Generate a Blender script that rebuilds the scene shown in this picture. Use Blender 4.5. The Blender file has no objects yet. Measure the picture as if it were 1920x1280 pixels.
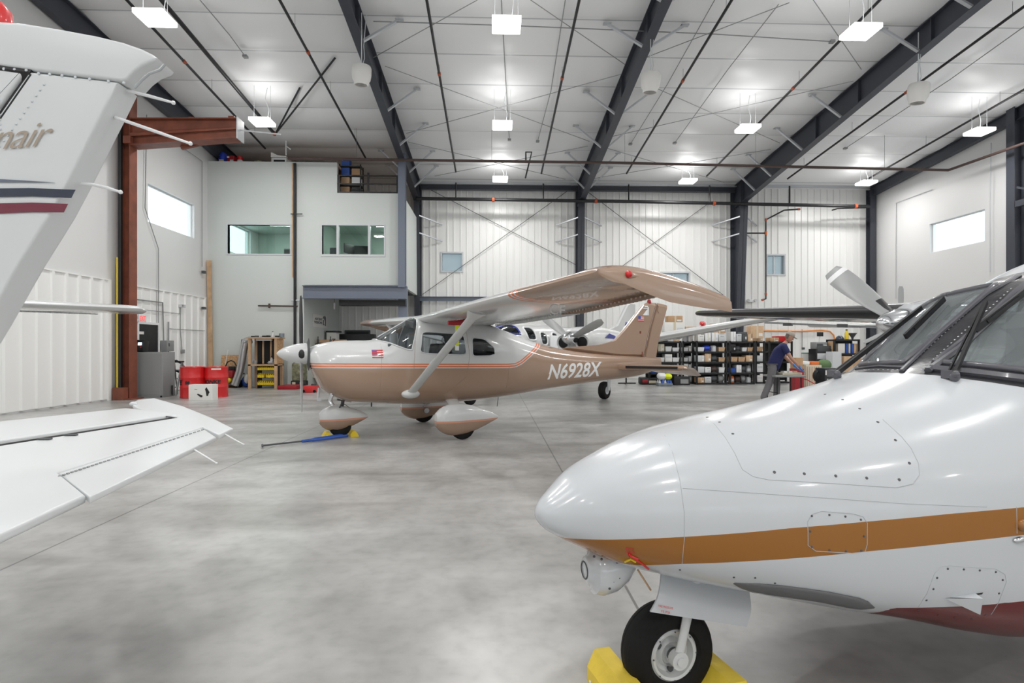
import bpy, bmesh, math, random
import numpy as np
from mathutils import Vector as V, Matrix as M
from mathutils.bvhtree import BVHTree
random.seed(7)
S = bpy.context.scene
C = S.collection
PI = math.pi
F, CX, HY, H = 1040.0, 960.0, 650.0, 1.45
TH = math.atan(35/1040)
CT, ST = math.cos(TH), math.sin(TH)
EYE = V((0, 0, H))
# ---------- measuring helpers: a sight line through a photo pixel, met with a known plane ----------
def ray(px, py):
    u, v = (px-CX)/F, (HY-py)/F
    return V((u*CT+ST, -u*ST+CT, v))
def at_Y(px, py, Y): d = ray(px, py); return EYE+d*(Y/d.y)
def at_X(px, py, X): d = ray(px, py); return EYE+d*(X/d.x)
def at_Z(px, py, z): d = ray(px, py); return EYE+d*((z-H)/d.z)
def ground(px, py): return at_Z(px, py, 0)
def at_D(px, py, D): return EYE+ray(px, py)*D            # D: depth along the view axis
D_BACK, X_LEFT, X_RIGHT, Y_FRONT, RIDGE = 25.3, -10.42, 17.6, -12.0, 4.0
def roof(Y): return 8.87+(D_BACK-max(Y, 2*RIDGE-Y))/12
def at_roof(px, py, off=0.0):
    d = ray(px, py); t = (8.87+D_BACK/12-off-H)/(d.z+d.y/12); return EYE+d*t
def cam_w(xc, yc, z=0): return V((xc*CT+yc*ST, -xc*ST+yc*CT, z))
# ---------- materials ----------
MT = {}
def mat(name, col, rough=.5, metal=0., coat=0., spec=.5, bump=0., bscale=20., var=0., vscale=5., emit=None, estr=0., alpha=1.):
    m = bpy.data.materials.new(name); m.use_nodes = True; MT[name] = m
    nt = m.node_tree; b = nt.nodes['Principled BSDF']
    b.inputs['Base Color'].default_value = (*col, 1); b.inputs['Roughness'].default_value = rough
    b.inputs['Metallic'].default_value = metal; b.inputs['Coat Weight'].default_value = coat
    b.inputs['Coat Roughness'].default_value = .06
    b.inputs['Specular IOR Level'].default_value = spec
    if emit: b.inputs['Emission Color'].default_value = (*emit, 1); b.inputs['Emission Strength'].default_value = estr
    if bump or var:
        tc = nt.nodes.new('ShaderNodeTexCoord'); n = nt.nodes.new('ShaderNodeTexNoise')
        n.inputs['Scale'].default_value = vscale if var else bscale; n.inputs['Detail'].default_value = 5
        nt.links.new(tc.outputs['Object'], n.inputs['Vector'])
        if var:
            r = nt.nodes.new('ShaderNodeValToRGB')
            r.color_ramp.elements[0].position = .3; r.color_ramp.elements[1].position = .7
            r.color_ramp.elements[0].color = tuple(max(0, c*(1-var)) for c in col)+(1,)
            r.color_ramp.elements[1].color = tuple(min(1, c*(1+var)) for c in col)+(1,)
            nt.links.new(n.outputs['Fac'], r.inputs['Fac']); nt.links.new(r.outputs['Color'], b.inputs['Base Color'])
        if bump:
            n2 = nt.nodes.new('ShaderNodeTexNoise'); n2.inputs['Scale'].default_value = bscale; n2.inputs['Detail'].default_value = 4
            nt.links.new(tc.outputs['Object'], n2.inputs['Vector'])
            bp = nt.nodes.new('ShaderNodeBump'); bp.inputs['Strength'].default_value = bump; bp.inputs['Distance'].default_value = .02
            nt.links.new(n2.outputs['Fac'], bp.inputs['Height']); nt.links.new(bp.outputs['Normal'], b.inputs['Normal'])
    return m
def glass(name, tint, rough=.02, see=.6, body=(.02,.025,.03)):
    m = bpy.data.materials.new(name); m.use_nodes = True; MT[name] = m
    nt = m.node_tree; nt.nodes.clear(); L = nt.links.new
    o = nt.nodes.new('ShaderNodeOutputMaterial'); g = nt.nodes.new('ShaderNodeBsdfGlossy'); t = nt.nodes.new('ShaderNodeBsdfTransparent')
    d = nt.nodes.new('ShaderNodeBsdfDiffuse'); d.inputs['Color'].default_value = (*body, 1)
    g.inputs['Roughness'].default_value = rough; t.inputs['Color'].default_value = (*tint, 1)
    m1 = nt.nodes.new('ShaderNodeMixShader'); m1.inputs[0].default_value = see; L(d.outputs[0], m1.inputs[1]); L(t.outputs[0], m1.inputs[2])
    fr = nt.nodes.new('ShaderNodeFresnel'); ge = nt.nodes.new('ShaderNodeNewGeometry'); mp = nt.nodes.new('ShaderNodeMapRange'); mp.inputs['To Min'].default_value = 1.5; mp.inputs['To Max'].default_value = 1/1.5
    L(ge.outputs['Backfacing'], mp.inputs['Value']); L(mp.outputs[0], fr.inputs['IOR'])
    m2 = nt.nodes.new('ShaderNodeMixShader'); L(fr.outputs[0], m2.inputs[0]); L(m1.outputs[0], m2.inputs[1]); L(g.outputs[0], m2.inputs[2])
    L(m2.outputs[0], o.inputs['Surface']); return m
def bands(name, attr, base, steps, rough=.25, coat=.6, metal=0.):
    """paint scheme: colours by thresholds of a surface attribute: steps = [(threshold, colour), ...]"""
    m = mat(name, base, rough, metal, coat); nt = m.node_tree; L = nt.links.new
    a = nt.nodes.new('ShaderNodeAttribute'); a.attribute_name = attr
    cur = None
    for i, (th, col) in enumerate(steps):
        g = nt.nodes.new('ShaderNodeMath'); g.operation = 'GREATER_THAN'; g.inputs[1].default_value = th
        L(a.outputs['Fac'], g.inputs[0])
        mx = nt.nodes.new('ShaderNodeMix'); mx.data_type = 'RGBA'
        L(g.outputs[0], mx.inputs[0])
        if cur is None: mx.inputs[6].default_value = (*base, 1)
        else: L(cur, mx.inputs[6])
        mx.inputs[7].default_value = (*col, 1); cur = mx.outputs[2]
    L(cur, nt.nodes['Principled BSDF'].inputs['Base Color'])
    return m
# ---------- mesh builder ----------
class MB:
    def __init__(s): s.v, s.f, s.m, s.attr = [], [], [], None
    def add(s, vs, fs, mi=0):
        o = len(s.v); s.v += [tuple(p) for p in vs]; s.f += [tuple(i+o for i in f) for f in fs]; s.m += [mi]*len(fs); return s
    def box(s, c, size, rot=None, mi=0, bev=0.):
        x, y, z = [k/2 for k in size]; c = V(c)
        if bev:
            b = min(bev, x*.9, y*.9, z*.9)
            vs = []; fs = []
            bm = bmesh.new(); bmesh.ops.create_cube(bm, size=1)
            for v in bm.verts: v.co = V((v.co.x*size[0], v.co.y*size[1], v.co.z*size[2]))
            bmesh.ops.bevel(bm, geom=bm.edges[:], offset=b, segments=2, profile=.6, affect='EDGES')
            bm.verts.index_update(); vs = [v.co.copy() for v in bm.verts]; fs = [[v.index for v in f.verts] for f in bm.faces]; bm.free()
        else:
            vs = [V((a, b, d)) for a in (-x, x) for b in (-y, y) for d in (-z, z)]
            fs = [(0,1,3,2),(4,6,7,5),(0,4,5,1),(2,3,7,6),(0,2,6,4),(1,5,7,3)]
        if rot is not None: vs = [rot @ p for p in vs]
        return s.add([p+c for p in vs], fs, mi)
    def box2(s, a, b, mi=0, bev=0.): a, b = V(a), V(b); return s.box((a+b)/2, [abs(k) for k in (b-a)], None, mi, bev)
    def rings(s, R, closed=True, caps=True, mi=0):
        n = len(R[0]); vs = [p for r in R for p in r]; fs = []
        for i in range(len(R)-1):
            for j in range(n if closed else n-1):
                k = (j+1) % n; fs.append((i*n+j, i*n+k, (i+1)*n+k, (i+1)*n+j))
        if caps and closed: fs.append(tuple(range(n))[::-1]); fs.append(tuple(range((len(R)-1)*n, len(R)*n)))
        return s.add(vs, fs, mi)
    def tube(s, pts, r, n=8, mi=0, caps=True):
        pts = [V(p) for p in pts]; R = []; rr = r if isinstance(r, (list, tuple)) else [r]*len(pts)
        up = None
        for i, p in enumerate(pts):
            t = ((pts[min(i+1, len(pts)-1)]-p).normalized()+(p-pts[max(i-1, 0)]).normalized()).normalized()
            if up is None: a = V((0,0,1)) if abs(t.z) < .9 else V((1,0,0)); x = t.cross(a).normalized()
            else: x = (up-t*up.dot(t)).normalized()
            up = x; y = t.cross(x)
            R.append([p+(x*math.cos(q)+y*math.sin(q))*rr[i] for q in [2*PI*k/n for k in range(n)]])
        return s.rings(R, True, caps, mi)
    def bar(s, a, b, w, h, mi=0):
        a, b = V(a), V(b); d = b-a; L = d.length; t = d.normalized()
        u = V((0,0,1)) if abs(t.z) < .95 else V((0,1,0)); x = t.cross(u).normalized(); y = x.cross(t)
        return s.box((a+b)/2, (L, w, h), M((t, x, y)).transposed(), mi)
    def lathe(s, prof, c=(0,0,0), axis=(0,0,1), n=24, mi=0, caps=True):
        ax = V(axis).normalized(); a = V((0,0,1)) if abs(ax.z) < .9 else V((1,0,0)); x = ax.cross(a).normalized(); y = ax.cross(x); c = V(c)
        R = [[c+ax*h+(x*math.cos(2*PI*k/n)+y*math.sin(2*PI*k/n))*max(r, 1e-4) for k in range(n)] for r, h in prof]
        return s.rings(R, True, caps, mi)
    def prism(s, poly, vec, mi=0):
        poly = [V(p) for p in poly]; vec = V(vec); n = len(poly)
        vs = poly+[p+vec for p in poly]; fs = [tuple(range(n))[::-1], tuple(range(n, 2*n))]+[(i, (i+1) % n, n+(i+1) % n, n+i) for i in range(n)]
        return s.add(vs, fs, mi)
    def ball(s, c, r, n=14, mi=0, sc=(1,1,1)):
        c = V(c); R = []
        for i in range(n//2+1):
            t = PI*i/(n//2); R.append([c+V((math.sin(t)*math.cos(2*PI*k/n)*r*sc[0]+(1e-5 if i in (0,n//2) else 0), math.sin(t)*math.sin(2*PI*k/n)*r*sc[1], -math.cos(t)*r*sc[2])) for k in range(n)])
        return s.rings(R, True, True, mi)
    def tri(s, x=None): return s
    def build(s, name, mats, parent=None, sharp=35, loc=None, rz=0):
        me = bpy.data.meshes.new(name); me.from_pydata(s.v, [], s.f)
        if not isinstance(mats, (list, tuple)): mats = [mats]
        for m in mats: me.materials.append(MT[m] if isinstance(m, str) else m)
        if any(s.m): me.polygons.foreach_set('material_index', s.m)
        bm = bmesh.new(); bm.from_mesh(me); bmesh.ops.recalc_face_normals(bm, faces=bm.faces[:]); bm.to_mesh(me); bm.free()
        if sharp: me.polygons.foreach_set('use_smooth', [True]*len(me.polygons)); me.set_sharp_from_angle(angle=math.radians(sharp))
        o = bpy.data.objects.new(name, me); C.objects.link(o)
        if parent is not None: o.parent = parent
        if loc is not None: o.location = loc
        if rz: o.rotation_euler.z = rz
        return o
def tag(o, label=None, cat=None, group=None, kind=None):
    if label: o['label'] = label
    if cat: o['category'] = cat
    if group: o['group'] = group
    if kind: o['kind'] = kind
    return o
def thing(name, label, cat, loc=(0,0,0), rz=0., group=None):
    o = bpy.data.objects.new(name, None); C.objects.link(o); o.location = loc; o.rotation_euler = (0,0,rz); o.empty_display_size = .1
    return tag(o, label, cat, group)
def struct(o, label=None, cat=None): return tag(o, label, cat, kind='structure')
def dup(root, loc, rz=None, label=None, group=None):
    r = root.copy(); C.objects.link(r); r.location = loc
    if rz is not None: r.rotation_euler.z = rz
    if label: r['label'] = label
    if group: r['group'] = group
    for ch in list(root.children):
        c = ch.copy(); C.objects.link(c); c.parent = r
        for g in ch.children:
            d = g.copy(); C.objects.link(d); d.parent = c
    return r
def B(name, mats, parent=None, **k):
    return lambda mb: mb.build(name, mats, parent, **k)
def from_bm(bm, name, mats, parent=None, sharp=35):
    me = bpy.data.meshes.new(name); bm.to_mesh(me)
    if not isinstance(mats, (list, tuple)): mats = [mats]
    for m in mats: me.materials.append(MT[m])
    if sharp: me.polygons.foreach_set('use_smooth', [True]*len(me.polygons)); me.set_sharp_from_angle(angle=math.radians(sharp))
    o = bpy.data.objects.new(name, me); C.objects.link(o)
    if parent is not None: o.parent = parent
    return o
def text_mesh(body, size=1., shear=0., bold=0., sub=0, space=1.):
    cu = bpy.data.curves.new('lettering', 'FONT'); cu.body = body; cu.size = size; cu.shear = shear; cu.offset = bold; cu.space_character = space
    cu.resolution_u = 4
    o = bpy.data.objects.new('lettering', cu); C.objects.link(o)
    dg = bpy.context.evaluated_depsgraph_get(); dg.update()
    me = bpy.data.meshes.new_from_object(o.evaluated_get(dg)); bpy.data.objects.remove(o)
    if sub:
        bm = bmesh.new(); bm.from_mesh(me); bmesh.ops.triangulate(bm, faces=bm.faces[:])
        bmesh.ops.subdivide_edges(bm, edges=bm.edges[:], cuts=sub, use_grid_fill=True); bm.to_mesh(me); bm.free()
    return me
def text_on(body, name, m, parent, origin, right, up, height, width=None, shear=0., bold=0., lift=.002):
    """flat lettering lying on a plane: right and up are the plane's axes"""
    me = text_mesh(body, 1., shear, bold)
    co = [v.co.copy() for v in me.vertices]; x0 = min(c.x for c in co); x1 = max(c.x for c in co); y0 = min(c.y for c in co); y1 = max(c.y for c in co)
    right, up = V(right).normalized(), V(up).normalized(); n = right.cross(up)
    sy = height/(y1-y0); sx = sy if width is None else width/(x1-x0)
    for v in me.vertices: v.co = V(origin)+right*((v.co.x-x0)*sx)+up*((v.co.y-y0)*sy)+n*lift
    me.materials.clear(); me.materials.append(MT[m]); me.name = name
    o = bpy.data.objects.new(name, me); C.objects.link(o); o.parent = parent
    return o
# ---------- lofted airframes ----------
def hermite(x, X, Y):
    X, Y = np.asarray(X, float), np.asarray(Y, float); d = np.gradient(Y, X)
    i = np.clip(np.searchsorted(X, x)-1, 0, len(X)-2); h = X[i+1]-X[i]; t = (x-X[i])/h
    return (2*t**3-3*t**2+1)*Y[i]+(t**3-2*t**2+t)*h*d[i]+(-2*t**3+3*t**2)*Y[i+1]+(t**3-t**2)*h*d[i+1]
def loft_bm(ss, w, zt, zb, e, n=64, split=.42, caps=True, elow=None):
    """closed shell along +x: superelliptic sections, half width w, top zt, bottom zb"""
    bm = bmesh.new(); R = []
    ph = [2*PI*k/n for k in range(n)]
    for k, s in enumerate(ss):
        zc = zb[k]+(zt[k]-zb[k])*split; r = []
        for p in ph:
            c, q = math.cos(p), math.sin(p)
            ee = e[k] if q > 0 or elow is None else elow[k]; y = math.copysign(abs(c)**(2/ee), c)*w[k]; zz = math.copysign(abs(q)**(2/ee), q)
            r.append(bm.verts.new((s, y, zc+zz*((zt[k]-zc) if zz > 0 else (zc-zb[k])))))
        R.append(r)
    for i in range(len(R)-1):
        for j in range(n): k = (j+1) % n; bm.faces.new((R[i][j], R[i][k], R[i+1][k], R[i+1][j]))
    if caps: bm.faces.new(R[0][::-1]); bm.faces.new(R[-1])
    bmesh.ops.recalc_face_normals(bm, faces=bm.faces[:])
    return bm
def inside(p, poly):
    x, y = p; c = False; j = len(poly)-1
    for i in range(len(poly)):
        xi, yi = poly[i]; xj, yj = poly[j]
        if (yi > y) != (yj > y) and x < (xj-xi)*(y-yi)/(yj-yi)+xi: c = not c
        j = i
    return c
def rounded(poly, r=.25, n=4):
    out = []; N = len(poly)
    for i in range(N):
        a, b, c = V(poly[i-1]), V(poly[i]), V(poly[(i+1) % N])
        p, q = b+(a-b)*r, b+(c-b)*r
        for k in range(n+1):
            t = k/n; out.append(tuple(p*(1-t)**2+b*2*t*(1-t)+q*t*t))
    return out
def cut_out(bm, poly, proj, plane, ok):
    """cut the outline poly (in proj coordinates) through the faces that satisfy ok and take the piece out as a new bmesh"""
    N = len(poly)
    xs = [p[0] for p in poly]; ys = [p[1] for p in poly]; mx = .2*max(max(xs)-min(xs), max(ys)-min(ys))
    def near(f):
        q = proj(f.calc_center_median()); pts = [proj(v.co) for v in f.verts]
        return max(p[0] for p in pts) > min(xs)-mx*.1 and min(p[0] for p in pts) < max(xs)+mx*.1 and max(p[1] for p in pts) > min(ys)-mx*.1 and min(p[1] for p in pts) < max(ys)+mx*.1
    for i in range(N):
        co, no = plane(poly[i], poly[(i+1) % N])
        fs = [f for f in bm.faces if ok(f) and near(f)]
        g = list({e for f in fs for e in f.edges} | {v for f in fs for v in f.verts})+fs
        bmesh.ops.bisect_plane(bm, geom=g, plane_co=co, plane_no=no, dist=1e-6)
    ins = [f for f in bm.faces if ok(f) and near(f) and inside(proj(f.calc_center_median()), poly)]
    nb = bmesh.new(); mp = {}
    for f in ins:
        vs = []
        for v in f.verts:
            if v not in mp: mp[v] = nb.verts.new(v.co)
            vs.append(mp[v])
        try: nb.faces.new(vs)
        except ValueError: pass
    bmesh.ops.delete(bm, geom=ins, context='FACES')
    nb.normal_update()
    return nb
def boundary_loops(bm):
    es = {e for e in bm.edges if len(e.link_faces) == 1}; loops = []
    while es:
        e = es.pop(); L = [e.verts[0], e.verts[1]]
        while True:
            nx = next((q for q in L[-1].link_edges if q in es), None)
            if nx is None: break
            es.discard(nx); L.append(nx.other_vert(L[-1]))
            if L[-1] is L[0]: break
        loops.append([v.co.copy() for v in L])
    return loops
def frame_tube(bm, name, m, parent, r, n=6):
    mb = MB()
    for L in boundary_loops(bm):
        if len(L) > 3:
            # drop nearly coincident points
            Q = [L[0]]
            for p in L[1:]:
                if (p-Q[-1]).length > r*.6: Q.append(p)
            if (Q[-1]-Q[0]).length < r*.6: Q[-1] = Q[0]
            mb.tube(Q, r, n)
    return mb.build(name, m, parent, sharp=60)
SIDE_PROJ = lambda v: (v[0], v[2])
def SIDE_PLANE(a, b):
    return V((a[0], 0, a[1])), V((-(b[1]-a[1]), 0, b[0]-a[0])).normalized()
def set_attr(o, name, fn):
    me = o.data; at = me.attributes.new(name, 'FLOAT', 'POINT')
    at.data.foreach_set('value', [float(fn(v.co)) for v in me.vertices])
def airfoil(c, t, n=14, camber=.02):
    """closed section, leading edge at 0, chord along +x: list of (x, z)"""
    xs = [(1-math.cos(PI*i/n))/2 for i in range(n+1)]
    th = lambda x: 5*t*(.2969*math.sqrt(x)-.126*x-.3516*x*x+.2843*x**3-.1015*x**4)
    cm = lambda x: camber*(1-(2*x-.8)**2) if x < .4 else camber*(1-((x-.4)/.6)**2)
    up = [(x*c, (cm(x)+th(x))*c) for x in xs[::-1]]; lo = [(x*c, (cm(x)-th(x))*c) for x in xs[1:-1]]
    return up+lo
# ================= materials =================
mat('panel_white', (.88,.88,.865), .32, spec=.5)
mat('insul', (.88,.89,.90), .40, bump=.25, bscale=1.6)
mat('insul_wall', (.73,.73,.73), .45, bump=.35, bscale=1.3)
mat('office', (.63,.665,.645), .6)
mat('office_in', (.55,.62,.57), .6)
mat('steel', (.045,.05,.065), .45)
mat('steel_blue', (.165,.19,.245), .45)
mat('rust', (.21,.062,.035), .55, var=.25, vscale=3)
mat('black', (.012,.012,.014), .45)
mat('rubber', (.010,.0095,.0095), .75, spec=.25, bump=.08, bscale=60)
mat('galv', (.55,.57,.60), .4, metal=.55)
mat('lightgrey', (.62,.64,.66), .4)
mat('midgrey', (.28,.29,.29), .45)
mat('darkgrey', (.075,.08,.085), .5)
mat('white', (.82,.83,.84), .4)
mat('white_paint', (.74,.765,.79), .18, coat=.8)
mat('fan_white', (.72,.71,.69), .45)
mat('chrome', (.75,.76,.78), .12, metal=1)
mat('alu', (.6,.61,.62), .3, metal=.9)
mat('red', (.62,.012,.014), .35, coat=.4)
mat('red_dark', (.33,.012,.02), .5)
mat('orange', (.75,.17,.03), .5)
mat('yellow', (.85,.62,.03), .45)
mat('yellow_wood', (.82,.60,.06), .55, var=.12, vscale=7, bump=.2, bscale=30)
mat('lime', (.75,.85,.02), .6)
mat('blue', (.03,.10,.42), .45)
mat('blue_bright', (.02,.06,.55), .4)
mat('wood', (.56,.37,.22), .65, var=.18, vscale=4)
mat('osb', (.55,.33,.17), .7, var=.35, vscale=22)
mat('card', (.50,.31,.17), .75, var=.08)
mat('card2', (.62,.42,.26), .75, var=.08)
mat('paper', (.78,.77,.74), .6)
mat('cream', (.62,.56,.43), .5)
mat('pipe_black', (.013,.013,.015), .4)
mat('copper', (.075,.046,.04), .5)
mat('exit_red', (.8,.05,.05), .5, emit=(1,.08,.08), estr=.7)
mat('lamp', (1,1,1), .5, emit=(1,.985,.96), estr=6.)
mat('lamp_housing', (.9,.9,.9), .5, emit=(1,.99,.97), estr=2.)
for k_ in ('lamp','lamp_housing'): MT[k_].cycles.emission_sampling = 'NONE'
mat('lamp_small', (1,1,1), .5, emit=(.97,1,.98), estr=45.)
mat('led', (.6,.8,1), .5, emit=(.6,.8,1), estr=3.)
glass('pane', (.93,.98,.98), .01, .97)
glass('pane_green', (.80,.90,.86), .01, .93)
glass('pane_back', (.60,.66,.68), .05, .5, (.34,.39,.41))
# polished concrete with cloudy mottling and saw-cut joints
def concrete():
    m = mat('concrete', (.4,.4,.4), .3, spec=.85); nt = m.node_tree; L = nt.links.new; b = nt.nodes['Principled BSDF']
    tc = nt.nodes.new('ShaderNodeTexCoord')
    def noise(sc, det, dist=0.):
        n = nt.nodes.new('ShaderNodeTexNoise'); n.inputs['Scale'].default_value = sc; n.inputs['Detail'].default_value = det; n.inputs['Distortion'].default_value = dist
        L(tc.outputs['Object'], n.inputs['Vector']); return n
    def ramp(src, stops):
        r = nt.nodes.new('ShaderNodeValToRGB'); L(src, r.inputs['Fac'])
        while len(r.color_ramp.elements) < len(stops): r.color_ramp.elements.new(.5)
        for e, (p, c) in zip(r.color_ramp.elements, stops): e.position = p; e.color = (*c, 1)
        return r.outputs['Color']
    def mix(a, bb, f, mode='MULTIPLY'):
        x = nt.nodes.new('ShaderNodeMix'); x.data_type = 'RGBA'; x.blend_type = mode
        if isinstance(f, float): x.inputs[0].default_value = f
        else: L(f, x.inputs[0])
        L(a, x.inputs[6]); L(bb, x.inputs[7]); return x.outputs[2]
    c1 = ramp(noise(.55, 8, .2).outputs['Fac'], [(.22,(.25,.247,.238)), (.42,(.40,.395,.385)), (.58,(.49,.485,.475)), (.8,(.60,.595,.585))])
    c2 = ramp(noise(2.6, 9, .3).outputs['Fac'], [(.22,(.55,.55,.55)), (.5,(.94,.94,.94)), (.80,(1.15,1.15,1.15))])
    c3 = ramp(noise(11, 9).outputs['Fac'], [(.28,(.72,.72,.72)), (.5,(.98,.98,.98)), (.75,(1.12,1.12,1.12))])
    mpn = nt.nodes.new('ShaderNodeMapping'); mpn.inputs['Scale'].default_value = (.35, 1.5, 1); mpn.inputs['Rotation'].default_value = (0,0,.5); L(tc.outputs['Object'], mpn.inputs['Vector'])
    n4 = noise(.9, 8, .6); L(mpn.outputs[0], n4.inputs['Vector'])
    c4 = ramp(n4.outputs['Fac'], [(.28,(.58,.57,.555)), (.43,(.88,.875,.865)), (.58,(1.0,1.0,1.0)), (.78,(1.15,1.15,1.15))])
    col = mix(mix(mix(c1, c2, .65), c3, .5), c4, 1.0)
    sep = nt.nodes.new('ShaderNodeSeparateXYZ'); L(tc.outputs['Object'], sep.inputs[0])
    def joint(out, off, period, w):
        a = nt.nodes.new('ShaderNodeMath'); a.operation = 'ADD'; a.inputs[1].default_value = -off+period*50; L(out, a.inputs[0])
        p = nt.nodes.new('ShaderNodeMath'); p.operation = 'PINGPONG'; p.inputs[1].default_value = period/2; L(a.outputs[0], p.inputs[0])
        g = nt.nodes.new('ShaderNodeMath'); g.operation = 'LESS_THAN'; g.inputs[1].default_value = w; L(p.outputs[0], g.inputs[0]); return g.outputs[0]
    dk = nt.nodes.new('ShaderNodeRGB'); dk.outputs[0].default_value = (.42,.42,.42,1)
    lt = nt.nodes.new('ShaderNodeRGB'); lt.outputs[0].default_value = (.9,.9,.9,1)
    col = mix(col, dk.outputs[0], joint(sep.outputs[0], .80, 4.0, .008))
    col = mix(col, lt.outputs[0], joint(sep.outputs[1], 5.8, 4.6, .006))
    L(col, b.inputs['Base Color'])
    rr = nt.nodes.new('ShaderNodeMapRange'); rr.inputs['To Min'].default_value = .285; rr.inputs['To Max'].default_value = .36
    L(noise(1.1, 5, .3).outputs['Fac'], rr.inputs['Value']); L(rr.outputs[0], b.inputs['Roughness'])
    bp = nt.nodes.new('ShaderNodeBump'); bp.inputs['Strength'].default_value = .02; bp.inputs['Distance'].default_value = .01
    L(noise(9, 5).outputs['Fac'], bp.inputs['Height'])
concrete()
# ================= shell =================
struct(MB().box2((X_LEFT-.3, Y_FRONT-.3, -.2), (X_RIGHT+.3, D_BACK+.3, 0)).build('floor', 'concrete', sharp=0), 'polished grey concrete hangar floor', 'floor')
m = MT['insul']; nt = m.node_tree; L_ = nt.links.new; tc = nt.nodes.new('ShaderNodeTexCoord'); sx = nt.nodes.new('ShaderNodeSeparateXYZ'); L_(tc.outputs['Object'], sx.inputs[0])
a1 = nt.nodes.new('ShaderNodeMath'); a1.operation = 'ADD'; a1.inputs[1].default_value = 1.52*20-.4; L_(sx.outputs[1], a1.inputs[0])
a2 = nt.nodes.new('ShaderNodeMath'); a2.operation = 'PINGPONG'; a2.inputs[1].default_value = .76; L_(a1.outputs[0], a2.inputs[0])
a3 = nt.nodes.new('ShaderNodeMath'); a3.operation = 'LESS_THAN'; a3.inputs[1].default_value = .02; L_(a2.outputs[0], a3.inputs[0])
mx = nt.nodes.new('ShaderNodeMix'); mx.data_type = 'RGBA'; L_(a3.outputs[0], mx.inputs[0]); mx.inputs[6].default_value = (.88,.89,.90,1); mx.inputs[7].default_value = (.55,.56,.58,1); L_(mx.outputs[2], nt.nodes['Principled BSDF'].inputs['Base Color'])
def ceiling():
    mb = MB(); ys = np.arange(Y_FRONT-.3, D_BACK+.31, .125); R = []
    for y in ys:
        sag = -.11*abs(math.sin(PI*(y-.4)/1.52))**.6
        R.append([V((X_LEFT-.3, y, roof(y)+sag)), V((X_RIGHT+.3, y, roof(y)+sag)), V((X_RIGHT+.3, y, roof(y)+.25)), V((X_LEFT-.3, y, roof(y)+.25))])
    mb.rings(R); return mb.build('ceiling', 'insul', sharp=60)
struct(ceiling(), 'white insulated metal roof underside, sloping to the back wall', 'ceiling')
WZ0, WZ1 = 5.22, 6.40
def side_wall(name, x0, x1, wins, m):
    mb = MB()
    mb.box2((x0, Y_FRONT, 0), (x1, D_BACK, WZ0))
    ys = [Y_FRONT]+[k for w in wins for k in w]+[D_BACK]
    for a, b in zip(ys[::2], ys[1::2]): mb.box2((x0, a, WZ0), (x1, b, WZ1))
    mb.prism([(x0, Y_FRONT, WZ1), (x0, D_BACK, WZ1), (x0, D_BACK, roof(D_BACK)), (x0, RIDGE, roof(RIDGE)), (x0, Y_FRONT, roof(Y_FRONT))], (x1-x0, 0, 0))
    return mb.build(name, m, sharp=0)
LW = [(-4.8,-2.2), (2.5,5.1), (9.8,12.4), (17.1,19.7), (22.0,24.2)]
RW = [(-2.6,0.), (4.7,7.3), (12.,14.6), (19.3,21.8)]
struct(side_wall('wall_left', X_LEFT-.25, X_LEFT, LW, 'insul_wall'), 'white insulated hangar side wall with high window and exit door', 'wall')
struct(side_wall('wall_right', X_RIGHT, X_RIGHT+.25, RW, 'insul_wall'), 'white insulated hangar side wall behind the large white nose', 'wall')
wn = 0
def high_window(x, y0, y1, sgn):
    global wn; wn += 1
    t = thing('window_%d' % wn, 'high horizontal window, bright with daylight', 'window', (x, (y0+y1)/2, WZ0)); t['kind'] = 'structure'
    w, h = (y1-y0), WZ1-WZ0; f = MB()
    for a, b in (((0,-w/2,0),(.06,w/2,.05)), ((0,-w/2,h-.05),(.06,w/2,h)), ((0,-w/2,.05),(.06,-w/2+.05,h-.05)), ((0,w/2-.05,.05),(.06,w/2,h-.05))): f.box2(a, b)
    f.v = [(p[0]*sgn+sgn*.10, p[1], p[2]) for p in f.v]
    f.build('window_frame', 'white', t)
    MB().box((sgn*.13, 0, h/2), (.012, w-.1, h-.1)).build('glass_pane', 'pane', t)
for y0, y1 in LW: high_window(X_LEFT, y0, y1, -1)
for y0, y1 in RW: high_window(X_RIGHT, y0, y1, 1)
# ribbed sheet cladding
def ribs(mb, o, d, L, z0, z1, nrm, pitch=.305, depth=.035):
    o, d, nrm = V(o), V(d), V(nrm); prof = []; x = 0.
    while x < L-1e-6:
        for a, h in ((0, 0), (pitch*.62, 0), (pitch*.68, 1), (pitch*.86, 1), (pitch*.92, 0)):
            if x+a < L: prof.append((x+a, h))
        # two low stiffening beads in the pan
        x += pitch
    prof.append((L, 0))
    P = [o+d*a+nrm*(h*depth) for a, h in prof]
    mb.rings([[p+V((0,0,z0)) for p in P], [p+V((0,0,z1)) for p in P]], closed=False, caps=False)
    n = len(P); return mb
mb = MB()
ribs(mb, (X_LEFT+.012, -2, 0), (0,1,0), 17.3, .04, 3.24, (1,0,0), .42, .04)
ribs(mb, (X_LEFT+.012, 16.05, 0), (0,1,0), .5, .04, 3.2, (1,0,0), .42, .04); ribs(mb, (X_LEFT+.012, 16.5, 0), (0,1,0), 1.0, 2.15, 3.2, (1,0,0), .42, .02); ribs(mb, (X_LEFT+.012, 17.52, 0), (0,1,0), 3.2, .04, 3.2, (1,0,0), .42, .04)
mb.box2((X_LEFT+.01, -2, 3.24), (X_LEFT+.055, 15.32, 3.275)); mb.box2((X_LEFT+.01, 15.3, 0), (X_LEFT+.06, 15.42, 3.27)); mb.box2((X_LEFT+.01, 16.05, 3.2), (X_LEFT+.055, 20.55, 3.235))
struct(mb.build('trim_1', 'panel_white', sharp=20), 'white ribbed wainscot sheeting along the side wall', 'wall cladding')
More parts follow.
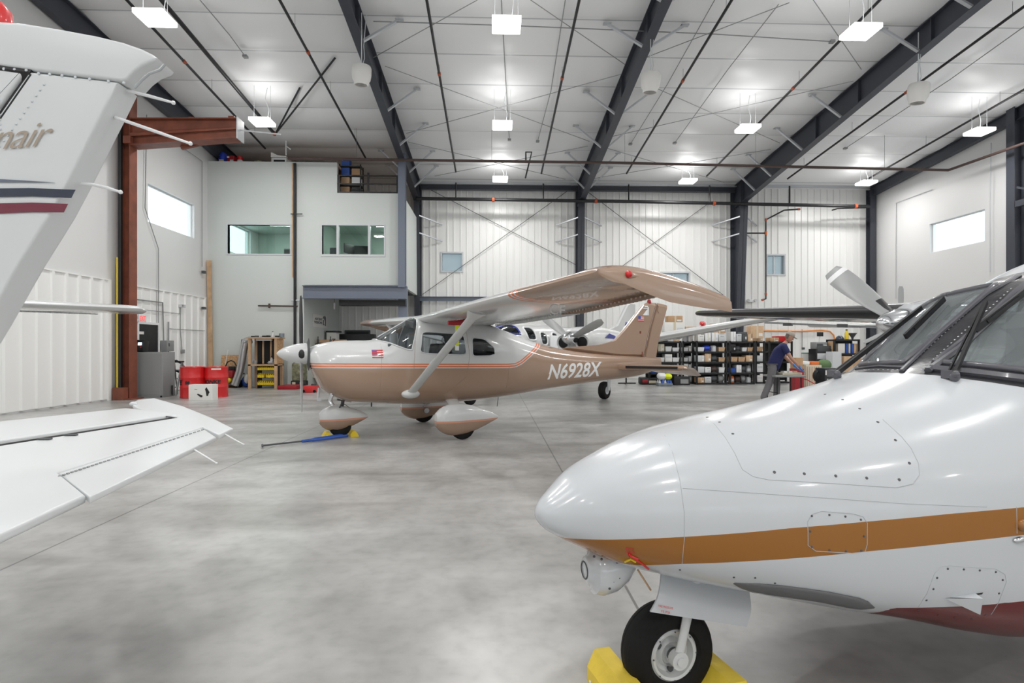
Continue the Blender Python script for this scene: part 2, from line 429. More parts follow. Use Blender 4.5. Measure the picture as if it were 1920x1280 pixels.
# back wall with three small windows
BW = [(at_Y(829,475,D_BACK), at_Y(866,508,D_BACK)), (at_Y(1240,512,D_BACK), at_Y(1291,548,D_BACK)), (at_Y(1438,479,D_BACK), at_Y(1470,514,D_BACK))]
def back_wall():
    mb = MB(); y = D_BACK; edges = [X_LEFT]
    pieces = []; x = X_LEFT
    for a, b in BW:
        pieces.append((x, a.x, 0, 8.95)); pieces.append((a.x, b.x, 0, b.z)); pieces.append((a.x, b.x, a.z, 8.95)); x = b.x
    pieces.append((x, X_RIGHT, 0, 8.95))
    for x0, x1, z0, z1 in pieces:
        mb.box2((x0, y+.16, z0), (x1, y+.3, z1)); ribs(mb, (x0, y, 0), (1,0,0), x1-x0, z0, z1, (0,-1,0), .305, .03)
    return mb.build('wall_back', 'panel_white', sharp=20)
struct(back_wall(), 'white ribbed metal back wall of the hangar', 'wall')
for i, (a, b) in enumerate(BW):
    wn += 1; w, h = b.x-a.x, a.z-b.z
    t = thing('window_%d' % wn, 'small square window in the ribbed back wall', 'window', (a.x, D_BACK, b.z)); t['kind'] = 'structure'
    f = MB(); k = .07
    for p, q in (((-k,-.05,-k),(w+k,.2,0)), ((-k,-.05,h),(w+k,.2,h+k)), ((-k,-.05,0),(0,.2,h)), ((w,-.05,0),(w+k,.2,h))): f.box2(p, q)
    if i: f.box2((w*.42,.05,0), (w*.42+.05,.12,h))
    f.build('window_frame', 'lightgrey', t); MB().box2((0,.1,0), (w,.115,h)).build('glass_pane', 'pane_back', t)
# wall behind the viewpoint: wide folding hangar door with a band of windows
mb = MB(); y = Y_FRONT
zt = roof(Y_FRONT)
mb.box2((X_LEFT, y-.25, 0), (X_RIGHT, y, 2.2)); mb.box2((X_LEFT, y-.25, 3.6), (X_RIGHT, y, zt))
xs = np.linspace(X_LEFT, X_RIGHT, 10)
for k in range(10): mb.box2((xs[k]-(.45 if k else 0), y-.25, 2.2), (xs[k]+(.45 if k < 9 else 0), y, 3.6))
struct(mb.build('wall_front', 'panel_white', sharp=0), 'white hangar door wall with a band of windows', 'wall')
# ================= office block in the corner =================
YO, XO, XI = 20.6, -3.36, -6.95      # front face, outer corner, inner side of the open bay
ZT = at_Y(500, 303, YO).z; ZB = at_Y(600, 534, YO).z; ZL = at_Y(690, 362, YO).z
xl = at_Y(632, 330, YO).x
OW = [(at_Y(427,421,YO), at_Y(544,476,YO)), (at_Y(604,422,YO), at_Y(720,479,YO))]
def office_front():
    mb = MB(); t = .16
    z0, z1 = OW[0][1].z, OW[0][0].z
    y0, y1 = YO, YO+t
    mb.box2((X_LEFT, y0, 0), (XI, y1, z0)); mb.box2((XI, y0, ZB), (XO, y1, z0))
    xs = [X_LEFT, OW[0][0].x, OW[0][1].x, OW[1][0].x, OW[1][1].x, XO]
    for a, b in zip(xs[::2], xs[1::2]): mb.box2((a, y0, z0), (b, y1, z1))
    mb.box2((X_LEFT, y0, z1), (XO, y1, ZL)); mb.box2((X_LEFT, y0, ZL), (xl, y1, ZT))
    mb.box2((XI-.12, y1, 0), (XI, D_BACK-.05, ZB+.2))                         # side of the open bay
    mb.box2((XO-.12, y1, ZB), (XO, D_BACK-.05, ZL))                           # outer side wall
    return mb.build('wall_office', 'office', sharp=0)
struct(office_front(), 'pale grey-green office block wall with two interior windows', 'wall')
mb = MB(); f1 = ZB+.25
mb.box2((X_LEFT, YO+.16, f1-.2), (XO-.12, D_BACK-.05, f1)); struct(mb.build('trim_2', 'darkgrey', sharp=0), 'dark floor slab of the raised office', 'floor slab')
zc = OW[0][0].z+.55
mb = MB().box2((X_LEFT, YO+.16, zc), (XO-.12, D_BACK-.05, zc+.12)).box2((-6.9, YO+.16, f1), (-6.8, D_BACK-.05, zc)); mb.box2((X_LEFT, D_BACK-.3, f1), (XO-.12, D_BACK-.2, zc)); struct(mb.build('wall_partition', 'office_in', sharp=0), 'pale green partition and ceiling inside the office', 'wall')
mb = MB().box2((X_LEFT, YO+.16, ZL-.02), (XO-.12, D_BACK-.05, ZL+.02)); struct(mb.build('trim_3', 'wood', sharp=0), 'plywood loft deck over the office', 'loft floor')
for i, (a, b) in enumerate(OW):
    wn += 1; w, h = b.x-a.x, a.z-b.z
    t = thing('window_%d' % wn, ['interior office window with one wide pane', 'interior office window with three panes'][i], 'window', (a.x, YO, b.z)); t['kind'] = 'structure'
    f = MB(); k = .045
    for p, q in (((-k,-.02,-k),(w+k,.18,0)), ((-k,-.02,h),(w+k,.18,h+k)), ((-k,-.02,0),(0,.18,h)), ((w,-.02,0),(w+k,.18,h))): f.box2(p, q)
    if i:
        for c in (.25, .76): f.box2((w*c-.04,-.02,0), (w*c+.04,.14,h))
    f.build('window_frame', 'lightgrey', t); MB().box2((0,.06,0), (w,.07,h)).build('glass_pane', 'pane_green', t)
    l = thing('ceiling_lamp', ['flat lamp on the ceiling behind the single-pane office window', 'flat lamp on the ceiling behind the three-pane office window'][i], 'lamp', ((a.x+b.x)/2+(0,.9)[i], YO+2.2, zc-.005))
    MB().box((0,0,-.03), (1.2,.5,.06)).build('housing', 'white', l); MB().box((0,0,-.065), (1.1,.4,.01)).build('diffuser', 'lamp_small', l)  # lamps added so the office rooms are lit inside
# doors
def door(n, label, o, rz, w, h, m='black', frame='white'):
    t = thing('door_%d' % n, label, 'door', o, rz); t['kind'] = 'structure'
    MB().box2((0,-.05,0), (w,.0,h)).build('door_leaf', m, t)
    f = MB(); f.box2((-.07,-.07,0),(0,.01,h+.07)); f.box2((w,-.07,0),(w+.07,.01,h+.07)); f.box2((0,-.07,h),(w,.01,h+.07)); f.build('door_frame', frame, t)
    hd = MB(); hd.lathe([(.028,0),(.028,.02),(.012,.03),(.012,.06)], (w-.09,-.05,1.02), (0,-1,0), 12); hd.bar((w-.09,-.105,1.02), (w-.21,-.105,1.02), .02, .02); hd.build('handle', 'alu', t)
    return t
d = door(1, 'black exit door in the side wall under a red exit sign', (X_LEFT+.02, 16.55, 0), PI/2, .93, 2.12)
MB().box2((.02,-.055,1.82),(.24,-.051,1.9)).build('door_sign', 'paper', d)
d = door(2, 'black door in the back wall of the open bay', (at_Y(649,600,25.2).x, D_BACK-.04, 0), 0, 1.0, 2.13, frame='darkgrey')
MB().box2((.22,-.055,1.74),(.55,-.051,1.81)).build('door_sign', 'paper', d)
# ================= steel frame =================
tn = 3
def trim(label, cat):
    global tn; tn += 1
    t = thing('trim_%d' % tn, label, cat); t['kind'] = 'structure'; return t
def depth_at(Y): return .62+max(0, (Y-13)/12.3)*.42
RAFT = [(-3.36, 'roof beam over the corner of the office block'), (3.9, 'roof beam over the tan airplane tail'), (11.1, 'roof beam over the far wing of the large white nose')]
def i_beam(mb, P, wid, dep, tf=.025, tw=.02):
    """tapering beam along points P (top line), in the plane X = const"""
    for a, b in zip(P, P[1:]):
        da, db = dep(a.y), dep(b.y)
        def pr(z0a, z1a, z0b, z1b, w): 
            x = a.x; mb.add([(x-w/2,a.y,a.z-z0a),(x+w/2,a.y,a.z-z0a),(x+w/2,a.y,a.z-z1a),(x-w/2,a.y,a.z-z1a),(x-w/2,b.y,b.z-z0b),(x+w/2,b.y,b.z-z0b),(x+w/2,b.y,b.z-z1b),(x-w/2,b.y,b.z-z1b)], [(0,1,2,3),(7,6,5,4),(0,4,5,1),(1,5,6,2),(2,6,7,3),(3,7,4,0)])
        pr(0, tf, 0, tf, wid); pr(tf, da-tf, tf, db-tf, tw); pr(da-tf, da, db-tf, db, wid)
for i, (x, lab) in enumerate(RAFT):
    t = trim('dark steel '+lab, 'roof beam')
    mb = MB(); off = .10
    P = [V((x, y, roof(y)-off)) for y in (Y_FRONT, RIDGE, 9, 13, 17, 21, D_BACK-.35)]
    i_beam(mb, P, .24, depth_at)
    for y in (13.6, 16.4, 18.6): mb.box((x, y, roof(y)-off-depth_at(y)/2), (.2, .03, depth_at(y)))
    mb.build('beam', 'steel', t, sharp=0)
    # column against the back wall, tapering down, with its knee
    mb = MB(); yb = D_BACK-.06; w = (.24, .30, .34)[i]
    def colrow(z): 
        k = .45+.5*min(z, 8)/8*(.9, .75, 1.25)[i]; return k
    zt = roof(yb)-.12
    for z0, z1 in ((0, 8.0), (8.0, zt)):
        for (fa, fb) in ((0, 0), (1, 1)):
            ya0 = yb-(colrow(z0) if fa else .025); ya1 = yb-(colrow(z1) if fa else .025)
            mb.add([(x-w/2,ya0,z0),(x+w/2,ya0,z0),(x+w/2,ya0+.025,z0),(x-w/2,ya0+.025,z0),(x-w/2,ya1,z1),(x+w/2,ya1,z1),(x+w/2,ya1+.025,z1),(x-w/2,ya1+.025,z1)], [(0,1,2,3),(7,6,5,4),(0,4,5,1),(1,5,6,2),(2,6,7,3),(3,7,4,0)])
        mb.add([(x-.012,yb-colrow(z0),z0),(x+.012,yb-colrow(z0),z0),(x+.012,yb,z0),(x-.012,yb,z0),(x-.012,yb-colrow(z1),z1),(x+.012,yb-colrow(z1),z1),(x+.012,yb,z1),(x-.012,yb,z1)], [(0,1,2,3),(7,6,5,4),(0,4,5,1),(1,5,6,2),(2,6,7,3),(3,7,4,0)])
    mb.build('column', 'steel', t, sharp=0)
    for z in ((7.2, 6.45), (7.2, 6.45), (7.25, 6.5))[i]:
        for sg in ((1,), (-1, 1), (-1, 1))[i]:
            yc = yb-colrow(z)+.05; b = MB().bar((x+sg*.1, yc, z), (x+sg*1.05, yb-.03, z-.22), .06, .05); b.build('flange_brace', 'galv', t, sharp=0)
    for y in (12.4, 14.0, 17.2, 19.4, 21.6, 23.0):
        for sg in ((1,), (-1, 1), (-1,))[i] if y < 21 else (-1, 1):
            b = MB(); zb = roof(y)-off-depth_at(y)+.04
            a, e = V((x+sg*.1, y, zb)), V((x+sg*1.0, y+.05, roof(y)-.13))
            b.bar(a, e, .09, .05); b.box(e, (.2, .12, .03)); b.build('flange_brace', 'galv', t, sharp=0)
# side wall frames and corner columns
for x, lab in ((X_LEFT+.16, 'dark steel roof beam along the top of the exit door wall'), (X_RIGHT-.16, 'dark steel roof beam along the top of the wall behind the white nose')):
    t = trim(lab, 'roof beam'); mb = MB()
    i_beam(mb, [V((x, y, roof(y)-.1)) for y in (Y_FRONT, RIDGE, D_BACK-.2)], .2, lambda y: .62 if x < 0 else .42)
    mb.build('beam', 'steel', t, sharp=0)
def h_column(label, x, y, z0, z1, w, d, m, ax=0):
    t = trim(label, 'column'); mb = MB()
    for s in (-1, 1):
        if ax == 0: mb.box2((x-w/2, y+s*d/2-.012, z0), (x+w/2, y+s*d/2+.012, z1))
        else: mb.box2((x+s*d/2-.012, y-w/2, z0), (x+s*d/2+.012, y+w/2, z1))
    mb.box2((x-.01, y-d/2, z0), (x+.01, y+d/2, z1)) if ax == 0 else mb.box2((x-d/2, y-.01, z0), (x+d/2, y+.01, z1))
    mb.build('column', m, t, sharp=0); return t
h_column('dark steel column in the corner of the ribbed back wall', X_RIGHT-.2, D_BACK-.3, 0, 8.7, .26, .3, 'steel')
t = h_column('dark steel wind column beside the high window', X_RIGHT-.22, 17.9, 0, 9.4, .30, .34, 'steel', 1)
mb = MB().bar((X_RIGHT-.35, 17.7, 6.15), (X_RIGHT-.35, 16.4, 6.15), .16, .2).bar((X_RIGHT-.35, 17.7, 6.7), (X_RIGHT-.35, 16.6, 6.2), .06, .06); mb.build('bracket', 'steel', t, sharp=0)
t = h_column('blue-grey steel column on the corner of the office block', XO+.02, YO-.14, ZB-.1, roof(YO)-.75, .26, .26, 'steel_blue')
t = trim('blue-grey steel beam over the open bay under the office', 'beam'); mb = MB(); a = at_Y(571, 536, YO); b = at_Y(762, 561, YO)
mb.box2((a.x, YO-.16, b.z), (XO+.18, YO-.13, a.z)); mb.box2((a.x, YO-.27, a.z-.03), (XO+.18, YO-.01, a.z)); mb.box2((a.x, YO-.27, b.z), (XO+.18, YO-.01, b.z+.03)); mb.build('beam', 'steel_blue', t, sharp=0)
MB().box2((XI+1.25, YO+.1, b.z-.22), (XO+.1, YO+.5, b.z-.02)).build('roller_housing', 'black', t, sharp=0)
t = trim('blue-grey post at the end of the open bay', 'column'); MB().box2((XO-.2, YO+.3, 0), (XO+.12, YO+.55, ZB)).build('post', 'steel_blue', t, sharp=0)
# strut and girts of the back wall
t = trim('dark eave strut along the top of the back wall', 'beam'); mb = MB(); z = at_Y(1000, 354, D_BACK-.25).z
mb.box2((XO+.1, D_BACK-.32, z-.07), (11.1, D_BACK-.3, z+.13)); mb.box2((XO+.1, D_BACK-.42, z-.09), (11.1, D_BACK-.2, z-.07)); mb.build('beam', 'steel', t, sharp=0)
MB().box2((XO, D_BACK-.40, z+.14), (X_RIGHT-.3, D_BACK-.3, z+.26)).build('top_flange', 'galv', t, sharp=0)
t = trim('blue-grey cross beam low on the back wall near the office', 'beam'); a = at_Y(790, 556, D_BACK-.2); mb = MB(); mb.box2((XO, D_BACK-.26, a.z-.2), (3.9, D_BACK-.22, a.z)); mb.box2((XO, D_BACK-.34, a.z-.02), (3.9, D_BACK-.14, a.z)); mb.build('beam', 'steel_blue', t, sharp=0)
# tension rods
def rod(name, label, cat, a, b, r, m, group=None, turnbuckle=True):
    mb = MB().tube([a, b], r, 6); o = mb.build(name, m, sharp=60); return tag(o, label, cat, group)
rods = [((800,352),(1130,522),'from the office corner column down'), ((1068,355),(792,552),'from the cross beam up to the middle column'), ((1100,358),(1360,556),'from the middle column down to the wide column'), ((1330,380),(1165,500),'over the tan wing tip')]
for a, b, l in rods:
    tag(MB().tube([at_Y(*a, D_BACK-.12), at_Y(*b, D_BACK-.12)], .013, 6).build('brace_rod', 'darkgrey', sharp=60), 'thin brace rod on the back wall '+l, 'rod')
# roof cross bracing
rr = [((762,250),(1165,139),'lower rod between office corner beam and tail beam'), ((722,124),(1105,265),'rod crossing it, office corner beam to tail beam'), ((700,108),(895,0),'upper rod leaving the office corner beam'), ((995,0),(1172,121),'upper rod reaching the tail beam'), ((1147,256),(1600,152),'lower rod between tail beam and white-nose beam'), ((1232,166),(1462,268),'rod crossing it, tail beam to white-nose beam'), ((1210,108),(1480,5),'upper rod leaving the tail beam'), ((1525,0),(1615,130),'upper rod reaching the white-nose beam'), ((765,266),(1060,336),'rod nearest the eave, starting at the office corner'), ((815,330),(1102,274),'rod nearest the eave, ending at the tail beam'), ((1110,335),(1445,280),'rod nearest the eave, starting at the tail beam'), ((1135,277),(1358,342),'rod nearest the eave, ending at the white-nose beam')]
for a, b, l in rr:
    tag(MB().tube([at_roof(*a, .38), at_roof(*b, .38)], .011, 5).build('brace_rod', 'midgrey', sharp=60), 'thin roof brace cable, '+l, 'cable')
# conduits under the roof
for pts, l in (([(940,0),(947,130),(955,262)], 'thin grey conduit between the two rows of lamps over the tan airplane'), ([(700,40),(960,48),(1340,64),(1560,78)], 'thin grey conduit running across the roof beams'), ([(1060,0),(1033,170),(1008,265)], 'thin grey conduit beside the sprinkler branch ahead of the tail beam'), ([(1340,0),(1250,160),(1182,270)], 'thin grey conduit beside the sprinkler branch behind the tail beam'), ([(1460,8),(1365,130),(1265,268)], 'thin grey conduit in the bay before the white-nose beam'), ([(1920,50),(1780,150),(1585,278)], 'thin grey conduit in the bay beyond the white-nose beam'), ([(375,0),(430,65),(460,106)], 'thin grey conduit ending in a junction box near the rust-red arm')):
    o = MB().tube([at_roof(*p, .2) for p in pts], .013, 6); o.box(at_roof(*pts[-1], .2), (.12,.12,.06)); tag(o.build('conduit', 'midgrey', sharp=60), l, 'conduit')
# sprinkler pipes
mat('fitting_red', (.45,.085,.03), .5)
def pipe(label, pts, r, fit=(), m='pipe_black', drops=()):
    t = thing('sprinkler_pipe', label, 'pipe', pts[0]); o = V(pts[0]); q = [V(p)-o for p in pts]
    MB().tube(q, r, 8).build('pipe', m, t, sharp=60)
    for f in fit:
        k = min(int(f*(len(q)-1)), len(q)-2); u = f*(len(q)-1)-k; c = q[k].lerp(q[k+1], u); d = (q[k+1]-q[k]).normalized()
        MB().lathe([(r*1.05,-.06),(r*1.35,-.05),(r*1.35,.05),(r*1.05,.06)], c, d, 10).build('coupling', 'fitting_red', t)
    for a, b in drops: MB().tube([V(a)-o, V(b)-o], .006, 5).build('hanger', 'midgrey', t)
    return t
def branch(p0, p1, label, ext=True, fit=()):
    a, b = at_roof(*p0, .42), at_roof(*p1, .42); x = (a.x+b.x)/2; y0 = a.y-3 if ext else a.y
    hs = [((x, y, roof(y)-.42), (x, y, roof(y)-.05)) for y in np.arange(math.ceil(a.y), b.y, 3.)]
    return pipe(label, [(x, y0, roof(y0)-.42), (x, b.y, roof(b.y)-.42)], .036, fit, drops=hs)
for p0, p1, l, fit in (((520,0),(690,300),'first black sprinkler branch beside the office corner beam, near its fan',(.42,)), ((803,0),(853,322),'black sprinkler branch between the office corner beam and the lamp row',(.46,)), ((1088,0),(1014,325),'black sprinkler branch just before the tail beam',(.47,)), ((1370,0),(1176,325),'black sprinkler branch just past the tail beam',(.48,)), ((1650,0),(1325,330),'black sprinkler branch passing behind the lamp before the white-nose beam',(.5,)), ((1920,8),(1480,335),'black sprinkler branch just past the white-nose beam',(.5,)), ((1920,164),(1615,345),'black sprinkler branch nearest the side wall window',()), ((233,0),(500,278),'black sprinkler branch passing over the rust-red arm',(.5,))):
    branch(p0, p1, l, True, fit)
a, b = at_roof(287, 0, .42), at_roof(530, 248, .42); x = (a.x+b.x)/2
t = pipe('thick black sprinkler pipe ending in a bracket beside the rust-red arm', [(x, a.y-3, roof(a.y-3)-.5), (x, b.y, roof(b.y)-.5)], .055, (.99,))
o = V(t.location); e = V((x, b.y, roof(b.y)-.5))
for k, p in enumerate((at_roof(628,109,.12), at_roof(562,165,.12))): MB().tube([e-o, p-o], .03, 6).build('sway_brace', 'pipe_black', t)
YM = 20.0
P = [at_Y(540, 297, YM), at_Y(1150, 305, YM), at_Y(1778, 319, YM)]; Q = at_X(1960, 273, P[-1].x)
pipe('long dark sprinkler main crossing the hangar under the roof beams', P+[V((P[-1].x, Q.y, P[-1].z-.1))], .05, (), 'copper', [((p.x, YM, p.z), (p.x, YM, roof(YM)-.05)) for p in [P[0].lerp(P[2], k) for k in (.1,.3,.5,.7,.9)]])
YM2 = 24.0
P2 = [at_Y(781, 372, YM2), at_Y(1200, 378, YM2), at_Y(1630, 387, YM2)]
t = pipe('thick black sprinkler main along the back wall', P2, .075, (.17, .40, .66, .97))
for px in (853, 1014, 1173, 1325, 1477):
    a = P2[0].lerp(P2[2], (px-781)/849); MB().tube([a-V(t.location), V((a.x, YM2, roof(YM2)-.45))-V(t.location)], .035, 6).build('riser', 'pipe_black', t)
P3 = [at_Y(x, y, 24.7) for x, y in ((1500,392),(1470,394),(1436,412),(1436,560),(1430,562))]
t = pipe('black drop pipe with orange fittings beside the wide column', P3, .035, (.02, .5, .735, .99)); a = at_Y(1400,437,24.7)
MB().tube([V(a)-V(t.location), at_Y(1436,437,24.7)-V(t.location)], .035, 6).build('branch_stub', 'pipe_black', t)
MB().lathe([(.05,-.08),(.06,.08)], at_Y(1436,437,24.7)-V(t.location), (0,0,1), 10).build('tee', 'orange', t)
t = pipe('small black loop of pipe over the sprinkler main', [at_Y(x, y, 20.2) for x, y in ((986,300),(986,285),(997,285),(985,334))], .03)
# pipe on the office wall
YP = YO-.09
mb = MB().tube([at_Y(553,306,YP), at_Y(553,640,YP), V((at_Y(553,640,YP).x, YP, 0))], .05, 10)
t = thing('standpipe', 'dark vertical standpipe on the office wall', 'pipe'); mb.build('pipe', 'pipe_black', t)
a, b = at_Y(549,306,YO), at_Y(549,520,YO); MB().box2((a.x-.02, YO-.03, b.z), (a.x+.025, YO-.01, a.z)).build('wood_strip', 'wood', t)
MB().tube([at_Y(484,573,YP), at_Y(558,574,YP)], .028, 8).build('side_pipe', 'copper', t); MB().tube([at_Y(545,401,YP), at_Y(567,401,YP)], .02, 8).build('stub', 'darkgrey', t); MB().tube([at_Y(505,569,YP), at_Y(505,577,YP)], .04, 8).build('valve', 'copper', t); MB().tube([at_Y(546,563,YP), at_Y(566,563,YP)], .03, 8).build('collar', 'lightgrey', t)
# ================= lamps and fans =================
ZLAMP = 8.3
xs = [-7.1, .28, 8.05, 15.6]
LD = {}; LAMP_W = 106.
def make_lamp(label, loc):
    t = thing('ceiling_lamp', label, 'lamp', loc, 0, 'square high-bay lamps under the roof')
    MB().box((0,0,.06), (.62,.55,.10), bev=.01).build('housing', 'lamp_housing', t)
    MB().box((0,0,.006), (.58,.51,.012)).build('diffuser', 'lamp', t)
    for nm, z, rx, pw in (('lamp_light', -.004, 0, LAMP_W), ('lamp_uplight', .13, PI, LAMP_W*.075)):  # the upward light is added to brighten the ceiling
        if nm not in LD:
            LD[nm] = bpy.data.lights.new(nm, 'AREA'); LD[nm].shape = 'RECTANGLE'; LD[nm].size = .57; LD[nm].size_y = .50; LD[nm].energy = pw; LD[nm].color = (1,.985,.965)
        l = bpy.data.objects.new(nm, LD[nm]); C.objects.link(l); l.parent = t; l.location = (0,0,z); l.rotation_euler.x = rx
    h = roof(loc[1])-loc[2]-.06
    mb = MB()
    for a in (-.25, .25): mb.tube([(a,0,.1), (a,0,h)], .005, 5)
    mb.tube([(.1,.1,.1), (.16,.12,h*.4), (.05,.1,h*.7), (.12,.1,h)], .008, 5)
    mb.build('cable', 'lightgrey', t); return t
rows = ['fourth row from the back wall', 'third row from the back wall', 'second row from the back wall', 'row nearest the back wall']
cols = ['by the exit door wall', 'over the tan airplane', 'before the white-nose beam', 'by the wall behind the white nose']
for j, y in enumerate((-8.5, -3.5, 1.5, 6.6, 11.9, 17.3, 22.7)):
    for i, x in enumerate(xs):
        if (i, j) == (0, 6): continue
        z = ZLAMP if y < 22 else 8.25
        lab = 'square lamp %s, %s' % (cols[i], ('first row from the hangar door', 'second row from the hangar door', 'third row from the hangar door', 'fourth row from the hangar door', 'third row from the back', 'second row from the back', 'row nearest the back')[j])
        make_lamp(lab, (x, y, z))
def make_fan(label, px, py, D, w):
    p = at_D(px, py, D); t = thing('ceiling_fan', label, 'fan', p, 0, 'white drum fans under the roof')
    k = w; prof = [(a_, b_*1.22) for a_, b_ in [(.62*k,-.95*k),(.70*k,-.97*k),(.74*k,-.9*k),(.74*k,-.72*k),(.92*k,-.5*k),(1.0*k,-.1*k),(1.0*k,.45*k),(.9*k,.62*k),(.55*k,.7*k)]]
    MB().lathe(prof, (0,0,0), (.05,-.1,1), 28, caps=False).lathe([(.62*k,-1.15*k),(.6*k,-.7*k),(.2*k,-.5*k)], (0,0,0), (.05,-.1,1), 28, caps=False).build('drum', 'fan_white', t)
    mb = MB()
    for r in range(5): mb.lathe([(.12*k+r*.11*k,-1.1*k),(.135*k+r*.11*k,-1.08*k)], (0,0,0), (.05,-.1,1), 20, caps=False)
    mb.build('grille', 'midgrey', t)
    mb = MB().tube([(0,0,.65*k), (0,0,.95*k), (.0,0,1.3*k)], [.1*k,.05*k,.012], 8).tube([(0,0,1.2*k), (0,0,roof(p.y)-p.z-.2)], .012, 6); mb.build('hanger', 'lightgrey', t)
    mb = MB().tube([(.02,0,.8*k), (.3*k,0,1.6*k), (.2*k,.02,3*k), (.5*k,0,roof(p.y)-p.z-.2)], .009, 6); mb.build('cable', 'lightgrey', t)
make_fan('white drum fan hanging beside the office corner beam', 678, 138, 13.6, .235)
make_fan('white drum fan hanging beside the tail beam', 1220, 152, 13.8, .24)
make_fan('white drum fan hanging past the white-nose beam', 1722, 172, 14.4, .25)
# ================= exit door wall =================
x = X_LEFT+.1
t = thing('door_column', 'rust-red steel column on the exit door wall carrying the arm', 'column', (X_LEFT+.3, 15.75, 0)); t['kind'] = 'structure'
z1 = roof(15.7)-.3
mb = MB(); mb.box2((-.13,-.16,0), (-.11,.16,z1)); mb.box2((.11,-.16,0), (.13,.16,z1)); mb.box2((-.11,-.012,0), (.11,.012,z1)); mb.box2((-.25,-.28,0), (.25,.28,.03)); mb.build('column', 'rust', t, sharp=0)
MB().box2((-.16,-.26,at_X(223,735,X_LEFT+.2).z), (-.13,-.2,at_X(223,482,X_LEFT+.2).z)).build('edge_strip', 'yellow', t, sharp=0)
MB().box2((-.135,-.24,0), (-.05,-.17,z1)).build('edge_gap', 'black', t, sharp=0)
MB().box2((-.2,-.36,0), (.1,-.17,.34)).build('base_gusset', 'rust', t, sharp=0)
a, b = at_Y(232, 243, 15.7), at_Y(448, 243, 15.7)
arm = thing('crane_arm', 'rust-red steel arm reaching out from the rust-red column', 'arm', (X_LEFT+.43, 15.75, a.z)); L = b.x-(X_LEFT+.43)
mb = MB(); zz0, zz1 = at_Y(240,273,15.7).z-a.z, at_Y(240,226,15.7).z-a.z
e0, e1 = at_Y(440,259,15.7).z-a.z, at_Y(440,226,15.7).z-a.z
for s in (-1, 1): mb.prism([(0, s*.05, zz0), (L, s*.05, e0), (L, s*.05, e1), (0, s*.05, zz1)], (0, .02*s, 0))
mb.prism([(0,-.2,zz1), (L,-.2,e1), (L,-.2,e1+.03), (0,-.2,zz1+.03)], (0,.4,0)); mb.prism([(0,-.2,zz0-.03), (L,-.2,e0-.03), (L,-.2,e0), (0,-.2,zz0)], (0,.4,0))
mb.prism([(0,-.17,(zz0+zz1)/2-.03),(L*.4,-.19,(zz0+zz1)/2+.05),(L,-.17,(e0+e1)/2+.02),(L,-.17,(e0+e1)/2-.03),(L*.4,-.19,(zz0+zz1)/2-.03),(0,-.17,(zz0+zz1)/2-.13)], (0,.03,0))
mb.build('arm_beam', 'rust', arm, sharp=0); MB().box((L+.015,0,(e0+e1)/2), (.03,.42,e1-e0+.1)).build('end_plate', 'lightgrey', arm)
MB().box((.55*L,0,zz1+.07), (.14,.14,.1)).box((.93*L,0,e1+.07), (.16,.16,.1)).build('lug', 'rust', arm); MB().bar((L*.42,.16,zz0+.02), (L*.62,.2,e0-.06), .1, .08).build('stiffener', 'rust', arm)
MB().box((-.02,-.2,zz0+.1), (.2,.12,.2)).build('hinge', 'rust', arm)
MB().tube([(L+.02,0,(e0+e1)/2), at_Y(527,252,15.75)-V(arm.location)], .02, 6).build('tie_rod', 'lightgrey', arm)
# exit sign
p = at_X(272, 597, X_LEFT+.1)
t = thing('exit_sign', 'white exit sign with red letters over the black exit door', 'sign', (X_LEFT+.045, p.y-.1, p.z))
MB().box2((0,-.17,-.11), (.05,.17,.11), bev=.008).build('sign_box', 'white', t)
text_on('EXIT', 'lettering', 'exit_red', t, (.052,-.13,-.07), (0,1,0), (0,0,1), .14, .26, bold=.02)
MB().box((.03,-.26,-.07), (.08,.14,.09), bev=.01).build('lamp_head', 'lightgrey', t)
def on_left(px, py): return at_X(px, py, X_LEFT+.06)
def wall_tube(label, pts, r=.014, m='midgrey', name='conduit'):
    return tag(MB().tube([on_left(*p) for p in pts], r, 6).build(name, m, sharp=60), label, 'cable' if 'cable' in label else 'conduit')
wall_tube('black hanging cable beside the rust-red column', [(255,273),(254,400),(255,520),(252,558),(247,568),(243,600),(248,655)], .028, 'black', 'cable')
wall_tube('thin grey conduit stepping down beside the high side window', [(275,215),(272,390),(297,466),(297,660)], .012)
wall_tube('grey conduit running sideways above the exit sign', [(255,561),(305,567),(307,640)], .02)
wall_tube('thin conduit from the exit sign to the alarm strobe', [(275,581),(337,588),(338,575)], .01)
wall_tube('thin conduit dropping from the alarm strobe to a switch', [(338,578),(338,618),(341,655)], .012)
wall_tube('thin conduit running to the corner of the exit door wall', [(318,616),(384,620)], .01)
wall_tube('thin conduit rising beside the grey electrical box', [(316,603),(316,668)], .02)
wall_tube('thin conduit rising to the roof beam near the corner', [(340,275),(379,302),(379,500)], .012)
def wallbox(label, px0, py0, px1, py1, d, m, name='electrical_box', cat='box'):
    a, b = on_left(px0, py0), on_left(px1, py1); t = thing(name, label, cat, (X_LEFT+.05, a.y, b.z))
    MB().box2((0,0,0), (d, b.y-a.y, a.z-b.z), bev=.01).build('casing', m, t); return t
t = wallbox('grey electrical box beside the exit door', 301, 638, 315, 658, .2, 'midgrey'); MB().box((.205,.12,.2), (.02,.04,.1)).build('lever', 'darkgrey', t)
t = wallbox('red fire alarm box on the exit door wall', 317, 661, 323, 668, .08, 'red', 'fire_alarm', 'alarm'); MB().box((.085,.06,.06), (.01,.05,.05)).build('pull_handle', 'white', t)
t = wallbox('small alarm strobe high on the exit door wall', 335, 570, 343, 577, .1, 'lightgrey', 'alarm_strobe', 'alarm'); MB().box((.11,.06,.06), (.02,.06,.06)).build('lens', 'midgrey', t)
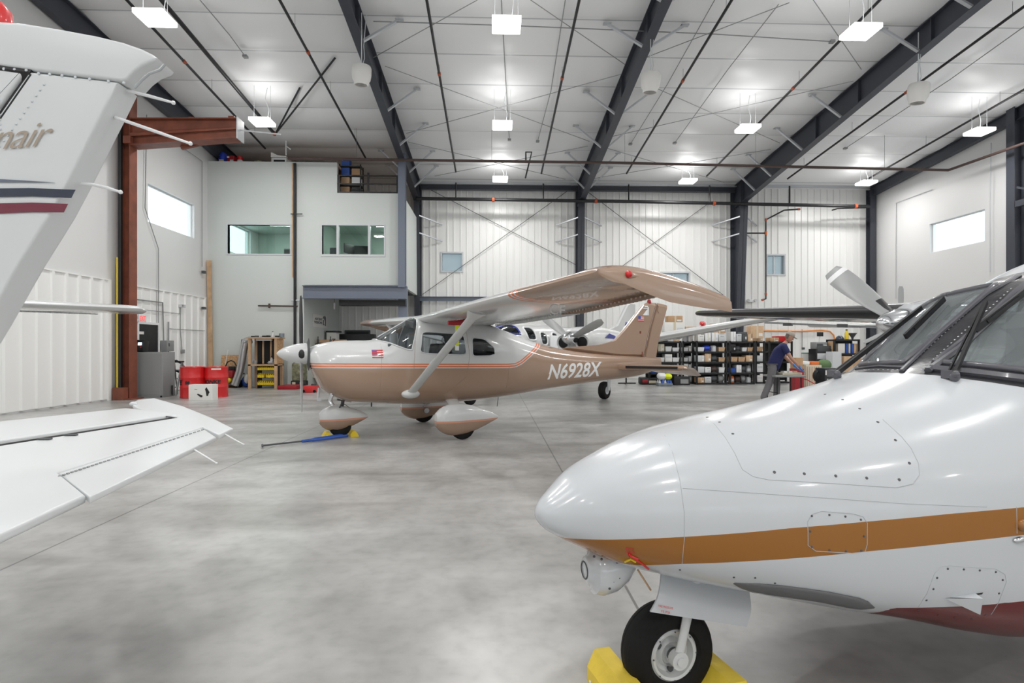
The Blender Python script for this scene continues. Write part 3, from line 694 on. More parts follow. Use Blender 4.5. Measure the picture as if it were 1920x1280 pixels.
t = wallbox('small switch at the end of a conduit', 340, 655, 344, 662, .06, 'midgrey', 'wall_switch', 'switch')
t = wallbox('small dark socket beside the timber plank', 378, 575, 382, 580, .1, 'darkgrey', 'wall_socket', 'socket')
t = wallbox('upper small dark socket beside the timber plank', 378, 507, 382, 513, .1, 'darkgrey', 'wall_socket', 'socket')
# ================= wall behind the white nose =================
for pts, l in (([(1858,268),(1856,390),(1856,510)], 'thin vertical conduit with clips beside the high window'), ([(1748,355),(1680,380),(1679,560)], 'thin bent conduit on the wall near the corner column')):
    tag(MB().tube([at_X(*p, X_RIGHT-.05) for p in pts], .016, 6).build('conduit', 'lightgrey', sharp=60), l, 'conduit')
t = pipe('black pipe running along the wall behind the propeller blade to the corner column', [at_Y(1560,394,24.4), at_Y(1570,391,24.4), at_Y(1628,389,24.4)], .03)
# ================= tan and white light airplane =================
TAN, ORG, WHT = (.36,.24,.168), (.72,.20,.085), (.64,.65,.65)
STR = [(0., ORG), (.022, WHT), (.036, ORG), (.062, WHT), (.076, TAN)]
bands('tan_body', 'paint', WHT, STR, .22, .7)
bands('tan_wing', 'paint', WHT, [(0., ORG), (.05, WHT), (.085, ORG), (.135, WHT), (.17, ORG), (.22, TAN)], .25, .6)
bands('fairing', 'paint', WHT, [(0., (.62,.30,.2)), (.03, TAN)], .25, .6)
mat('tan', TAN, .22, coat=.7)
mat('ac_white', WHT, .25, coat=.6)
mat('seat', (.03,.03,.035), .7)
mat('seat_grey', (.16,.16,.17), .7)
glass('cabin_glass', (.72,.76,.78), .02, .85, (.03,.035,.04))
glass('dark_glass', (.25,.28,.30), .02, .65, (.01,.012,.014))
AW = math.radians(25.2)-TH
o = cam_w(-3.64, 8.57)
PL = thing('light_airplane', 'tan and white single-engine airplane with orange stripes, high wing and wheel fairings', 'airplane', o, AW)
MW = M.Translation(o) @ M.Rotation(AW, 4, 'Z'); MI = MW.inverted()
s = np.concatenate([np.arange(.47, 4.7, .045), np.arange(4.7, 7.56, .09)])
ks = [.47,.55,.64,.81,.97,1.2,1.44,1.58,1.75,1.95,2.1,2.3,2.6,3.0,3.4,3.83,4.2,4.53,5.2,5.95,7.0,7.56]
zt = hermite(s, ks, [1.43,1.475,1.50,1.535,1.55,1.556,1.565,1.60,1.72,1.85,1.93,1.975,1.985,1.97,1.88,1.74,1.62,1.52,1.39,1.31,1.25,1.22])
zb = hermite(s, ks, [1.16,.99,.80,.665,.59,.55,.53,.52,.505,.495,.49,.485,.485,.495,.515,.55,.59,.63,.70,.77,.87,1.02])
w_ = hermite(s, ks, [.27,.37,.415,.455,.475,.50,.525,.535,.545,.55,.55,.55,.548,.54,.52,.485,.44,.40,.315,.235,.115,.035])
e_ = hermite(s, ks, [2.2,2.3,2.4,2.5,2.5,2.6,2.7,2.9,3.0,3.1,3.2,3.3,3.3,3.2,3.,2.9,2.7,2.5,2.4,2.3,2.2,2.])
bm = loft_bm(s, w_, zt, zb, e_, 72, .48)
body_tree = BVHTree.FromBMesh(bm)
def on_body(px, py, lift=0., tree=body_tree, mi=MI):
    a = mi @ EYE; d = (mi.to_3x3() @ ray(px, py)).normalized(); h = tree.ray_cast(a, d)
    return (h[0]+h[1]*lift, h[1]) if h[0] else (None, None)
def side_point(sx, z, sg=-1, lift=.003, tree=body_tree):
    h = tree.ray_cast(V((sx, sg*3, z)), V((0,-sg,0))); return h[0]+V((0,sg*lift,0)) if h[0] else V((sx, sg*.1, z))
up = lambda f: f.calc_center_median().z > 1.2
wins = {'windshield': ([(1.50,1.555),(1.64,1.515),(1.78,1.455),(1.92,1.405),(1.99,1.40),(2.10,1.80),(2.13,1.90),(2.10,2.06),(1.3,2.06)], 0),
        'door_window': (rounded([(2.17,1.70),(2.88,1.665),(2.93,1.31),(2.12,1.345)], .16, 3), 1),
        'rear_window': (rounded([(3.03,1.61),(3.27,1.585),(3.44,1.44),(3.46,1.32),(3.36,1.295),(3.03,1.29)], .2, 3), 1)}
panes = {}
for k, (poly, _) in wins.items(): panes[k] = cut_out(bm, poly, SIDE_PROJ, SIDE_PLANE, up)
fus = from_bm(bm, 'fuselage', 'tan_body', PL)
path = [(.3,1.205),(2.,1.18),(3.72,1.155),(3.86,1.165),(3.97,1.21),(4.42,1.52),(4.8,1.80)]
def paint_f(p):
    best = None
    for a, b in zip(path, path[1:]):
        dx, dz = b[0]-a[0], b[1]-a[1]; L2 = dx*dx+dz*dz; t = max(0, min(1, ((p.x-a[0])*dx+(p.z-a[1])*dz)/L2))
        ex, ez = p.x-a[0]-t*dx, p.z-a[1]-t*dz; d = math.hypot(ex, ez); sg = (dx*(p.z-a[1])-dz*(p.x-a[0]))
        if best is None or d < best[0]-1e-9: best = (d, -1 if sg > 0 else 1)
    return best[0]*best[1]
set_attr(fus, 'paint', paint_f)
wo = from_bm(panes['windshield'], 'windshield', 'cabin_glass', PL)
frame_tube(panes['windshield'], 'windshield_frame', 'ac_white', wo, .014)
for k, nm in (('door_window', 'door_window'), ('rear_window', 'rear_window')):
    for sg in (-1, 1):
        b2 = panes[k].copy(); bmesh.ops.delete(b2, geom=[f for f in b2.faces if f.calc_center_median().y*sg < 0], context='FACES')
        g = from_bm(b2, nm, 'cabin_glass' if k == 'door_window' else 'dark_glass', PL); frame_tube(b2, 'window_frame', 'lightgrey', g, .011)
MB().tube([(1.55,0,1.61),(2.08,0,1.93)], .012, 6).build('windshield_post', 'lightgrey', wo)
# door and panel seams lie on the skin
mb = MB()
def seam(pts, sg=-1, r=.0035):
    q = []
    for a, b in zip(pts, pts[1:]):
        n = max(2, int(math.hypot(b[0]-a[0], b[1]-a[1])/.06))
        q += [side_point(a[0]+(b[0]-a[0])*i/n, a[1]+(b[1]-a[1])*i/n, sg, .001) for i in range(n)]
    q.append(side_point(*pts[-1], sg, .001)); mb.tube(q, r, 5)
for sg in (-1, 1):
    seam([(2.06,1.76),(2.03,1.30),(2.00,.72),(2.55,.66),(2.93,.95),(2.98,1.30),(2.93,1.72)], sg, .0028); seam([(3.74,1.12),(3.70,.72)], sg); seam([(1.52,1.5),(1.48,.6)], sg, .002)
mb.build('panel_seam', 'tan', PL)
# registration on the tail, flag by the cowling
def lettering(body, name, m, corners, sg, parent, shear=.2, bold=.02, width_mul=1.):
    me = text_mesh(body, 1., shear, bold, 1); co = [v.co for v in me.vertices]
    x0 = min(c.x for c in co); x1 = max(c.x for c in co); y0 = min(c.y for c in co); y1 = max(c.y for c in co)
    bl, br, tl = [V(c) for c in corners]
    for v in me.vertices:
        u, t = (v.co.x-x0)/(x1-x0), (v.co.y-y0)/(y1-y0)
        if sg > 0: u = 1-u
        q = bl+(br-bl)*u+(tl-bl)*t; v.co = side_point(q.x, q.y, sg, .004)
    me.materials.clear(); me.materials.append(MT[m]); ob = bpy.data.objects.new(name, me); C.objects.link(ob); ob.parent = parent; return ob
A, Bq, T = [on_body(*p)[0] for p in ((1026,712), (1127,705), (1030,684))]
for sg in (-1, 1): lettering('N6928X', 'registration', 'white', ((A.x,A.z), (Bq.x,Bq.z), (A.x,T.z+.015)), sg, PL, .26, .02)
def flag_on(name, x0, z0, w, h, sg, fn, parent):
    mr, mw_, mbl = MB(), MB(), MB()
    def q(mb, a, b, c, d, l):
        n = 6; vs = []; fs = []
        for i in range(n+1): vs += [fn(a+(b-a)*i/n, c, sg, l), fn(a+(b-a)*i/n, d, sg, l)]
        for i in range(n): fs.append((2*i, 2*i+2, 2*i+3, 2*i+1))
        mb.add(vs, fs)
    mb = MB(); q(mb, x0, x0+w, z0, z0+h, .003)
    n0 = len(mb.f)
    for k in range(0, 7, 2): q(mb, x0, x0+w, z0+h*k/7, z0+h*(k+1)/7, .0045)
    n1 = len(mb.f); q(mb, x0, x0+w*.45, z0+h*.45, z0+h, .006)
    mb.m = [0]*n0+[1]*(n1-n0)+[2]*(len(mb.f)-n1)
    mb.build(name, ['white', 'red', 'blue'], parent, sharp=0)
p = on_body(698, 671)[0]
for sg in (-1, 1): flag_on('flag_decal', p.x, p.z, .17, .13, sg, side_point, fus)
# spinner and propeller
MB().lathe([(.005,0),(.045,.03),(.085,.09),(.125,.19),(.155,.31),(.165,.40),(.165,.44)], (0,0,1.345), (1,0,0), 28).build('spinner', 'ac_white', PL)
MB().lathe([(.05,.42),(.17,.44),(.26,.47)], (0,0,1.33), (1,0,0), 24).build('cowl_ring', 'darkgrey', PL)
def blade(mb, c, ang, R, ch, ax=V((1,0,0)), twist=(70, 20), tipw=.55, n=12, thick=.13):
    """propeller blade: root at hub c, pointing at angle ang in the plane across the shaft ax"""
    a = V((0,0,1)).cross(ax).normalized(); b = ax.cross(a).normalized()
    d = a*math.cos(ang)+b*math.sin(ang); t = ax.cross(d).normalized(); Rg = []
    for i in range(n+1):
        u = i/n; r = .10*R+u*.9*R; cw = ch*(.42+.9*math.sin(PI*min(1, .12+.62*u)))*(1 if u < .93 else 1-((u-.93)/.07)**2*.35)*.75; cw = max(cw, .01)
        q = math.radians(twist[0]+(twist[1]-twist[0])*u); e = t*math.cos(q)+ax*math.sin(q); f = d.cross(e).normalized()
        th = cw*(thick*2.2 if u < .12 else thick)
        Rg.append([V(c)+d*r+e*(cw/2*math.cos(k))+f*(th/2*math.sin(k)) for k in [2*PI*j/14 for j in range(14)]])
    mb.rings(Rg); return d
for k, an in enumerate((-1.68, -1.68+PI)):
    mb = MB(); blade(mb, (.36,0,1.345), an, .92, .15, twist=(28,10)); mb.build('propeller_blade', ['lightgrey', 'black'][k], PL)
MB().ball((.36,-.13,1.34), .075, 14, sc=(.9,.55,1.)).build('blade_root', 'black', PL)
for sg in (-1, 1): MB().lathe([(.06,0),(.075,.0)], (.49,sg*.19,1.30), (-1,0,0), 16).build('cooling_inlet', 'black', PL)
MB().tube([(.80,-.22,.74),(.76,-.26,.60),(.80,-.27,.53)], .033, 10).build('exhaust_pipe', 'chrome', PL)
MB().tube([(.62,-.05,.80),(.60,-.05,.62)], .018, 8).box((.62,-.05,.62),(.06,.03,.05)).build('drain_pipe', 'lightgrey', PL)
# wings
def wing(sg):
    name = 'wing'
    st = [(.40,2.15,1.62,1.905),(1.3,2.15,1.62,1.93),(2.6,2.15,1.62,1.968),(3.3,2.155,1.53,1.99),(3.7,2.16,1.47,2.0),(3.9,2.163,1.44,2.006),(4.05,2.165,1.42,2.01),(4.2,2.168,1.4,2.014),(4.4,2.17,1.37,2.02),(4.8,2.178,1.30,2.034),(5.12,2.185,1.25,2.045)]
    R = []
    def sect(c, t): return airfoil(c, t, 18, .02)
    rows_ = []
    for (y, x0, c, z) in st: rows_.append((y, x0, c, z))
    # finer spanwise stations near the stripe
    Rg = []
    ys = np.concatenate([np.linspace(.4,3.7,12), np.linspace(3.75,4.45,24), np.linspace(4.55,5.12,6)])
    cols_ = np.array(rows_)
    for y in ys:
        x0, c, z = [np.interp(y, cols_[:,0], cols_[:,k]) for k in (1,2,3)]
        Rg.append([V((x0+px, sg*y, z+pz-(px*.035))) for px, pz in sect(c, .125)])
    mb = MB().rings(Rg); w = mb.build(name, 'tan_wing', PL, sharp=40)
    set_attr(w, 'paint', lambda p: abs(p.y)-(3.84+.13*max(0,(p.x-2.2))/1.3+.10*(1-math.exp(-max(0,p.x-2.15)/.18))))
    # drooped tip: a shell whose lower edge hangs further down towards the rear
    n = 16; Rg = []
    for k in range(11):
        q = PI/2*k/10; u = math.sin(q); x0, c = 2.185+.02*u*u, 1.26+.24*u*u; ring = []
        for px, pz in sect(1., .125):
            base = 2.045+pz*1.25-(px*1.25*.035)
            low = 2.085-.40*min(px, .5)-.22*max(0, px-.5)
            if pz < np.interp(px, [0,.4,1], [0,.02,0]): low = min(low, base+.02) if px < .12 else low
            hump = math.sin(PI*max(px, 1e-6)**.75); z = low-.045*hump*u+((base+(.085*u*hump if pz > np.interp(px, [0,.4,1], [0,.02,0]) else 0))-(low-.045*hump*u))*max(math.cos(q), .0)**.5
            ring.append(V((x0+px*c, sg*(5.10+.40*u), z+(.012*(1-u) if False else 0)+(.006 if pz > 0 else 0)*(1 if k == 10 else 0))))
        Rg.append(ring)
    MB().rings(Rg).build('wing_tip', 'tan', w, sharp=50)
    MB().lathe([(.004,-.03),(.03,-.02),(.04,0),(.03,.06),(.015,.14)], (2.53, sg*5.47, 2.05), (1,0,0), 12).build('light_fairing', 'tan', w)
    MB().ball((2.52, sg*5.50, 2.06), .032).build('navigation_light', 'red' if sg < 0 else 'lime', w)
    # ribbed aileron and flap undersides
    for nm, y0, y1, m in (('flap', .62, 2.85, 'ac_white'), ('aileron', 2.9, 4.98, 'tan')):
        mb = MB()
        for y in np.arange(y0+.05, y1-.02, .085):
            x0, c, z = [np.interp(y, cols_[:,0], cols_[:,k]) for k in (1,2,3)]
            xa, xb = x0+c*.77, x0+c*.99; za = z-(xa-x0)*.035-.052; zb_ = z-(xb-x0)*.035-.012
            mb.bar((xa, sg*y, za), (xb, sg*y, zb_), .028, .02)
        mb.build(nm, 'ac_white' if nm == 'flap' else ('tan' if True else m), w, sharp=0)
    # strut with its fairings
    a, b = V((1.97, sg*.53, .70)), V((2.36, sg*2.42, 1.905)); d = (b-a).normalized(); e = V((1,0,0)); e = (e-d*e.dot(d)).normalized(); f = d.cross(e)
    Rg = [[p+e*(.075*k*math.cos(q))+f*(.032*k*math.sin(q)) for q in [2*PI*j/14 for j in range(14)]] for p, k in ((a-d*.05,1.),(a,1.),(a.lerp(b,.5),1.),(b-d*.14,1.),(b-d*.05,1.6),(b+d*.05,2.2))]
    st_ = MB().rings(Rg).build('wing_strut', 'ac_white', PL, sharp=50)
    MB().ball(a+V((0,-sg*.0,-.01)), 1, 16, sc=(.155,.10,.075)).build('strut_fairing', 'ac_white', st_)
    return w
wn_, wf_ = wing(-1), wing(1)
# cabin roof between the wings
Rg = [[V((2.15+px, y, 1.905+pz-px*.035+.0)) for px, pz in airfoil(1.62, .125, 18, .02)] for y in (-.41, -.2, .2, .41)]
MB().rings(Rg).build('wing_center', 'ac_white', PL, sharp=40)
# tail: fin, rudder, stabilizers, elevators
def slab(mb, pts, th, n=(0,1,0)):
    """tapered-edge plate from an outline"""
    n = V(n); P = [V(p) for p in pts]; c = sum(P, V())/len(P); q = [p.lerp(c, .10) for p in P]
    k = len(P); vs = P+[p+n*th/2 for p in q]+[p-n*th/2 for p in q]; fs = [tuple(range(k,2*k)), tuple(range(2*k,3*k))[::-1]]
    for i in range(k): j = (i+1) % k; fs += [(i,j,k+j,k+i), (j,i,2*k+i,2*k+j)]
    return mb.add(vs, fs)
fin = slab(MB(), [(5.05,0,1.40),(5.9,0,1.46),(6.28,0,1.55),(6.55,0,1.80),(7.06,0,2.34),(7.16,0,2.385),(7.40,0,2.375),(7.22,0,1.85),(7.06,0,1.24),(6.4,0,1.25)], .11).build('fin', 'tan', PL, sharp=30)
rud = slab(MB(), [(7.41,0,2.375),(7.58,0,2.355),(7.68,0,2.33),(7.66,0,2.28),(7.42,0,1.55),(7.34,0,1.12),(7.30,0,1.06),(7.08,0,1.06),(7.07,0,1.24),(7.23,0,1.85)], .08).build('rudder', 'tan', PL, sharp=30)
MB().lathe([(.04,-.02),(.045,0),(.03,.05),(.005,.06)], (7.2,0,2.385), (0,0,1), 12).build('beacon', 'red_dark', fin)
MB().tube([(7.33,-.03,2.36),(7.40,-.06,2.30),(7.37,-.06,2.22),(7.41,-.05,2.16)], .004, 5).build('antenna_wire', 'rust', fin)
MB().box((6.93,-.058,1.75),(.03,.012,.05)).box((6.98,-.05,1.30),(.03,.012,.1)).build('hinge_bracket', 'rust', fin)
def fin_pt(x, z, sg, l=.003): return V((x, sg*(.056+l), z))
flag_on('flag_decal', 6.87, 1.98, .15, .11, -1, fin_pt, fin)
mb = MB(); c = V((7.08,-.0605,2.19))
mb.box(c+V((0,0,.10)), (.09,.004,.03)); mb.box(c+V((-.02,0,.06)), (.11,.004,.02)); mb.box(c+V((.05,0,0)), (.03,.004,.17)); mb.prism([c+V((-.09,-.002,-.085)), c+V((.06,-.002,-.085)), c+V((.03,-.002,.04)), c+V((0,-.002,.02))], (0,.004,0)); mb.build('emblem', 'white', fin, sharp=0)
for sg in (-1, 1):
    X0, Z0_ = -.27, 1.05
    stb = slab(MB(), [(6.50+X0,sg*.08,Z0_),(6.60+X0,sg*.4,Z0_),(6.88+X0,sg*1.56,Z0_+.015),(6.94+X0,sg*1.62,Z0_+.015),(7.08+X0,sg*1.62,Z0_+.015),(7.05+X0,sg*.06,Z0_),(6.6+X0,sg*.05,Z0_)], .10, (0,0,1)).build('stabilizer', 'tan', PL, sharp=30)
    slab(MB(), [(7.07+X0,sg*.08,Z0_-.005),(7.09+X0,sg*1.49,Z0_+.005),(6.94+X0,sg*1.54,Z0_+.015),(6.95+X0,sg*1.70,Z0_+.015),(7.14+X0,sg*1.70,Z0_-.01),(7.38+X0,sg*1.58,Z0_-.12),(7.42+X0,sg*.30,Z0_-.10),(7.34+X0,sg*.10,Z0_-.06)], .06, (0,0,1)).build('elevator', 'tan', PL, sharp=30)
    MB().bar((6.60+X0,sg*.38,Z0_+.004), (6.89+X0,sg*1.52,Z0_+.018), .05, .045).build('deicer_strip', 'black', stb)
# undercarriage
def wheel(mb, c, R, w, ax=(0,1,0)): mb.lathe([(R*.45,-w*.42),(R*.7,-w*.5),(R*.92,-w*.42),(R,-w*.18),(R,w*.18),(R*.92,w*.42),(R*.7,w*.5),(R*.45,w*.42)], c, ax, 28)
def fairing(c, L, h, w, zbelt):
    ss = np.linspace(0, 1, 18); x = c[0]-L*.42+ss*L
    prof = np.array([max(.02, (math.sin(PI*min(1,(q*.94+.03))**.62))**.72) for q in ss])
    ztp = c[2]+zbelt+(h*.62)*prof; zbt = c[2]+zbelt-(h*.62)*prof**1.3
    b = loft_bm(x, w/2*prof, ztp, zbt, np.full(18, 2.2), 28, .5)
    # the open underside where the tyre comes through
    bmesh.ops.translate(b, verts=b.verts, vec=(0, c[1], 0)); return b
for (sx, sy, L, h, w, nm) in ((.95,0,.76,.33,.22,'nose_wheel'), (2.65,-1.09,1.04,.40,.30,'main_wheel'), (2.65,1.09,1.04,.40,.30,'main_wheel')):
    f = from_bm(fairing((sx,sy,.20), L, h, w, .10 if nm == 'nose_wheel' else .115), 'wheel_fairing', 'fairing', PL)
    zb0 = .30 if nm == 'nose_wheel' else .315
    set_attr(f, 'paint', lambda p, z=zb0: z-p.z-.005)
    R = .175 if nm == 'nose_wheel' else .2
    mb = MB(); wheel(mb, (sx,sy,R), R, .13); mb.build(nm, 'rubber', PL)
    if sy:
        g = 1 if sy > 0 else -1
        a, b = V((2.72, g*.36, .56)), V((2.66, g*1.05, .34)); d = (b-a).normalized(); e = V((1,0,0)); ff = d.cross(e)
        mb = MB().rings([[p+e*(.085*k*math.cos(q))+ff*(.02*k*math.sin(q)) for q in [2*PI*j/12 for j in range(12)]] for p, k in ((a,1.3),(a.lerp(b,.5),1.),(b,.75))]); mb.build('gear_leg', 'ac_white', PL)
        MB().tube([(2.66,g*.98,.25),(2.66,g*.9,.24)], .05, 10).tube([(2.6,g*.98,.3),(2.62,g*.7,.42),(2.68,g*.4,.52)], .008, 5).build('brake', 'alu', PL)
MB().tube([(1.0,0,.62),(.965,0,.40)], .028, 10).tube([(1.0,-.05,.60),(.93,-.06,.47)], .012, 6).bar((.98,.06,.55),(1.15,.06,.42),.02,.01).bar((1.15,.06,.42),(.97,.05,.36),.02,.01).bar((.9,-.02,.6),(1.12,-.02,.56),.06,.02).build('nose_strut', 'darkgrey', PL)
MB().tube([(1.45,0,.53),(1.45,0,.46)], .012, 6).build('drain', 'black', PL); MB().tube([(3.75,0,.56),(3.72,0,.36)], .006, 5).build('antenna', 'darkgrey', PL)
# cabin
mb = MB().box2((1.95,-.34,.66), (3.25,.34,.69)).box2((1.62,-.47,1.05), (1.72,.47,1.50), bev=.02); mb.build('cabin_floor', 'darkgrey', PL)
for (x, y) in ((2.35,-.27), (2.35,.27), (3.1,0)):
    w = .42 if x < 3 else .95
    mb = MB().box((x,y,.92), (.46,w,.14), bev=.04).box((x+.25,y,1.22), (.12,w,.58), M.Rotation(.18,3,'Y'), bev=.04).box((x,y,.75), (.4,w*.8,.2)); mb.build('seat', 'seat_grey' if x > 3 else 'seat', PL)
for y in (-.25, .25): MB().tube([(1.72,y,1.2),(1.9,y,1.22),(1.92,y-.13,1.34),(1.92,y+.13,1.34),(1.9,y,1.22)], .013, 6).build('yoke', 'black', PL)
MB().box((3.6,-.05,1.1), (.2,.45,.45), bev=.03).build('baggage', 'blue', PL)
MB().bar((1.98,-.2,1.84), (2.03,-.5,1.80), .03, .1).build('sun_visor', 'darkgrey', PL)
# red pitot cover with its streamer, hanging under the wing
PC = thing('pitot_cover', 'red pitot tube cover with a bright yellow streamer under the tan airplane wing', 'cover', MW @ V((2.42,-1.6,1.80)), AW)
q = MB().tube([(-.18,0,.0),(-.1,0,.0),(.05,0,.01),(.09,0,.02),(.10,0,.02)], [.03,.035,.04,.06,.06], 12).build('sleeve', 'red_dark', PC)
mb = MB()
Rg = [[V((-.04+dx, .004*math.sin(z*14)+dy, z)) for dx, dy in ((-.03,0),(.03,0),(.03,.003),(-.03,.003))] for z in np.linspace(-.03,-.40,8)]
mb.rings(Rg).build('streamer', 'lime', PC)
MB().box((-.04,-.004,-.37), (.055,.004,.07)).build('streamer_tip', 'white', PC)
MB().tube([(.0,0,.03),(.0,0,.10)], .012, 6).tube([(.05,0,.1),(-.1,0,.0)], .012, 6).build('pitot_mast', 'ac_white', PC)
# chocks and tow bar
nw = MW @ V((.95,0,0))
dx = V((math.cos(AW), math.sin(AW), 0)); dy = V((-dx.y, dx.x, 0))
def chock(label, c, rz, L, w, h, m='yellow', bev=.012, group=None):
    t = thing('wheel_chock', label, 'wheel chock', c, rz); mb = MB()
    mb.prism([(-w/2,-L/2,0),(w/2,-L/2,0),(w/2,-L/2,h*.15),(w*.12,-L/2,h),(-w*.25,-L/2,h),(-w/2,-L/2,h*.35)], (0,L,0)); mb.build('block', m, t, sharp=0)
    MB().tube([(0,L/2,h*.5),(.02,L/2+.03,h*.45),(.03,L/2+.06,.01)], .006, 6).build('rope', 'white', t); return t
chock('yellow wheel chock ahead of the tan airplane nose wheel', nw-dx*.21, AW+PI, .26, .13, .09)
chock('yellow wheel chock behind the tan airplane nose wheel', nw+dx*.21, AW, .26, .13, .09)
a, b, c = ground(492,839), ground(572,830), ground(648,819)
t = thing('tow_bar', 'blue and black tow bar on the floor by the tan airplane nose wheel', 'tow bar', a)
up = V((0,0,.03))
MB().tube([up, b-a+up], .013, 8).tube([V((0,0,.03))-dx*.0+dy*.08, up, up-dy*.08], .014, 8).build('handle', 'darkgrey', t)
e = (c-b).normalized(); n = V((-e.y, e.x, 0))
MB().tube([b-a+up-e*.05, b-a+up+e*.1], .022, 8).tube([b-a+up+e*.08, b-a+up+e*.2+n*.06, c-a+up+n*.06], .02, 8).tube([b-a+up+e*.08, b-a+up+e*.2-n*.06, c-a+up-n*.06], .02, 8).build('fork', 'blue', t)
# ================= large white twin in front =================
WH2, GOLD, MAR = (.56,.58,.605), (.31,.125,.022), (.13,.008,.007)
m = bands('twin_body', 'stripe', WH2, [(0., GOLD), (1., WH2), (2., MAR)], .22, .3); m.node_tree.nodes['Principled BSDF'].inputs['Specular IOR Level'].default_value = .25
mat('gold_trim', GOLD, .2, coat=.6)
mat('twin_white', WH2, .15, coat=.9)
mat('frame_black', (.02,.019,.024), .3, coat=.6, bump=.15, bscale=45)
mat('frame_grey', (.10,.10,.115), .38, coat=.3)
mat('boot_grey', (.115,.115,.12), .4)
mat('seam_grey', (.42,.44,.46), .4)
mat('screw', (.10,.10,.11), .35, metal=.6)
glass('twin_glass', (.72,.78,.78), .015, .6, (.34,.375,.39))  # pale diffuse body colour stands in for hazy reflection on the panes
A2 = math.radians(16.3)-TH; o2 = cam_w(.093, 2.15)
T2 = thing('twin_airplane', 'large white twin-engine airplane with gold and maroon stripes, its nose on a small wheel', 'airplane', o2, A2)
MW2 = M.Translation(o2) @ M.Rotation(A2, 4, 'Z'); MI2 = MW2.inverted()
ks = np.array([0,.03,.08,.16,.3,.5,.75,1.05,1.4,1.75,1.92,2.2,2.5,2.75,3.1,3.6,4.4,6.0,8.0])
kw = [0.0,.08,.13,.185,.26,.345,.43,.51,.58,.63,.65,.67,.69,.70,.72,.73,.73,.73,.70]
kt = [.8,.8494,.8899,.9556,1.0202,1.0907,1.1426,1.1869,1.2501,1.3286,1.3877,1.5657,1.7721,1.8232,1.9639,2.06,2.12,2.14,2.12]
kb = [.8,.7468,.7164,.6759,.6078,.5495,.4925,.4256,.3491,.2526,.2172,.2463,.2821,.3,.31,.31,.31,.32,.36]
s = np.concatenate([np.linspace(0, .55, 22)**2/.55, np.arange(.585, 3.4, .04), np.arange(3.5, 8.01, .25)])
r = np.sqrt(s); rk = np.sqrt(ks)
w_, zt, zb = hermite(r, rk, kw), hermite(r, rk, kt), hermite(r, rk, kb); w_[0] = .004; zt[0] += .003; zb[0] -= .003
bm = loft_bm(s, w_, zt, zb, np.full(len(s), 2.4), 96, .42, elow=2.3+.9*np.clip((s-.35)/.8, 0, 1))
tree2 = BVHTree.FromBMesh(bm)
E2 = MI2 @ EYE
def on2(px, py, lift=0.):
    d = (MI2.to_3x3() @ ray(px, py)).normalized(); h = tree2.ray_cast(E2, d)
    if not h[0]: return None
    return h[0]+h[1]*lift
def nrm2(px, py):
    d = (MI2.to_3x3() @ ray(px, py)).normalized(); h = tree2.ray_cast(E2, d); return h[1]
# stripe edges measured on the near flank, the same on both sides
def edge(L): q = [on2(*p) for p in L]; q = sorted([(p.x, p.z) for p in q if p]); return np.array([a for a, b in q]), np.array([b for a, b in q])
gt = edge([(1058,1007.5),(1085,1010),(1165,1011),(1285,1006),(1400,998),(1480,990),(1620,978),(1780,963),(1915,951)])
gb = edge([(1165,1056),(1230,1058.5),(1285,1056.5),(1400,1052),(1480,1047),(1620,1034),(1780,1018),(1915,1003)])
rt = edge([(1650,1139),(1700,1139),(1760,1138),(1830,1135),(1915,1127)])
def lin(e, x):
    X, Z = e
    if x > X[-1]: k = (Z[-1]-Z[-3])/(X[-1]-X[-3]); return Z[-1]+k*(x-X[-1])*.3
    if x < X[0]: k = (Z[1]-Z[0])/(X[1]-X[0]); return Z[0]+k*(x-X[0])*.2
    return np.interp(x, X, Z)
def stripe_f(p):
    t = lin(gt, p.x); b = lin(gb, p.x)
    if p.z > (t+b)/2: v = (t-p.z)/max(t-b, .02)
    elif p.z > (b+.0): v = (t-p.z)/max(t-b, .02)
    else:
        rr_ = lin(rt, p.x)
        v0 = (t-p.z)/max(t-b, .02)
        u = (b-p.z)/max(b-rr_, .02); v = max(min(v0, 1.6), 2+(rr_-p.z)/.05)
        if p.x < 1.2: v = min(v0, 1.6)
    return v
# windscreen: a black riveted surround with panes let into it
def P2(v): 
    q = (MW2 @ v)-EYE; f = V((ST, CT, 0)); rgt = V((CT, -ST, 0)); d = max(q.dot(f), .01); return (CX+F*q.dot(rgt)/d, HY-F*q.z/d)
def PL2(a, b):
    da, db = MI2.to_3x3() @ ray(*a), MI2.to_3x3() @ ray(*b); return E2, da.cross(db).normalized()
okf = lambda f: f.calc_center_median().x > 1.55 and f.calc_center_median().z > 1.272 and f.normal.dot(f.calc_center_median()-E2) < .02 and f.calc_center_median().x < 2.86
sur = [(1560,705),(1600,697.5),(1650,698),(1705,700),(1760,704),(1800,709),(1860,717),(1925,727),(2050,746),(2300,782),(3400,940),(3400,300),(2300,420),(2050,440),(1925,499),(1880,517),(1840,531),(1785,541),(1730,556),(1660,600),(1560,660)]
for co_, no_ in (((2.86,0,0),(1,0,0)), ((0,0,1.272),(0,0,1))): bmesh.ops.bisect_plane(bm, geom=bm.verts[:]+bm.edges[:]+bm.faces[:], plane_co=co_, plane_no=no_, dist=1e-6)
surround = cut_out(bm, sur, P2, PL2, okf)
far = [(1613,684),(1650,682),(1692,680),(1745,640),(1800,592),(1866,534),(1830,541),(1762,556),(1738,569),(1712,590),(1672,627)]
nearp = [(1754,679),(1840,686),(1925,695),(2060,712),(2060,470),(1990,490),(1932,526),(1900,552),(1850,600),(1800,644)]
oka = lambda f: f.normal.dot(f.calc_center_median()-E2) < .05
far_p = cut_out(surround, far, P2, PL2, oka)
near_p = cut_out(surround, nearp, P2, PL2, oka)
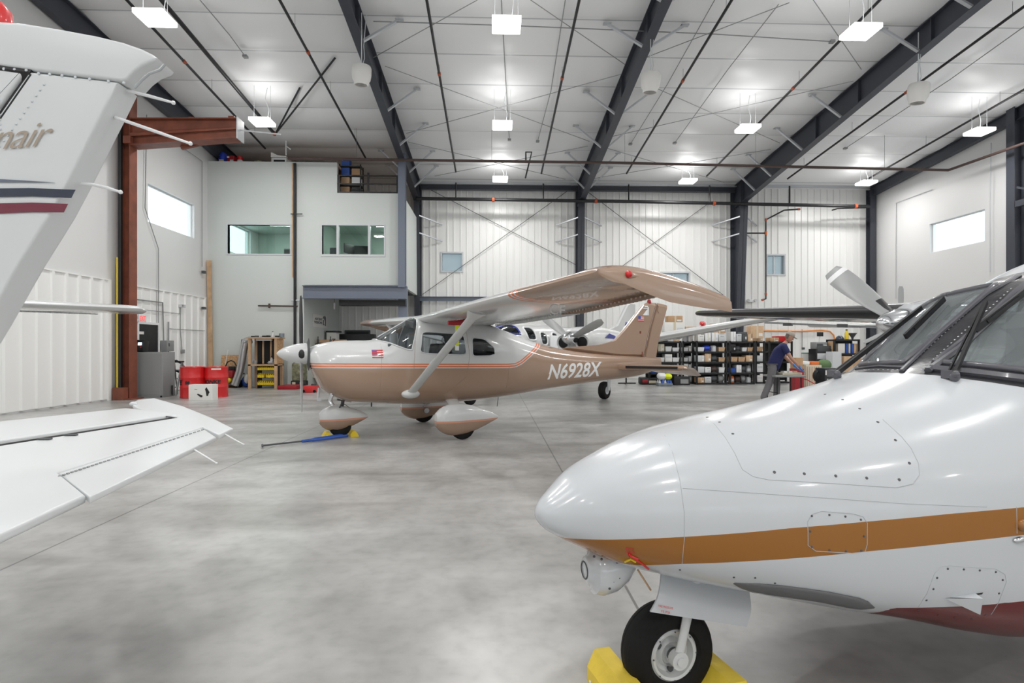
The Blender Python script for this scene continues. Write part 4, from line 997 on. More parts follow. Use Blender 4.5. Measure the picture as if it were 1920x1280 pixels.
side_w = [cut_out(bm, rounded(q, .2, 3), SIDE_PROJ, SIDE_PLANE, lambda f: f.calc_center_median().z > 1.1) for q in ([(2.95,1.78),(3.65,1.85),(3.72,1.32),(2.78,1.30)], [(4.0,1.84),(4.55,1.84),(4.6,1.34),(4.0,1.32)])]
fus2 = from_bm(bm, 'fuselage', 'twin_body', T2); set_attr(fus2, 'stripe', stripe_f)
ws = from_bm(surround, 'windshield_surround', 'frame_black', T2)
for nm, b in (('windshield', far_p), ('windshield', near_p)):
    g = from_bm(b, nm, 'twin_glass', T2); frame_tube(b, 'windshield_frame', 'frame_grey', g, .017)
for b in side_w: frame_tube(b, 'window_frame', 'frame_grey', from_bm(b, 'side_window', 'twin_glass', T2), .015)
def tube_px(mb, pts, r, lift=.0, n=6, step=14, mi=0):
    q = []
    for a, b in zip(pts, pts[1:]):
        k = max(1, int(math.hypot(b[0]-a[0], b[1]-a[1])/step))
        for i in range(k): 
            p = on2(a[0]+(b[0]-a[0])*i/k, a[1]+(b[1]-a[1])*i/k, lift)
            if p: q.append(p)
    p = on2(*pts[-1], lift)
    if p: q.append(p)
    if len(q) > 1: mb.tube(q, r, n, mi)
    return q
# broad polished posts and rivets of the surround
mb = MB(); tube_px(mb, [(1690,697),(1760,630),(1850,552),(1912,517)], .010, .004)
tube_px(mb, [(1740,697),(1800,655),(1870,590),(1925,545)], .016, .006)
tube_px(mb, [(1605,692),(1650,687),(1700,690)], .008, .003); tube_px(mb, [(1745,692),(1840,702),(1925,712),(1940,714)], .020, .004); mb.build('surround_rim', 'frame_grey', ws)
mb = MB()
def dot(mb, px, py, r, mi=0):
    p = on2(px, py); n = nrm2(px, py)
    if p: mb.lathe([(r,-.004),(r,.0012),(r*.6,.0018)], p, n, 8, mi)
for k in range(26):
    t = k/25
    for off in (-9, 9): dot(mb, 1722+t*165+off, 684-t*150+off*.75, .004)
for k in range(10): dot(mb, 1620+k*9, 693, .004)
mb.build('rivets', 'alu', ws)
# panel seams and screws
def panel(name, outline, screws, r=.0014, sr=.0055, m2='screw', closed=True):
    mb = MB(); tube_px(mb, outline+([outline[0]] if closed else []), r, 0, 5, 10)
    for a in screws: dot(mb, *a, sr, 1)
    return mb.build(name, ['seam_grey', m2], fus2)
panel('access_hatch', [(1325,786),(1340,795),(1360,820),(1378,850),(1392,880),(1412,893),(1440,899),(1560,906),(1680,914),(1712,907),(1724,890),(1722,868),(1708,840),(1690,818),(1655,786)], [(1326,782),(1349,791),(1374,813),(1452,885),(1508,888),(1567,892),(1625,896),(1686,899),(1705,868),(1679,825),(1646,791),(1612,766),(1580,749),(1547,739)], closed=False)
panel('access_panel', [(1515,995),(1514,978),(1522,964),(1540,958),(1600,963),(1618,968),(1626,980),(1626,1020),(1622,1034),(1600,1037),(1530,1033),(1515,1022)], [(1522,967),(1555,965),(1585,968),(1614,974),(1519,996),(1620,1005),(1522,1025),(1555,1031),(1586,1033),(1615,1032)], .0014, .004)
panel('scoop_panel', [(1722,1137),(1738,1112),(1752,1075),(1764,1062),(1780,1060),(1866,1066),(1884,1076),(1887,1090),(1872,1130),(1858,1152)], [(1777,1066),(1807,1067),(1837,1069),(1867,1072),(1757,1083),(1750,1104),(1737,1125),(1880,1087),(1873,1112),(1722,1143),(1759,1153),(1790,1157),(1822,1160),(1848,1153)], .0012, .004, closed=False)
mb = MB(); tube_px(mb, [(1240,800),(1262,850),(1275,900),(1283,960),(1283,1010),(1279,1056),(1275,1076)], .0013); tube_px(mb, [(1280,915),(1400,923),(1560,934),(1700,944),(1850,950)], .0013); tube_px(mb, [(1906,950),(1907,1000)], .0013)
mb.build('panel_seam', 'seam_grey', fus2)
# air scoop on the flank
mb = MB(); a, b, c, d = on2(1770,1121), on2(1829,1112), on2(1843,1111), on2(1826,1139)
mb.add([on2(1771,1121,.001), on2(1829,1112,.03), on2(1826,1139,.03), on2(1800,1132,.002)], [(0,1,2,3)]); mb.add([on2(1771,1121,-.004), on2(1843,1110,.0), on2(1829,1112,.03), on2(1829,1112,-.01)], [(0,3,2),]); mb.build('air_scoop', 'twin_white', fus2, sharp=0)
mb = MB(); mb.add([on2(1830,1112,.001), on2(1843,1110,.001), on2(1829,1140,.001), on2(1822,1138,.001)], [(0,1,2,3)]); mb.build('scoop_opening', 'black', fus2, sharp=0)
# stall vane and warning marks under the stripe
mb = MB(); p = on2(1912,1011); mb.ball(p, .02, sc=(1.6,.6,.6)); mb.build('drain_mast', 'chrome', fus2)
p = on2(1916,984); MB().ball(p, .022).build('light_lens', 'gold_trim', fus2)
for k, (txt, y) in enumerate((('PITOT', 1025), ('LIMITS', 1031))):
    me = text_mesh(txt, 1., 0, .02, 0); co = [v.co for v in me.vertices]; x1 = max(c.x for c in co); y1 = max(c.y for c in co)
    for v in me.vertices: v.co = on2(1173+v.co.x/x1*16+k, y+5-v.co.y/y1*4.5+(v.co.x/x1)*1.5, .0015)
    me.materials.clear(); me.materials.append(MT['red']); ob = bpy.data.objects.new('warning_lettering', me); C.objects.link(ob); ob.parent = fus2
mb = MB(); tube_px(mb, [(1179,1037),(1190,1046),(1205,1056),(1216,1065)], .004, .003, 6, 4); tube_px(mb, [(1180,1040),(1196,1047)], .005, .003, 6, 4); mb.build('tow_limit_mark', 'red', fus2)
mb = MB(); tube_px(mb, [(1172,1052),(1183,1047),(1192,1052)], .004, .002, 6, 4); mb.build('warning_mark', 'yellow', fus2)
# landing light pod under the nose
c = on2(1150,1048)
yc = 0.0
def at2(px, py, y):    # sight line met with the plane of local y
    d = MI2.to_3x3() @ ray(px, py); return E2+d*((y-E2.y)/d.y)
f0, r0 = at2(1098,1067,-.02), at2(1195,1075,-.02)
L = r0.x-f0.x; zc = (at2(1120,1040,-.02).z+at2(1120,1102,-.02).z)/2
pod = MB(); R = []
for u, rr2, dz in ((-.02,.040,.012),(0,.047,.012),(.07,.055,.008),(.12,.082,.0),(.28,.092,0),(.5,.088,.004),(.72,.07,.012),(.9,.04,.025),(1.0,.012,.035)):
    R.append([V((f0.x+u*L, -.02+rr2*math.cos(q)*.95, zc+dz+rr2*math.sin(q)*(1.0 if math.sin(q) < 0 else 1.1))) for q in [2*PI*j/24 for j in range(24)]])
pod.rings(R); pod = pod.build('light_pod', 'twin_white', T2, sharp=50)
MB().lathe([(.036,0),(.030,-.002),(.028,.03),(.001,.034)], (f0.x-.02*L-.001,-.02,zc+.012), (1,0,0), 20, caps=False).build('pod_opening', 'darkgrey', pod)
mb = MB(); 
for px, py in ((1114,1043),(1128,1048),(1157,1054),(1143,1103),(1161,1083),(1150,1090)):
    p = at2(px, py, -.1); mb.ball(p, .005)
mb.build('pod_screws', 'screw', pod)
# nose gear: strut, doors, wheel
wc = V((.5745, 0., .19))
c0 = MI2 @ cam_w((1250-960)/1040*2.31, 2.31, .195); wc = V((c0.x, c0.y, .195))
WR, WW = .195, .14
ty = MB(); ty.lathe([(.105,-WW*.40),(.118,-WW*.50),(.15,-WW*.53),(.178,-WW*.44),(.190,-WW*.30),(.195,-WW*.18),(.1935,-WW*.16),(.1935,-WW*.14),(.195,-WW*.12),(.195,WW*.12),(.1935,WW*.14),(.1935,WW*.16),(.195,WW*.18),(.19,WW*.30),(.178,WW*.44),(.15,WW*.53),(.118,WW*.50),(.105,WW*.40)], wc, (0,1,0), 48, caps=False)
tyre = ty.build('nose_wheel', 'rubber', T2)
hb = MB(); hb.lathe([(.006,-.03),(.045,-.03),(.05,-.045),(.062,-.02),(.078,-.028),(.088,-.058),(.098,-.062),(.107,-.054),(.109,-.03),(.109,.03),(.107,.054),(.08,.04),(.01,.03)], wc, (0,1,0), 40); hub = hb.build('wheel_hub', 'ac_white', tyre)
mb = MB()
for k in range(3): q = 2*PI*k/3+.5; mb.lathe([(.013,0),(.013,-.012)], wc+V((math.cos(q)*.066, -.022, math.sin(q)*.066)), (0,1,0), 10)
for k in range(8): q = 2*PI*k/8; mb.lathe([(.003,0),(.003,-.003)], wc+V((math.cos(q)*.098, -.062, math.sin(q)*.098)), (0,1,0), 6)
mb.build('hub_bolts', 'darkgrey', hub)
MB().lathe([(.03,-.03),(.034,-.052),(.022,-.056),(.02,-.05),(.004,-.05)], wc, (0,1,0), 20).build('axle_nut', 'chrome', hub)
ay = wc.y-.085; top = at2(1292,1140,ay); ax = at2(1262,1212,ay)
mb = MB(); d = (top-V((wc.x,ay,wc.z))).normalized()
mb.rings([[V((wc.x,ay,wc.z))+d*t+V((k*.024*math.cos(q), .016*math.sin(q), 0)) for q in [2*PI*j/12 for j in range(12)]] for t, k in ((.0,1.),(.08,.8),(.2,.9),(.32,1.2))]); mb.lathe([(.036,-.018),(.036,.018)], (wc.x,ay,wc.z), (0,1,0), 18); mb.lathe([(.018,-.026),(.018,.03)], (wc.x,ay,wc.z), (0,1,0), 12)
mb.tube([V((wc.x,ay,wc.z))+d*.32, (wc.x+.11,wc.y,.62)], .03, 10); mb.build('gear_fork', 'ac_white', T2)
dy_ = -.125
q = [at2(1240,1077,dy_+.03), at2(1405,1108,dy_+.03), at2(1400,1175,dy_-.03), at2(1220,1147,dy_-.03)]
mb = MB(); n = 8; R = []
for i in range(n+1):
    u = i/n; a = q[0].lerp(q[3], u); b = q[1].lerp(q[2], u); bow = -.018*math.sin(PI*u)
    R.append([a+V((0,bow,0)), b+V((0,bow,0)), b+V((0,bow+.008,0)), a+V((0,bow+.008,0))])
gd = mb.rings(R).build('gear_door', 'twin_white', T2, sharp=40)
for k, (txt, py, wpx) in enumerate((('TIRE PRESSURE', 1137.5, 28), ('75 PSI', 1147.5, 17))):
    a = at2(1234+k*5, py, dy_-.043+.006*k*0); b = at2(1234+k*5+wpx, py+wpx*.17, dy_-.043)
    text_on(txt, 'door_lettering', 'red', gd, a, (b-a).normalized(), V((0,0,1)), .0085, (b-a).length, bold=.01, lift=-.0)
MB().tube([at2(1196,1068,-.05), at2(1220,1106,-.05)], .004, 6).build('door_link', 'wood', T2)
# grey strake fairing under the flank
mb = MB(); pts = []
for k in range(15):
    u = k/14; px = 1376+u*262; py = float(np.interp(px, [1376,1400,1470,1540,1600,1640], [1093,1099,1108,1118,1130,1140])); c = on2(px, py); 
    rr2 = .0265*min(1, (u*6+.05))**.6*min(1, ((1-u)*9+.05))**.6; pts.append((c, rr2, nrm2(px, py)))
R = [[c+n.cross(V((1,0,0))).normalized()*(rr2*1.5*math.sin(q))+n*(rr2*.45*math.cos(q)) for q in [2*PI*j/14 for j in range(14)]] for c, rr2, n in pts]
mb.rings(R).build('strake', 'boot_grey', T2, sharp=60)
mb = MB()
for px, py in ((1453,1093),(1497,1102),(1540,1110),(1583,1118),(1625,1127),(1275,1068),(1416,1083),(1376,1082)): dot(mb, px, py, .004)
mb.build('skin_screws', 'screw', fus2)
# wipers
def wiper(base, arm, tip0, tip1, lift=.05):
    b = on2(*base, .015); mbp = MB().ball(b, .022, 10).ball(b+V((-.01,-.012,.012)), .016, 8).box(b+V((0,.02,.01)), (.035,.05,.035))
    w = mbp.build('wiper_pivot', 'frame_grey', T2)
    a0, e = b+V((0,0,.01)), on2(*arm, lift)
    MB().bar(a0, e, .012, .022).tube([a0+V((.0,.03,0)), e+V((0,.012,0))], .006, 6).build('wiper_arm', 'black', w)
    t0, t1 = on2(*tip0, .03), on2(*tip1, .03); MB().bar(t0, t1, .012, .03).bar(t0.lerp(t1,.2), t0.lerp(t1,.8), .02, .014).build('wiper_blade', 'black', w)
wiper((1571,709), (1738,590), (1703,640), (1776,568), .05)
wiper((1789,712), (1858,585), (1832,628), (1930,552), .06)
# dark cockpit inside
mb = MB(); mb.box2((2.02,-.6,1.12), (2.45,.6,1.30), bev=.04).box2((2.2,-.62,.6), (2.5,.62,1.25)); mb.build('instrument_panel', 'seat', T2)
for y in (-.32, .32): MB().box((3.2,y,.85), (.5,.45,.2), bev=.05).box((3.48,y,1.3), (.14,.45,.75), bev=.05).box((3.5,y,1.72), (.1,.25,.18), bev=.04).build('seat', 'seat_grey', T2)
mb = MB().box2((2.2,-.6,.5), (7.5,.6,.55)).box2((4.6,-.66,.55), (4.64,.66,2.0)); mb.build('cabin_floor', 'darkgrey', T2)
for sg in (-1, 1): MB().tube([(2.45,sg*.3,1.1),(2.6,sg*.3,1.15),(2.62,sg*.3-.14,1.28)], .015, 6).tube([(2.6,sg*.3,1.15),(2.62,sg*.3+.14,1.28)], .015, 6).build('yoke', 'black', T2)
# wings, nacelles, propellers
ch, wz = 1.75, 1.79
def wing2(sg):
    R = []
    for y, x0, c, z in ((.5,5.15,2.2,wz-.08),(2.3,5.15,2.1,wz+.01),(4.5,5.42,1.65,wz+.14),(7.2,5.75,1.1,wz+.30),(7.45,5.86,.95,wz+.315),(7.55,6.0,.6,wz+.32)):
        R.append([V((x0+px, sg*y, z+pz-px*.055)) for px, pz in airfoil(c, .13, 16)])
    w = MB().rings(R).build('wing', 'twin_white', T2, sharp=45)
    R = []
    for y, x0, c, z in ((2.7,5.20,2.02,wz+.035),(4.5,5.42,1.65,wz+.14),(7.2,5.75,1.1,wz+.30),(7.45,5.86,.95,wz+.315)):
        af = [p for p in airfoil(c*1.02, .155, 24) if p[0] < c*.045]; af = sorted(af, key=lambda p: math.atan2(p[1]-.0, p[0]-c*.2) % (2*PI)); R.append([V((x0+px-.012, sg*y, z+pz-px*.055)) for px, pz in af])
    MB().rings(R).build('deicing_boot', 'black', w)
    mb = MB().bar((7.0,sg*3.1,wz-.14),(6.75,sg*6.4,wz+.1),.36,.03); 
    mb.build('flap', 'twin_white', w, sharp=0)
    for y in (3.6, 4.7, 5.8): MB().box((6.55, sg*y, wz-.11+.055*(y-3)), (.2,.015,.05)).build('flap_hinge', 'midgrey', w)
    MB().lathe([(.01,-.06),(.03,-.03),(.04,.02),(.03,.1),(.01,.16)], (5.95,sg*7.5,wz+.34), (1,0,0), 10).build('navigation_light', 'red' if sg < 0 else 'lime', w)
    pc = V((4.73, sg*2.3, 1.69))
    n_ = MB(); n_.lathe([(.15,.06),(.2,.10),(.24,.3),(.27,.7),(.29,1.5),(.24,2.6),(.10,3.6),(.02,4.0)], pc, (1,0,.02), 24)
    nc = n_.build('nacelle', 'twin_white', T2); MB().lathe([(.08,.02),(.1,.0),(.12,.02)], pc+V((.08,0,-.16)), (1,0,0), 16).build('air_intake', 'black', nc)
    sp = MB().lathe([(.005,-.30),(.05,-.28),(.10,-.2),(.14,-.08),(.155,.0),(.155,.07)], pc, (1,0,0), 24).build('spinner', 'chrome', T2)
    # two blades, one reaching up and outwards
    base = math.radians(37) if sg > 0 else math.radians(90)
    for k in range(2):
        an = base+PI*k
        dv = V((0, math.cos(an), math.sin(an)))
        mbb = MB(); R = []; t = V((1,0,0)).cross(dv)
        for i in range(15):
            u = i/14; rr2 = .12+u*.96; cw = (.10+.15*math.sin(PI*min(1,.05+u*.62)))*(1 if u < .9 else 1-.3*((u-.9)/.1)); q = math.radians(62-32*u); e = t*math.cos(q)+V((1,0,0))*math.sin(q); f = dv.cross(e); th = cw*(.35 if u < .1 else .12)
            R.append([pc+dv*rr2+e*(cw/2*math.cos(z))+f*(th/2*math.sin(z)) for z in [2*PI*j/14 for j in range(14)]])
        mbb.rings(R); nf = len(mbb.f); mi_ = []
        for fi in range(nf):
            i = fi//14
            mi_.append(1 if i == 12 else (0 if i > 3 else 2 if (fi % 14) in (11,12,13,0,1,2) else 0))
        mbb.m = mi_; bl = mbb.build('propeller_blade', ['blade_grey', 'white', 'black'], sp, sharp=60)
mat('blade_grey', (.33,.34,.34), .38)
wing2(1); wing2(-1)
R = [[V((5.15+px, y, wz+pz-.0)) for px, pz in airfoil(2.2, .13, 16)] for y in (-.6, 0, .6)]; MB().rings(R).build('wing_center', 'twin_white', T2, sharp=45)
# main wheels and tail, beyond the frame
for sg in (-1, 1):
    mb = MB(); mb.lathe([(.12,-.09),(.26,-.1),(.3,-.05),(.3,.05),(.26,.1),(.12,.09)], (6.3,sg*2.3,.30), (0,1,0), 24); mb.build('main_wheel', 'rubber', T2); MB().tube([(6.3,sg*2.18,.3),(6.25,sg*2.2,1.6)], .05, 8).build('gear_leg', 'ac_white', T2)
# yellow chock cradle of the nose wheel
wg = MW2 @ V((wc.x, wc.y, 0)); 
def ramp_chock(label, c, rz):
    t = thing('wheel_chock', label, 'wheel chock', c, rz); mb = MB()
    mb.prism([(0,-.19,0),(.20,-.19,0),(.20,-.19,.06),(.165,-.19,.13),(.095,-.19,.13)], (0,.36,0)); mb.build('block', 'yellow_wood', t, sharp=0)
    MB().tube([(.15,-.1,.11),(.17,-.13,.02),(.2,-.16,.01)], .008, 6).build('rope', 'white', t); return t
ra = A2
ramp_chock('yellow wooden chock ahead of the large white airplane nose wheel', wg-V((math.cos(ra), math.sin(ra), 0))*.075, ra+PI)
ramp_chock('yellow wooden chock behind the large white airplane nose wheel', wg+V((math.cos(ra), math.sin(ra), 0))*.075, ra)
# ================= white tail close to the viewpoint =================
YF, ZS = 1.08, 1.05
TP = thing('tail_airplane', 'white airplane tail with navy and crimson stripes, its elevator low over the floor', 'airplane', (-1.4, YF, 0))
TO = V(TP.location)
fy = lambda p, Y=YF: at_Y(p[0], p[1], Y)-TO
mat('tail_white', (.68,.70,.71), .3); mat('navy', (.018,.028,.055), .25, coat=.5); mat('crimson', (.17,.012,.035), .25, coat=.5); mat('slate', (.15,.17,.22), .3); mat('script_tan', (.40,.33,.26), .35)
mat('rivet_white', (.66,.69,.72), .3)
def plate(name, pts, vec, m, parent, bev=.008):
    """thick plate with rounded edges from an outline and a thickness vector"""
    bm = bmesh.new(); vec = V(vec); vs = [bm.verts.new(V(p)-vec/2) for p in pts]; f = bm.faces.new(vs)
    r = bmesh.ops.extrude_face_region(bm, geom=[f]); bmesh.ops.translate(bm, verts=[g for g in r['geom'] if isinstance(g, bmesh.types.BMVert)], vec=vec)
    bmesh.ops.recalc_face_normals(bm, faces=bm.faces[:])
    n = vec.normalized(); es = [e for e in bm.edges if len(e.link_faces) == 2 and any(abs(q.normal.dot(n)) > .9 for q in e.link_faces) and not all(abs(q.normal.dot(n)) > .9 for q in e.link_faces)]
    if bev: bmesh.ops.bevel(bm, geom=es, offset=bev, segments=3, profile=.6, affect='EDGES')
    return from_bm(bm, name, m, parent, 40)
fin_px = [(-330,140),(-60,136),(0,136.5),(69,146),(68,152),(0,246),(-110,398),(-240,570),(-330,570)]
rud_px = [(79,149),(240,168),(222,205),(186,276),(148,352),(120,404),(60,500),(0,606),(-60,705),(-110,785),(-200,785),(-235,575),(-104,404),(6,253)]
cap_px = [(-330,50),(-60,52),(0,56),(60,59),(130,70),(200,83),(250,95),(284,107),(304,117),(311,123),(307,129),(286,137),(270,149),(257,163),(248,166),(75,145),(0,134.5),(-60,133),(-330,135)]
fin_ = plate('fin', [fy(p) for p in fin_px], (0,.06,0), 'tail_white', TP, .006)
rud_ = plate('rudder', [fy(p) for p in rud_px], (0,.06,0), 'tail_white', TP, .005)
cap_ = plate('fin_cap', [fy(p) for p in cap_px], (0,.06,0), 'tail_white', TP, .006)
MB().lathe([(.03,-.02),(.032,.0),(.03,.03),(.018,.045),(.001,.05)], fy((-15,48)), (0,0,1), 18).build('beacon', 'red', cap_)
mb = MB().tube([fy(p, YF-.031) for p in ((309,121),(300,131),(280,138),(266,150),(252,165))], .0025, 6).build('cap_seam', 'seam_grey', cap_)
FY = YF-.0305
mb = MB()
for p in ((7,129),(27,130),(49,131.5),(72,137.5),(93,139),(116,141.5),(141,144.5),(168,148),(203,152),(232,155)): mb.ball(fy(p, YF-.031), .0028, 8, sc=(1,.5,1))
mb.build('rivet', 'rivet_white', cap_)
mb = MB()
for k in range(13): mb.ball(fy((82-k*7.5, 158+k*10.6), YF-.031), .0022, 6, sc=(1,.5,1))
for k in range(9): mb.ball(fy((-3+k*.4, 170+k*9), YF-.031), .0022, 6, sc=(1,.5,1))
for p in ((52,352),(45,363),(31,390)): MB().ball(fy(p, FY), .0025, 6, sc=(1,.5,1)).build('screw', 'rivet_white', rud_)
mb.build('rivet', 'rivet_white', rud_)
def strip(pts, r, parent, nm='hinge_gap', m='black'): MB().tube(pts, r, 6).build(nm, m, parent)
strip([fy((-60,134.5),YF-.012), fy((0,135.5),YF-.012), fy((72,145.5),YF-.012)], .020, fin_); strip([fy((73,148),YF-.012), fy((3,249),YF-.012), fy((-100,394),YF-.012)], .019, fin_)
def decal(name, px, m, parent, Y=FY-.0015): return MB().prism([fy(p, Y) for p in px], (0,.001,0)).build(name, m, parent, sharp=0)
decal('slate_stripe', [(-60,333),(0,335.5),(60,339),(102,342),(40,341.5),(0,341.5),(-60,340)], 'slate', rud_)
decal('navy_stripe', [(-60,355),(0,353),(60,352.5),(141,355.5),(133,371),(60,368),(0,369),(-60,371)], 'navy', rud_)
decal('crimson_stripe', [(-60,384),(0,381),(60,379.5),(127,382),(119,398),(60,397.5),(0,400),(-60,405)], 'crimson', rud_)
# script lettering, cut off by the frame edge
a, b = fy((-14,278), FY), fy((99,257), FY)
me = text_mesh('nair', 1., .55, -.004, 0, .92); co = [v.co for v in me.vertices]; x0 = min(c.x for c in co); x1 = max(c.x for c in co); y1 = max(c.y for c in co)
for v in me.vertices:
    u, t = (v.co.x-x0)/(x1-x0), v.co.y/y1; px = -16+u*116; py = 281-u*9-t*44; v.co = fy((px, py), FY-.002)
me.materials.clear(); me.materials.append(MT['script_tan']); ob = bpy.data.objects.new('script_lettering', me); C.objects.link(ob); ob.parent = rud_
def wick(pts, parent, r=.0032): MB().tube(pts, [r]*(len(pts)-1)+[r*.7], 8).ball(pts[-1], r*1.3, 8).build('static_wick', 'white', parent)
wick([fy((236,169),YF), fy((280,180),YF), fy((325,192.5),YF)], rud_); wick([fy((216,220),YF), fy((285,244),YF), fy((357,269),YF)], rud_)
wick([fy((148,344.5),YF), fy((175,346),YF), fy((200,351.5),YF), fy((226,360),YF)], rud_)
# horizontal tail: fixed plane, elevator with horn and tab
hz = lambda p, z=ZS: at_Z(p[0], p[1], z)-TO
def ext(p, q, y):  # run the edge p-q on to the root
    t = (y-TO.y-p.y)/(q.y-p.y); return p+(q-p)*t
L0, L1 = hz((0,796)), hz((236,770)); G0, G1 = hz((0,833)), hz((331,781.5)); E0, E1 = hz((0,841)), hz((334,786.5)); T0, T1 = hz((0,1010)), hz((160,935.5))
yr = 1.14
stab = plate('stabilizer', [ext(L0,L1,yr), L1, hz((266,773)), G1, ext(G0,G1,yr)], (0,0,.036), 'tail_white', TP, .010)
elev = plate('elevator', [ext(E0,E1,yr), E1, hz((285,776)), hz((262,769)), hz((249,763)), hz((249,757)), hz((258,752)), hz((290,749)), hz((345,765)), hz((400,788)), hz((437,807)), hz((410,819.5)), hz((380,804)), hz((108,892)), T1, ext(T0,T1,yr)], (0,0,.024), 'tail_white', TP, .008)
tab = plate('trim_tab', [hz((110.5,892.5)), hz((380,806)), hz((405,823)), hz((168,938))], (0,0,.02), 'tail_white', elev, .006)
mb = MB()
for k in range(36):
    u = k/35; a = hz((110+u*268, 893-u*87), ZS+.012); b = hz((110+(u+.015)*268, 893-(u+.015)*87), ZS+.012); mb.tube([a, b], .003, 6)
mb.build('piano_hinge', 'midgrey', elev, sharp=60)
mb = MB()
for p in ((84,822.5),(133,815)): MB().box(hz(p, ZS+.016), (.05,.018,.006)).build('hinge_bracket', 'darkgrey', stab)
strip([ext(hz((0,837)),hz((332,784)),yr), hz((332,784))], .011, stab)
MB().tube([hz((256,773),ZS+.011), hz((331,783.5),ZS+.011)], .004, 6).build('horn_seam', 'darkgrey', elev)
MB().ball(hz((250,757.5),ZS+.015), .022, 12, sc=(1.2,.8,.8)).build('horn_weight', 'lightgrey', elev)
wick([hz((421,813)), hz((440,824)), hz((457,833))], elev, .003); wick([hz((365,843)), hz((386,856)), hz((406,868))], elev, .003)
# rear fuselage, off to the side of the frame
s = np.linspace(0, 5.5, 24); r_ = .10+.42*(s/5.5)**.8
b = loft_bm(s, r_, 1.16+.45*(s/5.5), 1.02-.55*(s/5.5), np.full(24, 2.2), 32, .5); bmesh.ops.transform(b, matrix=M.Rotation(PI, 4, 'Z'), verts=b.verts); bmesh.ops.translate(b, verts=b.verts, vec=(-.02, 0, 0))
from_bm(b, 'rear_fuselage', 'tail_white', TP)
for y in (-1.2, 1.2): MB().tube([(-5.2,y*.3,.7),(-5.3,y*.8,.28)], .04, 8).build('gear_leg', 'tail_white', TP)
for y in (-.96, .96):
    mb = MB(); wheel(mb, (-5.3,y,.22), .22, .16); mb.build('main_wheel', 'rubber', TP)
plate('lower_fin', [fy((-105,783)), fy((-215,783)), V((-.7,0,1.05)), V((-.05,0,1.05))], (0,.06,0), 'tail_white', TP, .0)

# ================= white high wing behind that tail =================
tipw = at_Z(262, 582, 2.12); rd = V((-.46,-.887,-.013)).normalized(); cdw = V((.887,-.46,0))
HW = thing('airplane_wing', 'white high wing with ribbed control surfaces, seen past the white tail', 'wing', (tipw.x+rd.x*4.3, tipw.y+rd.y*4.3, 0))
ho = V(HW.location); R = []
for u, c, dz in ((0,.35,-.05),(.06,.8,-.03),(.22,1.15,0),(.5,1.25,.0),(1.6,1.4,-.01),(4.6,1.5,-.02)):
    R.append([tipw-ho+rd*u-cdw*(px-.38*c)+V((0,0,pz+dz-.03*px)) for px, pz in airfoil(c, .11, 14)])
hw = MB().rings(R).build('wing_panel', 'ac_white', HW, sharp=45)
mb = MB()
for u in np.arange(.5, 4.5, .075):
    c = 1.25+.06*u; a = tipw-ho+rd*u-cdw*(.70*c-.38*c)+V((0,0,-.075)); b = tipw-ho+rd*u-cdw*(.985*c-.38*c)+V((0,0,-.055)); mb.bar(a, b, .03, .02)
mb.build('aileron', 'lightgrey', hw, sharp=0)
mb = MB()
for q in (.25, -.45): mb.tube([V((0,0,2.0))-cdw*q, V((0,0,.03))-cdw*(q*1.6)+rd*.2], .03, 8); mb.tube([V((0,0,2.0))-cdw*q, V((0,0,.03))-cdw*(q*1.6)-rd*.3], .03, 8)
mb.bar(V((0,0,2.0))-cdw*.5, V((0,0,2.0))+cdw*.4, .1, .08); mb.build('trestle', 'darkgrey', HW)

# ================= white and blue twin behind the tan tail =================
BL = (.02,.035,.26)
mat('twin_blue', BL, .3, coat=.4)
A3 = math.radians(54.3)-TH; o3 = cam_w(.94, 16.56)
BT = thing('twin_airplane', 'white and blue twin-engine airplane partly hidden behind the tan airplane', 'airplane', o3, A3)
s = np.concatenate([np.linspace(0,.4,8)**2/.4, np.linspace(.45, 11.4, 70)])
kx = [0,.1,.4,1.,1.6,2.1,2.6,3.2,4.,5.5,7.5,9.5,11.4]
w_ = hermite(s, kx, [.05,.18,.33,.48,.57,.61,.63,.64,.65,.62,.48,.28,.06]); zt = hermite(s, kx, [1.3,1.42,1.53,1.66,1.74,1.86,2.02,2.10,2.12,2.08,1.98,1.86,1.72]); zb = hermite(s, kx, [1.22,1.08,.98,.88,.83,.8,.78,.78,.78,.80,.95,1.18,1.52])
bm = loft_bm(s, w_, zt, zb, np.full(len(s), 2.4), 56, .48); bmesh.ops.translate(bm, verts=bm.verts, vec=(-4.6,0,0))
al = lambda f: True
cps = {'windshield': [(-2.55,1.80),(-1.98,1.78),(-1.92,2.02),(-2.1,2.06),(-2.5,1.88)], 'side_window': rounded([(-1.72,1.98),(-1.32,1.98),(-1.32,1.62),(-1.72,1.62)], .3, 3)}
gl = [(k, cut_out(bm, p, SIDE_PROJ, SIDE_PLANE, lambda f: f.calc_center_median().z > 1.2)) for k, p in cps.items()]
for x in (-.95, -.35, .25, .85): gl.append(('side_window', cut_out(bm, rounded([(x-.17,1.86),(x+.17,1.86),(x+.17,1.50),(x-.17,1.50)], .4, 3), SIDE_PROJ, SIDE_PLANE, lambda f: f.calc_center_median().z > 1.2)))
f3 = from_bm(bm, 'fuselage', 'ac_white', BT)
for k, b in gl:
    for sg in (-1, 1):
        b2 = b.copy(); bmesh.ops.delete(b2, geom=[f for f in b2.faces if f.calc_center_median().y*sg < 0], context='FACES')
        g = from_bm(b2, k, 'dark_glass', BT); frame_tube(b2, 'window_frame', 'twin_blue' if k == 'windshield' else 'white', g, .03)
fin3 = slab(MB(), [(3.9,0,1.95),(5.0,0,2.2),(6.0,0,3.1),(6.25,0,3.2),(6.75,0,3.2),(6.8,0,1.7),(4.4,0,1.75)], .14).build('fin', 'ac_white', BT, sharp=30)
